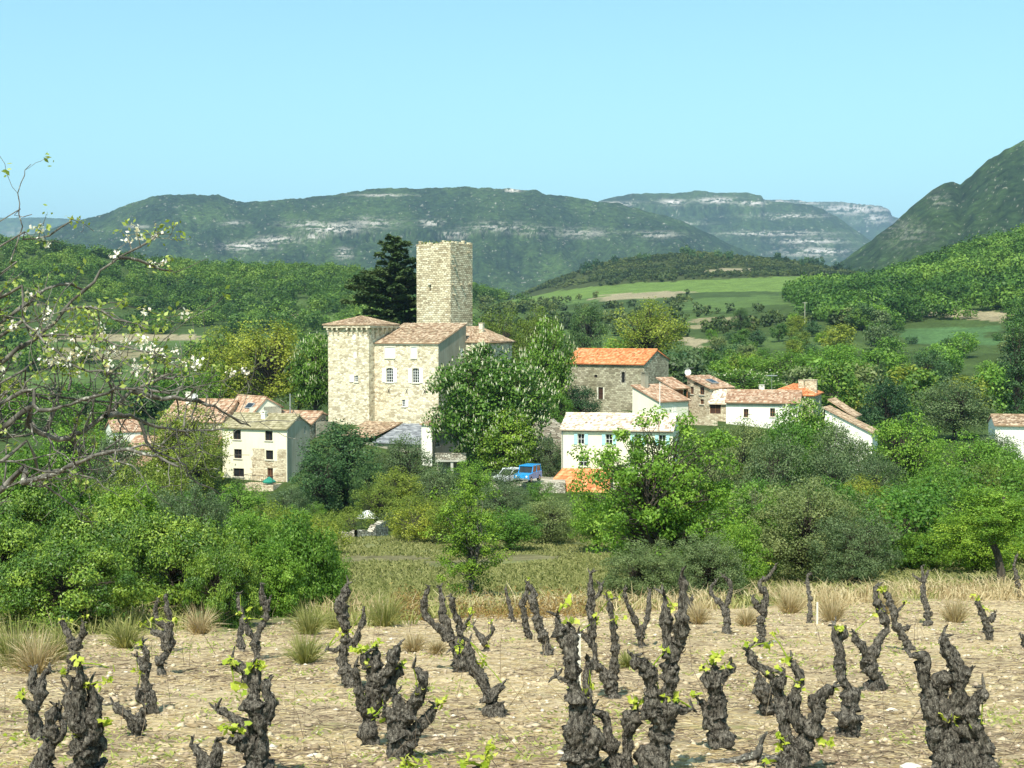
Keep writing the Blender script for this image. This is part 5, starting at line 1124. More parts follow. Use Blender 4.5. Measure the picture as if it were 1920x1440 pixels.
T += [
 ('olive1', 352, 748, 150, 147, 'wide loose brownish tree half hiding the orange roofed stone house'),
 ('grey0', 1868, 800, 110, 132, 'grey-green tree before the small white house at the right edge'),
 ('bushG0', 950, 868, 66, 134, 'grey-green bush half covering the white car'),
 ('bushO1', 1012, 898, 50, 133, 'green bush beside the front wheel of the blue jeep'),
 ('bushG1', 968, 908, 50, 129, 'low grey-green bush on the bank under the blue jeep'),
 ('bushY1', 660, 945, 70, 108, 'yellow-green bush left of the white sheet'),
 ('grey1', 1650, 840, 90, 112, 'thin grey-green tree before the right corner of the white end wall'),

 ('grey0', 1605, 806, 100, 121, 'grey-green tree half covering the white end wall from below'),
 ('bushY0', 258, 838, 110, 128, 'yellow-green bush covering the shed at the left end of the village'),
 ('grey1', 215, 800, 100, 140, 'thin grey-green tree before the small white gabled house'),
 ('olive1', 372, 800, 100, 139, 'loose olive toned tree left of the cream three storey house'),
 ('olive0', 318, 770, 90, 148, 'brownish thin tree before the orange roofed stone house'),
 ('oak1', 450, 900, 110, 118, 'green tree under the left corner of the cream house'),
 ('grey0', 545, 905, 90, 116, 'grey-green tree under the right corner of the cream house'),

 ('chestB', 950, 760, 120, 146, 'smaller flowering chestnut between the terrace post and the blue jeep'),
 ('grey1', 820, 868, 110, 122, 'grey-green tree hiding the foot of the concrete terrace'),
 ('olive0', 705, 895, 90, 112, 'yellow-green bushy tree just right of the white sheet'),
 ('dark0', 690, 868, 70, 124, 'small dark tree right of the dense tree below the turret'),
 ('grey0', 1570, 775, 100, 118, 'grey-green tree leaning over the white end wall from the left'),
 ('oak0', 1480, 760, 120, 122, 'green tree below the flowering chestnut at the long white house'),
 ('nearG', 1330, 985, 150, 42, 'grey-green shrubby tree between ash foot and dry grass'),
 ('oak1', 1120, 905, 110, 84, 'green tree left behind the light green ash'),
 ('grey0', 1030, 925, 120, 90, 'loose grey-green tree below the orange porch roof'),
 ('olive1', 850, 930, 110, 92, 'yellow-green tree left behind the thin young tree'),
 ('oak0', 955, 945, 120, 84, 'round green tree right behind the thin young tree'),
 ('bright1', 1180, 930, 120, 66, 'fresh green tree behind the ash, on its left'),
]
for pr, px, tp, wd, Y, lb in T:
    place_tree(PR[pr], px, Y, tp, wd*1.1, lb)
bpy.context.view_layer.update()
# leaning tree at the right edge
Yt = 47; p = P(1878, 1066, Yt); tb = FB(); g = np.random.default_rng(1)
tb.add(*tube(smooth_path([(0, 0, -.4), (-.05, 0, .35), (-.30, 0, .75), (-.22, .1, 1.1), (.05, .2, 1.7), (.1, .2, 2.4)], 14, g, .02), np.linspace(.15, .05, 14), 9)); tb.add(*tube(smooth_path([(-.28, 0, .8), (-.5, 0, 1.2), (-.7, .1, 2.0)], 8, g, .02), np.linspace(.09, .03, 8), 7))
r = thing('leaning_tree', 'bright green tree on a dark crooked leaning trunk in the dry grass at right', 'tree', tuple(p)); obj('trunk', tb.mesh('leaning_trunk', True), M['bark'], r); c = obj('crown', PR['nearB']['crown'], None, r); c.location = (-.1, .3, .75); c.scale = (.62, .62, .36)
# shrubs filling the hollow between meadow and village
g = np.random.default_rng(77)
lim_x = [-200, 0, 200, 400, 560, 700, 800, 900, 1030, 1110, 1200, 1400, 1600, 1700, 1920, 2200]; lim_y = [860, 865, 875, 915, 925, 945, 915, 920, 925, 925, 880, 860, 875, 870, 840, 840]
cnt = 0
for px in np.arange(-120, 2080, 34):
    for Y in (66, 82, 98, 114, 128, 138):
        if g.random() < .12: continue
        x_ = px+g.uniform(-20, 20); Yj = Y+g.uniform(-6, 6)
        if 630 < x_ < 735 and Yj < 118: continue
        if Y == 138 and not (600 < x_ < 900 or 1050 < x_ < 1700): continue
        if 400 < x_ < 560 and Yj > 120: continue
        if Yj < 92 and 620 < x_ < 1180: continue
        if Yj < 76 and x_ < 1250 and x_ > 560: continue
        tl = np.interp(x_, lim_x, lim_y)+g.uniform(0, 45); zt = tzf((x_-960)/F*Yj, Yj); hmax = zpy(tl, Yj)-zt
        if hmax < 1.2: continue
        big = hmax > 5 and g.random() < .5; kinds = ['oak', 'bright', 'grey', 'olive'] if big else ['bushO', 'bushG', 'bushY']
        if 1250 < x_ < 1700: kinds = ['grey', 'oak', 'grey'] if big else ['bushG', 'bushG', 'bushO']
        if 640 < x_ < 850: kinds = ['olive', 'grey'] if big else ['bushY', 'bushG']
        k = kinds[int(g.random()*len(kinds))]+str(int(g.random()*2)); h = min(hmax, (5+4*g.random()) if big else (2.5+2.2*g.random()))
        kind = {'oak': 'green tree', 'bri': 'fresh green tree', 'gre': 'grey-green tree', 'oli': 'yellow-green tree', 'bus': {'O': 'green bush', 'G': 'grey-green bush', 'Y': 'yellow-green bush'}.get(k[4:5], '')}[k[:3]]
        side = 'left of the chestnut, below the castle and the cream house' if x_ < 900 else ('between the brown meadow and the blue shuttered house' if x_ < 1300 else 'below the white houses at the right')
        rw = {66: 'at meadow edge', 82: 'low on slope', 98: 'at mid slope', 114: 'high on slope', 128: 'under the village', 138: 'below the houses'}[Y]
        lb = auto_label('small' if h < 3.2 else ('medium' if h < 5 else ('tall' if h < 7 else 'towering')), kind, x_, rw)
        place_tree(PR[k], x_, Yj, None, None, lb, 'bush' if 'bush' in kind else 'tree', kind.replace('bush', 'bushe')+'s '+side, h=h, wr=h*(.46 if big else .66)); cnt += 1
# trees on the valley floor and slopes beyond the village
def vmask(px, Y, x, z):
    f = field_mask(np.array([x]), np.array([Y]), np.array([z]))[0]
    return f < 0
def limit_ok(px, Y, h, z):
    return True
cnt2 = 0; tries = 0
while cnt2 < 255 and tries < 6000:
    tries += 1; Y = 195+235*g.random()**1.1; px = g.uniform(-60, 2000); x = (px-960)/F*Y; z = tzf(x, Y)
    dens = 1.0 if px > 1240 else (.35 if px > 880 else (.0 if 560 < px < 880 else .5))
    if px < 400 and Y > 300: dens = .3
    if 880 < px < 1300 and Y > 280: dens = .22
    if px > 1690 and 225 < Y < 420 and px < 1880: dens = .25
    if g.random() > dens or not vmask(px, Y, x, z): continue
    k = int(g.random()*8); bushy = (g.random() < .35); pr = lowb[k % 4] if bushy else low[k]
    h = (2.6+1.8*g.random()) if bushy else (5.0+4.5*g.random())
    tpx = 720-F*(Y*sP+(z+h)*cP)/(Y*cP-z*sP)
    if px < 400 and tpx < 640: continue
    if 560 < px < 1100 and tpx < 600: continue
    if 1270 < px < 1560 and tpx < 640: h *= .6
    sd = 'on the slope left of the castle' if px < 620 else ('in the valley between keep and chapel roof' if px < 1260 else 'in the woods right of the chapel')
    kd = 'low bush' if bushy else 'leafy tree'
    rw = 'beyond the village' if Y < 255 else ('on middle slope' if Y < 320 else 'far up the valley')
    lb = auto_label('small' if h < (3.4 if bushy else 6) else ('medium' if h < (4 if bushy else 8) else 'tall'), ('scrubby bush', 'dark bush', 'leafy bush', 'grey-green bush')[k % 4] if bushy else ('green tree', 'woodland tree', 'spreading woodland tree', 'fresh green tree', 'dark tree', 'yellow-green tree', 'grey-green tree', 'bright green tree')[k], px, rw)
    place_tree(pr, px, Y, None, None, lb, 'bush' if bushy else 'tree', ('bushes ' if bushy else 'leafy trees ')+sd, h=h, wr=h*(.75 if bushy else .52)); cnt2 += 1
# ------------------------------------------------------------------ far woods (stuff)
def wood(name, label, cand, n_cl, per, leaf, hh, wrr, mat, seed, jit=.35):
    """cand: (m,2) ground points; one mesh holding the whole wood"""
    g = np.random.default_rng(seed); protos = []
    for i in range(5):
        cl, rr, pos, nrm, tint = crown_pts(g, n_cl, per, .24, .22, .84, .46, 'round', .8, .6); v, f, t = leaves(pos, nrm, leaf, tint, .75, g); protos.append((v, f, t))
    V_, F_, T_, n0 = [], [], [], 0
    z = terr(cand[:, 0], cand[:, 1])
    big = fbm(cand[:, 0]/40, cand[:, 1]/40, 3, seed)
    for i, (x, y) in enumerate(cand):
        v, f, t = protos[int(g.random()*5)]; h = hh*(1-jit+2*jit*g.random()); a = g.random()*6.28; c, s = math.cos(a), math.sin(a); w_ = wrr*h*(.8+.4*g.random())
        q = np.empty_like(v); q[:, 0] = (v[:, 0]*c-v[:, 1]*s)*w_+x; q[:, 1] = (v[:, 0]*s+v[:, 1]*c)*w_+y; q[:, 2] = v[:, 2]*h+z[i]-.1*h
        V_.append(q.astype(np.float32)); F_.append(f+n0); n0 += len(v); T_.append(np.clip(t*.35+.75*g.random()-.1+(big[i]-.5)*1.1, 0, 1))
    o = obj(name, fmesh(name, np.concatenate(V_), np.concatenate(F_), np.concatenate(T_)), mat, kind='stuff'); o['label'] = label; o['category'] = 'woodland'; return o
def sample(n, pxr, Yr, cond, seed):
    g = np.random.default_rng(seed); Y = np.sqrt(g.random(n)*(Yr[1]**2-Yr[0]**2)+Yr[0]**2); px = g.uniform(*pxr, n); x = (px-960)/F*Y; z = terr(x, Y); m = cond(px, Y, x, z) & (field_mask(x, Y, z) < 0)
    return np.stack([x[m], Y[m]], 1)
edge_l = lambda px: np.interp(px, [-600, 0, 300, 640, 800, 900], [430, 440, 450, 440, 420, 420])
c1 = sample(3300, (-420, 980), (430, 880), lambda px, Y, x, z: (Y > edge_l(px)) & ~((px > 40) & (px < 420) & (Y < 650) & (fbm(x/50, Y/50, 3, 6) < .52)) & ~((Y < 560) & (fbm(x/40, Y/40, 3, 2) < .42)) & ~((px > 880) & (Y < 760)), 1)
wood('woodland', 'dense green oak wood covering the hill on the left', c1, 15, 24, .10, 6.3, 1.05, L['wood'], 3, .62)
c2 = sample(2600, (1440, 2300), (420, 760), lambda px, Y, x, z: (px > np.interp(Y, [420, 500, 620, 760], [1560, 1500, 1480, 1600])) & ~((px > 1690) & (px < 1900) & (Y < 455)), 2)
wood('woodland', 'fresh green wood rising up the hillside on the right', c2, 16, 26, .10, 7.6, .98, mat_leaf('hill_leaf', (.032, .08, .012), (.075, .15, .02), (.15, .24, .035), .25, .5, .2, 0), 4, .5)
c3 = sample(5200, (960, 1720), (1000, 1330), lambda px, Y, x, z: (fbm(x/30, Y/30, 3, 8) > .27) & (px > np.interp(Y, [1000, 1250], [1150, 960])), 3)
wood('scrub', 'dark scrub covering the low knoll in the middle distance', c3, 8, 9, .26, 3.2, 1.1, L['scrub'], 5)
c4 = sample(2600, (900, 1640), (420, 1000), lambda px, Y, x, z: fbm(x/45, Y/22, 3, 18) > .55, 4)
wood('hedgerows', 'scattered hedges and bushes between the far fields', c4, 10, 10, .22, 4.2, .85, L['scrub'], 6)
c5 = sample(110, (1090, 1700), (1180, 1330), lambda px, Y, x, z: ((px < 1230) | (px > 1270)) & ((px < 1380)|(px > 1440)), 5)
wood('knoll_trees', 'row of darker trees along the top of the far knoll', c5, 16, 12, .18, 8.5, .6, L['dark'], 7)
# ------------------------------------------------------------------ old vines
def vY(py):   # distance at which the vineyard plane is seen at this row of the photo
    return 1.6/(-tz(py)-SL)
def LQ(p, Y, dy=0.0):
    v = P(p[0], p[1], Y); v.y += dy; k = (Y+dy)/Y; return np.array([v.x*k, Y+dy, v.z*k])
def catmull(p, step):
    p = np.asarray(p, float); p = np.concatenate([[2*p[0]-p[1]], p, [2*p[-1]-p[-2]]]); out = []
    for i in range(1, len(p)-2):
        n_ = max(2, int(np.linalg.norm(p[i+1, :3]-p[i, :3])/step)); t = (np.arange(n_)/n_)[:, None]
        a, b_, c, d = p[i-1], p[i], p[i+1], p[i+2]; out.append(.5*((2*b_)+(-a+c)*t+(2*a-5*b_+4*c-d)*t**2+(-a+3*b_-3*c+d)*t**3))
    return np.concatenate(out+[p[-2:-1]])
def gnarl(path, g, nseg=26, step=.008, amp=.30):
    """path rows x,y,z,r -> knobbly bark tube"""
    q = catmull(path, step); pts, r = q[:, :3], np.maximum(q[:, 3]*.57, .006); m = len(pts)
    s = np.concatenate([[0], np.cumsum(np.linalg.norm(np.diff(pts, axis=0), axis=1))])
    sd = int(g.integers(1, 9999)); off = np.stack([vn2(s*9, s*0+k, sd+k)-.5 for k in range(3)], 1); pts = pts+off*r[:, None]*.9
    r = r*(1+.7*(vn2(s*15, s*0, sd+9)-.45)+.35*np.clip(vn2(s*24, s*0, sd+5)-.62, 0, 1)*3)
    tail = np.clip((s[-1]-s)/(r[-1]*1.2+1e-6), 0, 1); r = r*np.sqrt(np.clip(tail*1.15, .02, 1))
    V_, f = tube(pts, np.ones(m), nseg); V3 = V_.reshape(m, nseg, 3); d = V3-pts[:, None]; ang = np.arange(nseg)*2*math.pi/nseg
    A, S = np.meshgrid(ang, s); nz = vn3(np.cos(A)*2.0+5, np.sin(A)*2.0+5, S*15, sd)-.5; nf = vn3(np.cos(A+S*5)*5.5+9, np.sin(A+S*5)*5.5+9, S*19, sd+3)-.5; nh = vn3(np.cos(A)*8+19, np.sin(A)*8+19, S*75, sd+13)-.5; nk = np.clip(vn3(np.cos(A)*2.4+9, np.sin(A)*2.4+9, S*26, sd+7)-.64, 0, 1)*3.0
    rr = r[:, None]*(1+.55*nz+.60*nf+.38*nh+nk*.6); V3 = pts[:, None]+d*rr[..., None]
    # loose strips of peeling bark
    ns = int(m*nseg/26); o = 4+int(g.integers(0, 3)); i = g.integers(0, max(1, m-o-1), ns); j = g.integers(0, nseg, ns)
    if m > o+3:
        w_ = (j+1) % nseg; a0 = V3[i, j]; a1 = V3[i+o, j]; mid = V3[i+o//2, j]; ow = unit(a0-pts[i]); lift = (.003+.007*g.random((ns, 1))); sd = unit(V3[i, w_]-a0+1e-6)*(.0018+.0022*g.random((ns, 1)))
        sv = np.stack([a0-sd+ow*lift, a0+sd+ow*lift, mid-sd+ow*lift*1.5, mid+sd+ow*lift*1.5, a1-sd*.5+ow*.001, a1+sd*.5+ow*.001], 1).reshape(-1, 3); sf = (np.arange(ns)[:, None, None]*6+np.array([[0, 1, 3, 2], [2, 3, 5, 4]])[None]).reshape(-1, 4)
        return np.concatenate([V3.reshape(-1, 3), sv]), np.concatenate([f, sf+m*nseg])
    return V3.reshape(-1, 3), f
def vine_leaf_cluster(fb, c, g, n_, size):
    for _ in range(n_):
        o = c+g.normal(size=3)*np.array([.05, .05, .035])*size/.055; nn = unit(g.normal(size=3)*.7+np.array([0, -.35, .75])); a = unit(np.cross(nn, g.normal(size=3))); b_ = np.cross(nn, a); s = size*(.6+.8*g.random())
        k = 10; pts = [o-nn*s*.15]
        for i in range(k):
            t = -math.pi/2+2*math.pi*(i+.5)/k; r_ = s*(.62 if i % 2 else .95)*(1 if 0 < i < k-1 else .55); p = o+a*math.cos(t)*r_+b_*math.sin(t)*r_+nn*g.normal()*s*.10; pts.append(p)
        pts = np.array(pts); f = np.array([[0, 1+i, 1+(i+1) % k, 1+(i+2) % k] for i in range(0, k, 2)]); fb.add(pts, f, np.full(len(pts), g.random()))
# each vine: label, base point, branches (polylines of photo points with a radius in cm), leafy points
V_DATA = [
 ('forked dark vine at the left edge with two stubby raised arms', (76, 1388), [[(76, 1392, 7), (66, 1350, 7), (64, 1330, 6), (78, 1300, 5), (80, 1268, 4), (94, 1258, 3.5)], [(66, 1335, 5), (56, 1318, 4), (41, 1310, 3)], [(79, 1300, 4), (60, 1290, 3.5), (60, 1262, 3.5), (66, 1256, 3)]], [(41, 1304), (52, 1296)]),
 ('big pale many-armed vine at the lower left corner', (150, 1470), [[(155, 1470, 11), (160, 1420, 10), (152, 1370, 8), (152, 1310, 5.5), (148, 1260, 4.5), (147, 1244, 3)], [(160, 1400, 7), (178, 1360, 6), (176, 1310, 4.5), (168, 1284, 4)], [(152, 1370, 6), (132, 1330, 5), (128, 1296, 4)], [(165, 1425, 6), (186, 1395, 5), (190, 1378, 3)], [(150, 1290, 3), (138, 1278, 2.5), (124, 1268, 2)]], [(118, 1262), (148, 1238), (166, 1282), (198, 1352), (152, 1366), (148, 1380), (195, 1280), (200, 1250)]),
 ('leaning grey vine trunk between the left edge fork and the pale vine', (86, 1450), [[(82, 1460, 8), (90, 1415, 7), (98, 1388, 6.5), (92, 1352, 5), (104, 1322, 3)], [(98, 1385, 4), (118, 1372, 3.5), (112, 1335, 2)]], [(20, 1380)]),
 ('low two-armed vine stump spread like a V', (257, 1390), [[(258, 1394, 7.5), (256, 1368, 7), (240, 1345, 5), (222, 1328, 4), (212, 1319, 3.5)], [(258, 1368, 6), (268, 1342, 5), (272, 1325, 4)]], []),
 ('upright knotted vine close behind the V-shaped stump', (287, 1334), [[(288, 1338, 7.5), (282, 1305, 7), (274, 1282, 6), (272, 1252, 5), (256, 1230, 3.5)], [(273, 1255, 4.5), (276, 1226, 4), (266, 1208, 3)], [(284, 1300, 5), (262, 1308, 4), (258, 1292, 3)]], [(258, 1258), (264, 1262), (262, 1204)]),
 ('small crooked vine with a dark hollow below it, left middle', (302, 1266), [[(302, 1270, 7), (298, 1245, 7.5), (312, 1222, 7), (306, 1195, 6), (284, 1180, 3)], [(310, 1215, 5.5), (318, 1190, 4), (322, 1166, 3)]], [(284, 1164), (298, 1160), (330, 1164), (262, 1168)]),
 ('tall bare-armed vine against the glossy hedge', (320, 1218), [[(321, 1222, 7.5), (316, 1190, 7), (318, 1160, 5.5), (312, 1132, 5), (309, 1116, 3)], [(316, 1182, 5), (296, 1165, 4.5), (292, 1140, 3.5), (297, 1122, 2)]], [(300, 1118)]),
 ('vine farthest left at the foot of the hedge with three short arms', (138, 1256), [[(141, 1260, 8), (140, 1225, 8), (132, 1196, 6), (120, 1170, 4), (118, 1160, 2.5)], [(142, 1215, 7), (156, 1190, 5), (156, 1168, 3)]], [(118, 1160), (158, 1156), (130, 1166)]),
 ('left one of the paired vines before the bright green bush', (455, 1222), [[(456, 1226, 6.5), (449, 1195, 6), (455, 1160, 5), (446, 1132, 4.5), (450, 1112, 3)]], [(452, 1150)]),
 ('right one of the paired vines before the bright green bush', (484, 1238), [[(485, 1242, 7), (478, 1208, 7), (488, 1180, 6), (500, 1150, 5.5), (492, 1112, 5), (489, 1094, 3)], [(480, 1200, 5), (464, 1178, 4.5), (462, 1160, 3)], [(500, 1145, 4), (507, 1122, 3)]], [(465, 1160), (492, 1162), (488, 1140), (470, 1142)]),
 ('massive crooked vine in the left foreground topped by a bright leaf tuft', (478, 1470), [[(480, 1475, 11), (484, 1420, 10), (488, 1370, 8), (478, 1320, 7.5), (476, 1280, 6.5), (455, 1255, 4), (432, 1243, 3)], [(486, 1350, 7), (504, 1320, 6), (500, 1285, 5), (505, 1275, 3)], [(482, 1380, 6), (450, 1350, 5), (425, 1336, 3.5), (406, 1330, 2.5)], [(484, 1410, 7), (462, 1398, 6), (445, 1385, 5), (438, 1372, 4)], [(476, 1282, 5), (482, 1258, 4), (476, 1240, 3)]], [(480, 1248), (470, 1252), (490, 1244), (434, 1240), (432, 1366), (450, 1368), (420, 1366), (455, 1290), (440, 1286)]),
 ('short pale vine at the bottom edge left of the massive vine', (392, 1470), [[(396, 1478, 9), (390, 1440, 8), (376, 1415, 5), (358, 1397, 2.5)], [(392, 1435, 7), (408, 1408, 5.5), (405, 1390, 4)]], []),
 ('tall leaning vine left behind the broad central vine', (652, 1294), [[(654, 1298, 8), (652, 1262, 8), (642, 1225, 7), (650, 1185, 6), (640, 1150, 7), (646, 1115, 6), (652, 1094, 3)], [(640, 1215, 3.5), (626, 1220, 2.5), (612, 1216, 1.5)], [(660, 1215, 5), (674, 1182, 4.5), (682, 1158, 3.5), (682, 1146, 2)]], [(632, 1188), (640, 1182), (658, 1184), (648, 1192)]),
 ('broad central vine with heavy split trunk and five arms', (696, 1394), [[(698, 1398, 8), (692, 1350, 9), (706, 1300, 11), (700, 1260, 7), (704, 1232, 5), (706, 1216, 3)], [(690, 1340, 6), (672, 1290, 5), (666, 1248, 3)], [(708, 1290, 9), (726, 1262, 6), (736, 1232, 4.5), (747, 1210, 2.5)], [(712, 1310, 8), (732, 1285, 5.5), (746, 1262, 4.5), (755, 1250, 3.5)], [(706, 1270, 7), (688, 1240, 5), (690, 1222, 3)]], [(665, 1215), (672, 1222), (684, 1216), (704, 1206), (700, 1210), (686, 1240), (755, 1244), (716, 1312)]),
 ('spreading vine right of the broad central one with a hollow black middle', (756, 1424), [[(758, 1430, 11), (752, 1390, 10), (736, 1350, 8), (722, 1322, 7)], [(758, 1385, 8), (766, 1335, 7), (785, 1300, 5.5), (792, 1275, 5), (784, 1258, 3), (775, 1250, 1.8)], [(766, 1400, 7), (785, 1365, 5.5), (802, 1345, 4), (818, 1326, 2.5)], [(752, 1345, 6), (748, 1318, 5), (742, 1300, 3)]], [(820, 1320), (784, 1292), (706, 1340), (826, 1316)]),
 ('wide vine with five raised arms behind the centre, darker at its heart', (858, 1258), [[(860, 1262, 8), (856, 1225, 9), (838, 1195, 8), (812, 1170, 5), (796, 1146, 4.5), (796, 1120, 4), (804, 1102, 2.5)], [(846, 1200, 7), (832, 1160, 6), (830, 1130, 4.5), (826, 1100, 3)], [(856, 1215, 7), (862, 1178, 5.5), (850, 1140, 4.5), (846, 1118, 3)], [(862, 1190, 4), (876, 1165, 3), (880, 1158, 2)]], [(884, 1146), (878, 1170)]),
 ('leaning vine with curled left arm and smooth wide foot, centre', (928, 1345), [[(930, 1350, 9), (922, 1310, 9), (906, 1275, 7.5), (890, 1250, 6), (882, 1222, 5), (880, 1202, 4)], [(922, 1300, 7), (938, 1290, 4.5), (942, 1282, 3)], [(892, 1252, 4), (874, 1248, 4), (860, 1232, 3), (850, 1215, 2)]], [(858, 1216), (864, 1210), (912, 1236), (910, 1244), (905, 1238)]),
 ('small forked vine behind the leaning central one', (914, 1224), [[(915, 1228, 5), (908, 1200, 5.5), (895, 1186, 4), (887, 1172, 3)], [(910, 1200, 4.5), (922, 1184, 3.5), (922, 1172, 2.5)]], [(878, 1175), (920, 1162), (886, 1148), (915, 1212)]),
 ('dark shaggy vine standing behind the leaning vine right of centre', (991, 1198), [[(992, 1202, 7), (986, 1165, 7), (980, 1135, 6), (988, 1108, 5), (990, 1088, 3)]], [(992, 1085)]),
 ('slanting vine trunk reaching down right, right of centre', (1030, 1229), [[(1033, 1233, 8), (1022, 1205, 8), (1010, 1170, 7.5), (1002, 1140, 7), (1000, 1112, 5.5), (988, 1094, 3)]], [(1052, 1140)]),
 ('small lichen-spotted vine at the edge of the rusty scrub', (964, 1169), [[(964, 1172, 6), (957, 1145, 5.5), (951, 1118, 4), (948, 1102, 2.5)]], []),
 ('tall thick foreground vine with a white stake behind it', (1096, 1470), [[(1104, 1476, 11), (1098, 1425, 10.5), (1082, 1375, 9), (1078, 1325, 8), (1070, 1270, 7), (1066, 1215, 6), (1050, 1172, 5), (1044, 1154, 3)], [(1072, 1240, 5), (1074, 1200, 4.5), (1070, 1174, 3.5)], [(1084, 1370, 7), (1100, 1325, 6), (1098, 1285, 6), (1104, 1250, 4), (1102, 1238, 2.5)], [(1104, 1420, 8), (1118, 1385, 7), (1106, 1362, 5)], [(1070, 1276, 3), (1055, 1272, 2.5), (1042, 1268, 1.8)]], [(1104, 1292), (1110, 1296), (1098, 1302), (1070, 1166), (1060, 1130)]),
 ('curved bare vine arm rising right of the thick foreground vine', (1166, 1462), [[(1166, 1465, 7), (1152, 1420, 6), (1142, 1380, 5), (1134, 1348, 4.5), (1112, 1334, 3)]], []),
 ('slim S-shaped vine at the bottom with leafy tip', (1174, 1460), [[(1180, 1465, 6), (1172, 1425, 5), (1180, 1380, 5), (1186, 1350, 6), (1194, 1330, 4)]], [(1190, 1318), (1202, 1316), (1186, 1312)]),
 ('two-armed vine behind the white stake with long upright left arm', (1148, 1310), [[(1150, 1314, 8.5), (1142, 1280, 8), (1118, 1248, 6), (1112, 1210, 5), (1108, 1165, 6), (1110, 1120, 5), (1107, 1075, 3)], [(1146, 1275, 7), (1153, 1240, 5), (1154, 1205, 4.5), (1148, 1172, 4), (1142, 1125, 3)], [(1108, 1130, 4), (1124, 1108, 3), (1128, 1096, 2)], [(1110, 1205, 4), (1096, 1192, 3), (1084, 1186, 2.5)]], [(1122, 1152), (1154, 1158), (1152, 1164), (1140, 1114), (1120, 1164)]),
 ('vine shaped like an open fork before the ash foot', (1205, 1214), [[(1206, 1218, 6.5), (1200, 1190, 7), (1190, 1160, 5), (1176, 1130, 4), (1172, 1102, 3)], [(1202, 1185, 6), (1214, 1158, 5), (1216, 1130, 4), (1218, 1108, 3)]], [(1158, 1120)]),
 ('tallest foreground vine with high twisted fork, centre right', (1232, 1465), [[(1224, 1470, 11), (1230, 1420, 10), (1240, 1370, 9), (1228, 1320, 8), (1220, 1280, 6), (1212, 1254, 5.5), (1192, 1242, 4.5), (1186, 1230, 4)], [(1244, 1360, 8), (1254, 1300, 7), (1258, 1250, 6), (1268, 1210, 5.5), (1277, 1165, 5), (1282, 1120, 4.5), (1278, 1078, 2.5)], [(1262, 1235, 5), (1252, 1190, 5), (1246, 1150, 4.5), (1244, 1114, 3)], [(1246, 1340, 6), (1262, 1330, 5), (1280, 1334, 3), (1298, 1328, 2)], [(1222, 1285, 4.5), (1228, 1268, 4), (1222, 1250, 3)]], [(1240, 1308), (1262, 1310), (1250, 1220), (1250, 1304), (1262, 1138)]),
 ('small knobbly vine just right behind the tallest fork', (1297, 1168), [[(1298, 1172, 7), (1294, 1145, 7.5), (1286, 1118, 5), (1274, 1085, 3)], [(1294, 1140, 5), (1298, 1118, 3.5)]], []),
 ('stout foreground vine with hooked arm and leafy crown', (1354, 1412), [[(1356, 1420, 9), (1352, 1375, 10), (1350, 1320, 8), (1344, 1282, 8), (1342, 1250, 5)], [(1348, 1365, 7), (1328, 1335, 6), (1312, 1316, 5)], [(1346, 1290, 7), (1328, 1276, 6), (1322, 1258, 3.5)], [(1350, 1275, 5), (1362, 1262, 4), (1374, 1256, 3.5), (1370, 1242, 2.5)]], [(1326, 1250), (1334, 1240), (1340, 1232), (1320, 1256), (1366, 1246), (1300, 1300), (1344, 1228)]),
 ('horned vine with arms curling together like a lyre', (1362, 1190), [[(1364, 1194, 7), (1362, 1165, 7.5), (1354, 1135, 6), (1336, 1118, 4.5), (1332, 1104, 4), (1342, 1090, 2.5)], [(1360, 1140, 6), (1368, 1115, 5), (1369, 1092, 4), (1356, 1080, 2)]], []),
 ('erect vine with scaly knob before the grass, highest tip at right of centre', (1426, 1212), [[(1428, 1217, 7.5), (1428, 1180, 8), (1430, 1145, 8), (1436, 1118, 8), (1424, 1096, 5), (1442, 1080, 3.5), (1454, 1060, 2.5)], [(1428, 1145, 6), (1414, 1128, 5), (1410, 1118, 3)]], [(1443, 1054)]),
 ('short thick vine partly behind the three-armed foreground vine', (1437, 1338), [[(1440, 1342, 8.5), (1434, 1305, 8), (1426, 1275, 5), (1422, 1262, 3)]], []),
 ('curved vine with three long bare arms and leafy base at the bottom right of centre', (1496, 1450), [[(1490, 1465, 11), (1484, 1420, 9), (1474, 1375, 6.5), (1468, 1330, 6), (1456, 1290, 5.5), (1438, 1262, 5), (1412, 1235, 4.5), (1400, 1218, 3)], [(1502, 1425, 8), (1508, 1375, 6), (1490, 1335, 5), (1490, 1300, 4), (1500, 1268, 4), (1480, 1240, 2.5)], [(1510, 1400, 8), (1528, 1348, 7), (1540, 1312, 5.5), (1562, 1288, 4)], [(1456, 1288, 4.5), (1468, 1276, 4), (1470, 1266, 3)]], [(1402, 1206), (1450, 1190), (1442, 1204), (1455, 1254), (1448, 1262), (1474, 1236), (1464, 1380), (1460, 1396), (1470, 1378), (1532, 1376), (1545, 1390), (1520, 1372), (1540, 1402), (1440, 1428), (1494, 1280), (1500, 1436)]),
 ('straight vine with a big pruning scar low on its trunk', (1588, 1382), [[(1592, 1390, 9), (1588, 1345, 10), (1592, 1305, 9), (1578, 1272, 5), (1577, 1240, 5), (1570, 1205, 4.5), (1564, 1172, 3)], [(1572, 1205, 4), (1582, 1188, 3), (1584, 1178, 2)]], [(1574, 1180), (1580, 1176), (1556, 1290)]),
 ('thin upright vine post before the tall dry grass', (1517, 1166), [[(1518, 1170, 7), (1519, 1140, 5.5), (1516, 1105, 5), (1514, 1080, 4), (1522, 1076, 2.5)]], []),
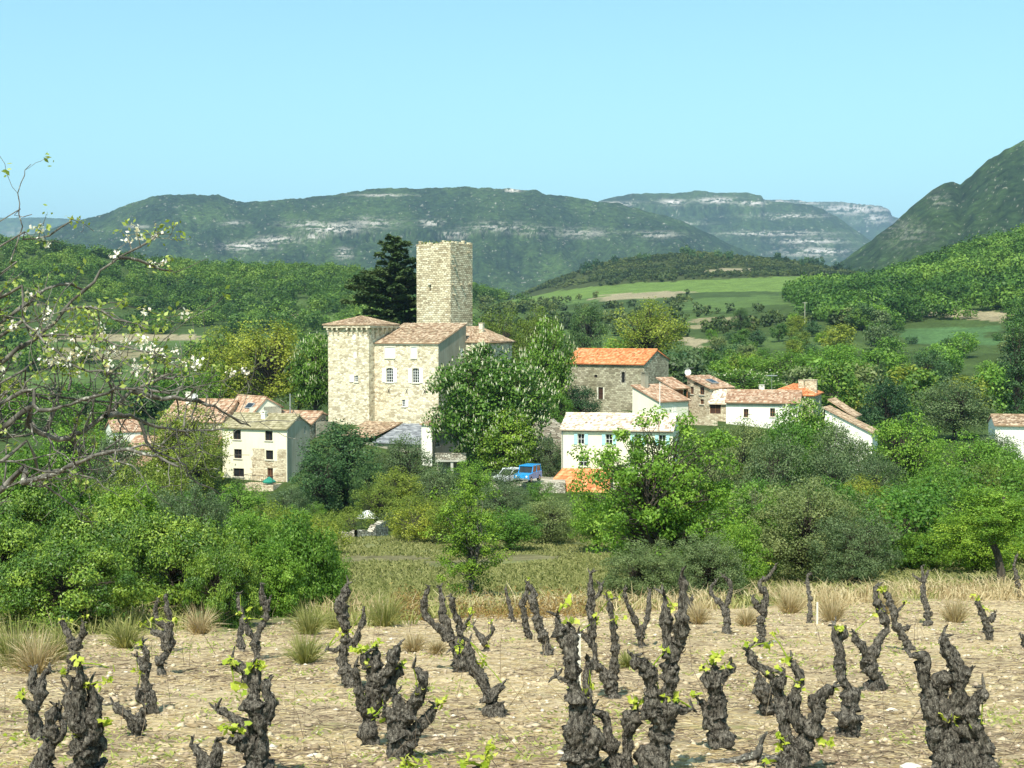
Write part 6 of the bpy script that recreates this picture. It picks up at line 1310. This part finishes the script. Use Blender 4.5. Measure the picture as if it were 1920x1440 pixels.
 ('vine with two arms meeting a knobbed crown, right middle', (1638, 1292), [[(1642, 1296, 9), (1636, 1262, 9), (1624, 1235, 7), (1612, 1208, 5.5), (1602, 1185, 4)], [(1632, 1245, 7), (1646, 1205, 6), (1662, 1178, 5.5), (1652, 1150, 5.5), (1644, 1125, 5), (1643, 1098, 4)]], [(1654, 1102), (1656, 1110), (1640, 1152), (1652, 1142)]),
 ('vine leaning up left with a short side twig, right middle', (1700, 1218), [[(1706, 1222, 8), (1694, 1195, 8), (1680, 1172, 7), (1674, 1145, 6.5), (1664, 1118, 5), (1652, 1106, 3)], [(1690, 1180, 5), (1706, 1174, 4)], [(1680, 1150, 2.5), (1690, 1138, 2), (1696, 1132, 1.5)]], [(1698, 1130), (1660, 1104)]),
 ('lone thick vine with crown stub by the tall grass at right', (1737, 1172), [[(1737, 1176, 8), (1740, 1148, 8.5), (1732, 1120, 7), (1732, 1092, 5), (1728, 1062, 3)], [(1732, 1092, 4.5), (1716, 1082, 3), (1712, 1080, 2)], [(1732, 1090, 4), (1740, 1072, 3)]], []),
 ('short leaning vine with yellow shoots at the far right', (1856, 1202), [[(1858, 1206, 7), (1852, 1178, 8), (1842, 1152, 6), (1832, 1125, 4)], [(1856, 1165, 6), (1866, 1148, 4)]], [(1826, 1118), (1834, 1122), (1844, 1140), (1850, 1142)]),
 ('vine cut by the right edge beneath the leaning dark trunk', (1912, 1124), [[(1916, 1128, 8), (1908, 1092, 8), (1902, 1062, 5.5), (1908, 1038, 3)]], [(1910, 1036)]),
 ('hugely forked vine filling the lower right corner with one leaf tuft', (1800, 1480), [[(1786, 1485, 12), (1772, 1430, 9), (1756, 1380, 7), (1746, 1325, 7), (1738, 1270, 6), (1728, 1238, 5), (1708, 1230, 2.5)], [(1806, 1480, 12), (1822, 1420, 10), (1808, 1360, 8), (1802, 1305, 7), (1796, 1262, 5.5), (1776, 1218, 5), (1768, 1190, 2.5)], [(1830, 1440, 10), (1838, 1390, 8), (1822, 1345, 6), (1836, 1310, 4.5), (1844, 1286, 3.5)], [(1800, 1275, 5), (1786, 1240, 5), (1782, 1215, 3.5)], [(1795, 1255, 4), (1808, 1262, 4.5), (1816, 1268, 4)], [(1780, 1440, 9), (1772, 1325, 6), (1770, 1275, 6), (1762, 1300, 4)]], [(1764, 1344), (1774, 1352), (1756, 1348), (1784, 1350), (1840, 1358)]),
 ('tip of a vine just entering at the right edge', (1921, 1218), [[(1924, 1222, 5), (1920, 1202, 4), (1914, 1190, 2.5)]], []),
 ('cut vine top showing fresh leaves at the bottom edge, centre', (916, 1490), [[(918, 1500, 7), (914, 1460, 6), (908, 1438, 4)]], [(905, 1432), (912, 1422), (918, 1404), (914, 1412), (866, 1432), (872, 1428)]),
 ('vine hidden below the bottom edge with only its top leaves in view', (770, 1500), [[(775, 1510, 7), (772, 1470, 6), (768, 1448, 4)]], [(750, 1436), (780, 1434), (800, 1432), (765, 1430)]),
]
for vi, (lb, bp, brs, lv) in enumerate(V_DATA):
    g = np.random.default_rng(500+vi); Y0 = vY(bp[1]); root = LQ(bp, Y0)
    r = thing('grapevine', lb, 'grapevine', tuple(root), 0, 'old bare grapevines in the stony vineyard'); fb = FB(); tips = []; depth = {}
    for bi, br in enumerate(brs):
        path = []; d = 0 if bi == 0 else g.normal()*.02; slope = g.normal()*.14
        if bi:     # start at the depth of the nearest earlier point
            d = min(((abs(k[0]-br[0][0])+abs(k[1]-br[0][1]), v) for k, v in depth.items()), default=(0, 0))[1]
        for pi, (x, y, rr) in enumerate(br):
            if pi: d += slope*math.hypot(x-br[pi-1][0], y-br[pi-1][1])*Y0/F+g.normal()*.012
            depth[(x, y)] = d; p = LQ((x, y), Y0, d)-root; path.append([*p, rr/100*(1.12 if pi else 1.25)])
        v, f = gnarl(path, g); fb.add(v, f); tips.append(path[-1])
    for t in tips:      # short pruned spurs on the heads
        for _ in range(3):
            a = np.array(t[:3]); dr = unit(g.normal(size=3)+np.array([0, 0, .8])); l = .04+.05*g.random(); v, f = tube([a-dr*.01, a+dr*l*.6, a+dr*l+g.normal(size=3)*.01], [.012, .010, .004], 6); fb.add(v, f)
    obj('trunk', fb.mesh('vine_trunk', True), M['vinebark'], r)
    if lv:
        lf = FB()
        for x, y in lv:
            dd = min(((abs(k[0]-x)+abs(k[1]-y), v) for k, v in depth.items()))[1]; c = LQ((x, y), Y0, dd-.02)-root; vine_leaf_cluster(lf, c, g, 4+int(g.random()*4), .028)
            t = np.array(min(tips, key=lambda q: np.linalg.norm(np.array(q[:3])-c))[:3])
            if np.linalg.norm(t-c) < .35: v, f = tube([t, (t+c)/2+np.array([0, 0, .01]), c], [.007, .005, .003], 5); fb2 = (v, f); lf.add(v, f, np.full(len(v), .1))
        obj('leaves', lf.mesh('vine_leaves'), L['vine'], r)
pS = LQ((1084, 1262), vY(1400)+1.2); r = thing('stake', 'weathered white wooden stake standing behind the thick foreground vine', 'stake', tuple(pS)); mb = MB(); mb.box(-.022, .022, -.02, .02, -1.2, .34); mb.obj('post', M['sill'], r)
pS = LQ((1532, 1166), vY(1168)); r = thing('stake', 'thin pale stake against the upright vine before the dry grass', 'stake', tuple(pS)); mb = MB(); mb.box(-.018, .018, -.02, .02, -.2, .4); mb.obj('post', M['sill'], r)
# ------------------------------------------------------------------ things on the vineyard floor (uncountable)
g = np.random.default_rng(9)
def scatter(n, Yr, umax=.46, power=1.0):
    Y = Yr[0]+(Yr[1]-Yr[0])*g.random(n)**power; x = (g.uniform(-umax, umax, n))*Y; return x, Y, terr(x, Y)
def edgeY(x, Y): return np.interp(960+F*x/Y, [0, 420, 640, 900, 1300, 1920], [27, 27, 31, 33, 38, 44])
# pebbles: small flattened octahedra
n_ = 11000; x, Y, z = scatter(n_, (8.5, 34), power=1.5); s = (.007+.018*g.random(n_)**4)*(1+Y/40); big = g.random(n_) < .004; s[big] *= 2.6
d6 = np.array([[1, 0, 0], [0, 1, 0], [-1, 0, 0], [0, -1, 0], [.1, 0, .6], [0, .1, -.6]]); dj = d6[None]*(1+.35*g.normal(size=(n_, 6, 1))); V_ = np.stack([x, Y, z+s*.25], 1)[:, None]+dj*s[:, None, None]*np.array([1.3, 1, 1])
tri = np.array([[0, 1, 4], [1, 2, 4], [2, 3, 4], [3, 0, 4], [1, 0, 5], [2, 1, 5], [3, 2, 5], [0, 3, 5]]); fa = (np.arange(n_)[:, None, None]*6+tri[None]).reshape(-1, 3)
pm = NT('pebble', .9, .1); pm.col(pm.ramp(pm.attr('tint'), [(0, (.26, .19, .13)), (.7, (.46, .37, .27)), (1, (.62, .55, .44))]))
o = obj('pebbles', fmesh('pebbles', V_.reshape(-1, 3), fa, np.repeat(g.random(n_), 6)), pm.m, kind='stuff'); o['label'] = 'pale limestone pebbles lying over the vineyard soil'; o['category'] = 'pebbles'
n_ = 16000; x, Y, z = scatter(n_, (8.6, 40), power=1.5); k = (Y < edgeY(x, Y)) & (fbm(x/.9, Y/.9, 3, 71) > .45); x, Y, z = x[k], Y[k], z[k]; n_ = len(x); s = (.012+.03*g.random(n_)**3)*(1+Y/50)
dj = d6[None]*(1+.45*g.normal(size=(n_, 6, 1)).clip(-1.5, 1.5)); V_ = np.stack([x, Y, z+s*.1], 1)[:, None]+dj*s[:, None, None]*np.array([1.2, 1, .9]); fa = (np.arange(n_)[:, None, None]*6+tri[None]).reshape(-1, 3)
pm = NT('clod', .95, .05); pm.col(pm.ramp(pm.attr('tint'), [(0, (.24, .18, .11)), (.7, (.42, .33, .21)), (1, (.55, .45, .31))]))
o = obj('soil_clods', fmesh('soil_clods', V_.reshape(-1, 3), fa, np.repeat(g.random(n_), 6)), pm.m, kind='stuff'); o['label'] = 'crumbled beige soil clods between the vines'; o['category'] = 'soil'
def straws(name, n, Yr, length, width, matk, label, lie=.9, power=1.4, cond=None, umax=.46, bend=.25, segs=2, hgt=0.0, cat='grass', tint=None):
    x, Y, z = scatter(n, Yr, umax, power)
    if cond is not None: k = cond(x, Y); x, Y, z = x[k], Y[k], z[k]
    m = len(x); az = g.uniform(0, 6.283, m); az = np.where(g.random(m) < .55, g.normal(size=m)*.35+(g.random(m) < .5)*math.pi, az) if lie > .5 else az
    el = (1-lie)*1.5*(.5+.7*g.random(m))+(.04*g.normal(size=m)); d = np.stack([np.cos(az)*np.cos(el), np.sin(az)*np.cos(el), np.sin(np.abs(el))], 1); Lh = length*(.5+g.random(m))
    wv_ = width*(.6+.8*g.random(m))*(1+Y/40); sd = unit(np.cross(d, np.array([0, -1.0, .3])))*wv_[:, None]*.5; p0 = np.stack([x, Y, z+.004+hgt], 1); p1 = p0+d*Lh[:, None]*.55+np.array([0, 0, 1])*(Lh*.03)[:, None]; p2 = p0+d*Lh[:, None]+np.stack([g.normal(size=m), g.normal(size=m), -np.abs(g.normal(size=m))], 1)*(Lh*bend*.4)[:, None]
    p2[:, 2] = np.maximum(p2[:, 2], z+.004)
    V_ = np.stack([p0-sd, p0+sd, p1-sd*.8, p1+sd*.8, p2-sd*.15, p2+sd*.15], 1).reshape(-1, 3); fa = (np.arange(m)[:, None, None]*6+np.array([[0, 1, 3, 2], [2, 3, 5, 4]])[None]).reshape(-1, 4)
    o = obj(name, fmesh(name, V_, fa, np.repeat(g.random(m), 6)), L[matk], kind='stuff'); o['label'] = label; o['category'] = cat; return o
inv = lambda x, Y: (Y < edgeY(x, Y)) & (fbm(x/.8, Y/1.6, 3, 5) > .40)
straws('dry_grass_litter', 32000, (8.8, 40), .09, .006, 'dry', 'flattened straw coloured grass litter on the vineyard floor', .93, 1.5, inv)
straws('twig_litter', 34000, (8.8, 38), .14, .006, 'twig', 'dark broken twigs and stems littering the vineyard floor', .96, 1.5, lambda x, Y: (Y < edgeY(x, Y)) & (fbm(x/1.1, Y/1.6, 3, 8) > .47), cat='twigs')
straws('low_weeds', 30000, (8.8, 42), .045, .010, 'weed', 'sparse low green weeds sprouting between the vines', .55, 1.4, lambda x, Y: (Y < edgeY(x, Y)+2) & (fbm(x/.9, Y/1.3, 4, 15) > .56), cat='weeds')
straws('thin_stems', 420, (9.5, 30), .55, .004, 'twig', 'thin upright dead weed stems standing in the vineyard', .08, 1.2, lambda x, Y: fbm(x/1.5, Y/1.5, 3, 45) > .5, cat='stems')
# tall dry grass strip along the vineyard edge
straws('tall_dry_grass', 60000, (22, 50), .48, .012, 'dry', 'tall straw coloured grass along the far edge of the vineyard', .16, 1.0, lambda x, Y: (Y > edgeY(x, Y)-8+13*fbm(x/2.2, Y/2.2, 3, 3)) & (Y < edgeY(x, Y)+4) & (fbm(x/1.6, Y/1.6, 3, 25) > np.where(x/Y > .02, .40, .52)), bend=.9)
straws('tall_green_grass', 80000, (20, 56), .36, .014, 'tuft', 'rough green and straw grass mixed along the vineyard edge', .18, 1.0, lambda x, Y: (Y > edgeY(x, Y)-7+12*fbm(x/2.6, Y/2.0, 3, 33)) & (Y < edgeY(x, Y)+9) & (fbm(x/1.6, Y/1.6, 3, 35) > .42), bend=.9)
straws('meadow_grass', 120000, (36, 100), .20, .018, 'meadow', 'short rough meadow grass sloping down behind the vineyard', .3, 1.0, lambda x, Y: (Y > edgeY(x, Y)+3) & (fbm(x/3, Y/6, 3, 55) > .36), bend=.8, umax=.42)
def rusty(px0, px1, Y0, n_):
    x = g.uniform(px0, px1, n_); Y = Y0+g.uniform(-1.6, 1.6, n_); x = (x-960)/F*Y; z = terr(x, Y)+.55*g.random(n_)**1.3*(fbm(x/.5, Y/.5, 2, 4)*2.2-.35).clip(.05, 1.4); return np.stack([x, Y, z], 1)
for (a_, c_, Yq, lb) in ((730, 800, 31, 'rusty brown scrub patch left of the wide five-armed vine'), (850, 1100, 31.5, 'long rusty brown scrub patch behind the central vines')):
    p = rusty(a_, c_, Yq, 3400); v, f, t = leaves(p, unit(g.normal(size=p.shape)), .09, g.random(len(p)), .22, g); o = obj('scrub_patch', fmesh('scrub_patch', v, f, t), L['rust']); tag(o, lb, 'scrub')
# grass tussocks, each a thing
def tussock(px, py, wd, label, mk='tuft', n_=420):
    Y = vY(py); p = LQ((px, py), Y); m = n_; az = g.uniform(0, 6.283, m); el = .45+1.0*g.random(m)**.7; Lh = wd*.75*(.5+.6*g.random(m)); r0 = wd*.10*g.random(m)
    b0 = np.stack([np.cos(az)*r0, np.sin(az)*r0, np.zeros(m)-.01], 1); d = np.stack([np.cos(az)*np.cos(el), np.sin(az)*np.cos(el), np.sin(el)], 1); sd = unit(np.cross(d, g.normal(size=(m, 3))))*.0045; p1 = b0+d*Lh[:, None]*.5; p2 = b0+d*Lh[:, None]; p2[:, 2] -= Lh*.35*(np.cos(el)+.2)
    V_ = np.stack([b0-sd, b0+sd, p1-sd*.9, p1+sd*.9, p2-sd*.15, p2+sd*.15], 1).reshape(-1, 3); fa = (np.arange(m)[:, None, None]*6+np.array([[0, 1, 3, 2], [2, 3, 5, 4]])[None]).reshape(-1, 4)
    z = tzf(p[0], Y); o = obj('grass_tussock', fmesh('grass_tussock', V_, fa, np.repeat(g.random(m), 6)), L[mk]); o.location = (p[0], Y, z); tag(o, label, 'grass tussock', 'grass tussocks in the vineyard')
for a in ((580, 1190, 1.0, 'round green tussock right of the paired vines'), (572, 1245, .75, 'small straw tussock below the round green one'), (722, 1175, 1.3, 'largest silvery tussock right of the tall leaning vine'), (628, 1180, .7, 'tussock hidden behind the tall leaning vine'), (775, 1225, .5, 'tiny straw tussock left of the wide five-armed vine', 'dry'),
          (235, 1215, .9, 'green tussock at the hedge foot behind the crooked vine'), (30, 1250, 1.2, 'large ragged tussock at the left edge below the hedge'), (70, 1262, .9, 'bleached straw tussock near the left edge', 'dry'), (105, 1235, .9, 'green tussock between left edge and three-armed vine'), (375, 1190, .9, 'dry tussock at the right foot of the hedge', 'dry'),
          (1560, 1165, 1.1, 'tall straw tussock right of the thin upright vine', 'dry'), (1480, 1150, 1.2, 'straw tussock left of the thin upright vine', 'dry'), (1400, 1175, .7, 'orange-straw tussock beside the lyre-shaped vine', 'dry'), (1310, 1170, .8, 'straw tussock left of the lyre-shaped vine', 'dry'), (1790, 1165, 1.0, 'straw tussock right of the lone thick vine', 'dry'), (1178, 1255, .4, 'little green tussock under the fork-shaped vine'), (820, 1230, .4, 'little straw tussock at the foot of the wide vine', 'dry'), (1660, 1150, 1.2, 'broad straw tussock behind the vine leaning up left', 'dry')):
    tussock(a[0], a[1], a[2], a[3], *(a[4:5]))
def pebble_stone(px, py, s, label):
    Y = vY(py); p = LQ((px, py), Y); mb = MB(); k = 10; R_ = [[s*(.8+.3*g.random()) for _ in range(k)] for _ in range(3)]
    lv_ = [(0, 1.0), (.35, .85), (.55, .4)]; rings = [[(math.cos(6.283*i/k)*R_[j][i]*q, math.sin(6.283*i/k)*R_[j][i]*q*.7, h*s-.1*s) for i in range(k)] for j, (h, q) in enumerate(lv_)]
    for j in range(2): [mb.poly([rings[j][i], rings[j][(i+1) % k], rings[j+1][(i+1) % k], rings[j+1][i]]) for i in range(k)]
    mb.poly(rings[2]); o = mb.obj('stone', M['sill']); o.location = (p[0], Y, tzf(p[0], Y)); tag(o, label, 'stone')
pebble_stone(1672, 1332, .07, 'white flat stone right of the two-armed knobbed vine'); pebble_stone(1708, 1435, .09, 'white stone at the bottom edge left of the corner vine'); pebble_stone(1060, 1415, .08, 'pale stone left of the thick foreground vine foot'); pebble_stone(590, 1418, .07, 'pale stone between the massive left vine and the broad central one')
# dead root lying on the ground
p0 = LQ((1420, 1432), vY(1440)); g2_ = np.random.default_rng(4); v, f = gnarl([[-.35, 0, .03, .02], [-.15, .02, .05, .03], [0, 0, .10, .04], [.04, 0, .2, .03], [.07, 0, .26, .012]], g2_); v2, f2 = gnarl([[0, 0, .06, .04], [.2, .05, .04, .03], [.42, .1, .03, .012]], g2_); fb = FB(); fb.add(v, f); fb.add(v2, f2); o = obj('dead_root', fb.mesh('dead_root', True), M['barkgrey']); o.location = (p0[0], p0[1], tzf(p0[0], p0[1])); tag(o, 'bleached dead vine root lying between two foreground vines', 'root')

# ------------------------------------------------------------------ apple tree at the left
AY = 6.4; g = np.random.default_rng(21); troot = Vector((-3.55, 6.6, tzf(-3.55, 6.6)))
ap = thing('apple_tree', 'nearly bare old apple tree with white blossom reaching in from the left edge', 'apple tree', tuple(troot)); tr = np.array(troot)
fb = FB(); tw = []; bl = []; gl = []
def limb(pts, r0, r1, yd=0.0, y0=AY, start=None, n_=None, tseed=0):
    P_ = [LQ((a, c), y0+yd*i/(len(pts)-1))-tr for i, (a, c) in enumerate(pts)]
    if start is not None: P_ = [np.array(start)]+P_
    q = catmull(np.array([[*p, 0] for p in P_]), .05)[:, :3]; m = len(q); q[1:-1] += g.normal(size=(m-2, 3))*.006; r_ = np.linspace(r0, r1, m)*(1+.18*g.normal(size=m).clip(-1, 1)); v, f = tube(q, r_, 7); fb.add(v, f); return q, r_
STEM = [np.array([0, 0, .7]), np.array([.05, -.1, 1.35])]
trunkp = smooth_path([(0, 0, -.4), (.03, 0, .5), (0, -.05, 1.2), (.1, -.1, 1.9), (.25, -.15, 2.6)], 14, g, .02); v, f = tube(trunkp, np.linspace(.17, .05, 14), 12); fb.add(v, f)
Lm = [ # photo points, radii, drift in depth, start height on the trunk
 ([(0, 918), (47, 903), (94, 889), (140, 872), (200, 848), (264, 847), (335, 875)], .030, .005, -.5, .55), ([(10, 795), (52, 800), (94, 818), (123, 823), (156, 809), (198, 781), (250, 733), (302, 708), (332, 703)], .036, .006, .5, .8),
 ([(198, 781), (232, 776), (264, 790), (331, 809), (416, 804)], .013, .004, .6, None), ([(250, 733), (302, 743), (368, 752), (416, 771), (453, 790), (470, 800)], .013, .003, .5, None), ([(0, 762), (75, 770), (156, 752), (217, 733), (262, 728), (320, 738)], .016, .005, -.4, 1.1),
 ([(0, 681), (38, 653), (85, 620), (118, 582), (156, 544), (189, 511), (222, 483), (264, 459), (286, 448), (298, 434)], .024, .003, .4, 1.5), ([(222, 483), (262, 488), (302, 505), (324, 507)], .008, .003, .2, None), ([(0, 610), (47, 573), (85, 540), (132, 535), (156, 544)], .013, .007, .3, 1.7),
 ([(0, 464), (47, 452), (94, 440), (128, 417), (134, 412)], .012, .003, .2, 2.2), ([(0, 516), (19, 497), (35, 455), (35, 398), (33, 365), (47, 327), (58, 308)], .009, .0015, .1, 2.1), ([(0, 630), (57, 630), (142, 630), (198, 639), (264, 658), (331, 672)], .016, .003, -.3, 1.5), ([(118, 582), (170, 575), (196, 590), (236, 606), (275, 618)], .008, .003, -.3, None),
 ([(0, 861), (71, 882), (120, 880), (189, 847), (230, 820)], .018, .005, .4, .7), ([(264, 790), (283, 847), (330, 860), (354, 889), (392, 918), (415, 930)], .008, .002, .2, None), ([(203, 776), (208, 729), (196, 690), (196, 658)], .007, .0025, -.2, None), ([(128, 733), (132, 700), (132, 686), (142, 650)], .006, .002, .2, None),
 ([(0, 720), (50, 742), (110, 745), (180, 752), (250, 765)], .013, .004, .5, 1.2), ([(60, 890), (110, 930), (150, 960), (175, 990)], .006, .002, .2, None), ([(0, 560), (40, 595), (90, 650), (150, 690), (230, 700)], .012, .004, -.3, 1.7), ([(0, 420), (25, 405), (60, 402)], .006, .002, 0, 2.3),
 ([(80, 815), (105, 760), (100, 735), (102, 700)], .011, .004, .2, None), ([(140, 818), (150, 850), (170, 880), (150, 930)], .007, .002, .2, None), ([(300, 707), (335, 690), (352, 676)], .005, .002, 0, None), ([(345, 800), (352, 760), (370, 745), (385, 720)], .004, .0015, .1, None)]
paths = []
for (pts, r0, r1, yd, st) in Lm:
    s_ = None
    if st is not None: s_ = np.array([np.interp(st, trunkp[:, 2], trunkp[:, i]) for i in range(3)])
    paths.append(limb(pts, r0, r1, yd, AY if st is not None else AY+.15, s_))
def twig(a, d, l, r0, lvl):
    n_ = 6; p = [a]; q = a.copy(); dd = d.copy()
    for i in range(n_): dd = unit(dd+g.normal(size=3)*.28+np.array([0, 0, .05])); q = q+dd*l/n_; p.append(q.copy())
    p = np.array(p); v, f = tube(p, np.linspace(r0, max(.0012, r0*.3), n_+1), 5); fb.add(v, f)
    if lvl:
        for _ in range(int(1+g.random()*3)): i = g.integers(1, n_); twig(p[i], unit(dd+g.normal(size=3)*.9), l*.5, r0*.55, lvl-1)
    gl.append(p[-1]); gl.append(p[n_//2])
for k, (q, r_) in enumerate(paths):
    n_ = int(len(q)*(.36 if k in (5, 6, 7) else (.16 if k in (8, 9, 19) else .95)))
    for _ in range(n_):
        i = int(len(q)*(.15+.84*g.random())); i = min(i, len(q)-2); d = unit(q[i+1]-q[i]); e = unit(np.cross(d, g.normal(size=3))+d*.5+np.array([0, 0, .3])); twig(q[i], e, .10+(.13 if k in (5, 6, 7, 8, 9, 19) else .34)*g.random()**1.5, min(.006, r_[i]*.5), 1 if g.random() < .6 else 0)
        if k in (5, 6, 7, 8, 10, 11, 15, 18): gl.append(q[i])
obj('branches', fb.mesh('apple_branches', True), M['barkgrey'], ap)
gl = np.array(gl); _, gpy = topx(gl[:, 0]+tr[0], gl[:, 1]+tr[1], gl[:, 2]+tr[2]); pr_ = np.where(gpy < 700, .40, .06); kk = gl[g.random(len(gl)) < pr_]
c = np.repeat(kk, 6, 0)+g.normal(size=(len(kk)*6, 3))*.017; v, f, t = leaves(c, unit(g.normal(size=c.shape)+np.array([0, -.2, .6])), .027, g.random(len(c)), .55, g); obj('leaves', fmesh('apple_leaves', v, f, t), mat_leaf('apple_leaf', (.13, .19, .03), (.24, .32, .06), (.42, .48, .14), .35, .5, .2, 0), ap)
kb = gl[(gpy < 700) & (g.random(len(gl)) < .10)]; c = np.repeat(kb, 12, 0)+g.normal(size=(len(kb)*12, 3))*.014; v, f, t = leaves(c, unit(g.normal(size=c.shape)+np.array([0, -.4, .3])), .019, g.random(len(c)), .8, g); obj('blossom', fmesh('apple_blossom', v, f, t), L['petal'], ap, kind='stuff')
# ------------------------------------------------------------------ the air
hz = NT('air'); hz.t.nodes.remove(hz.b)
pv = hz.n('ShaderNodeVolumePrincipled'); pv.inputs['Color'].default_value = (0.45, 0.66, 1.0, 1); pv.inputs['Density'].default_value = 0.00007; pv.inputs['Anisotropy'].default_value = 0.0
hz.l(pv.outputs[0], hz.out.inputs['Volume'])
b = MB(); b.box(-34000, 34000, -200, 29000, LOWZ-100, 1700)
obj('haze', b.mesh('haze'), hz.m, kind='stuff')
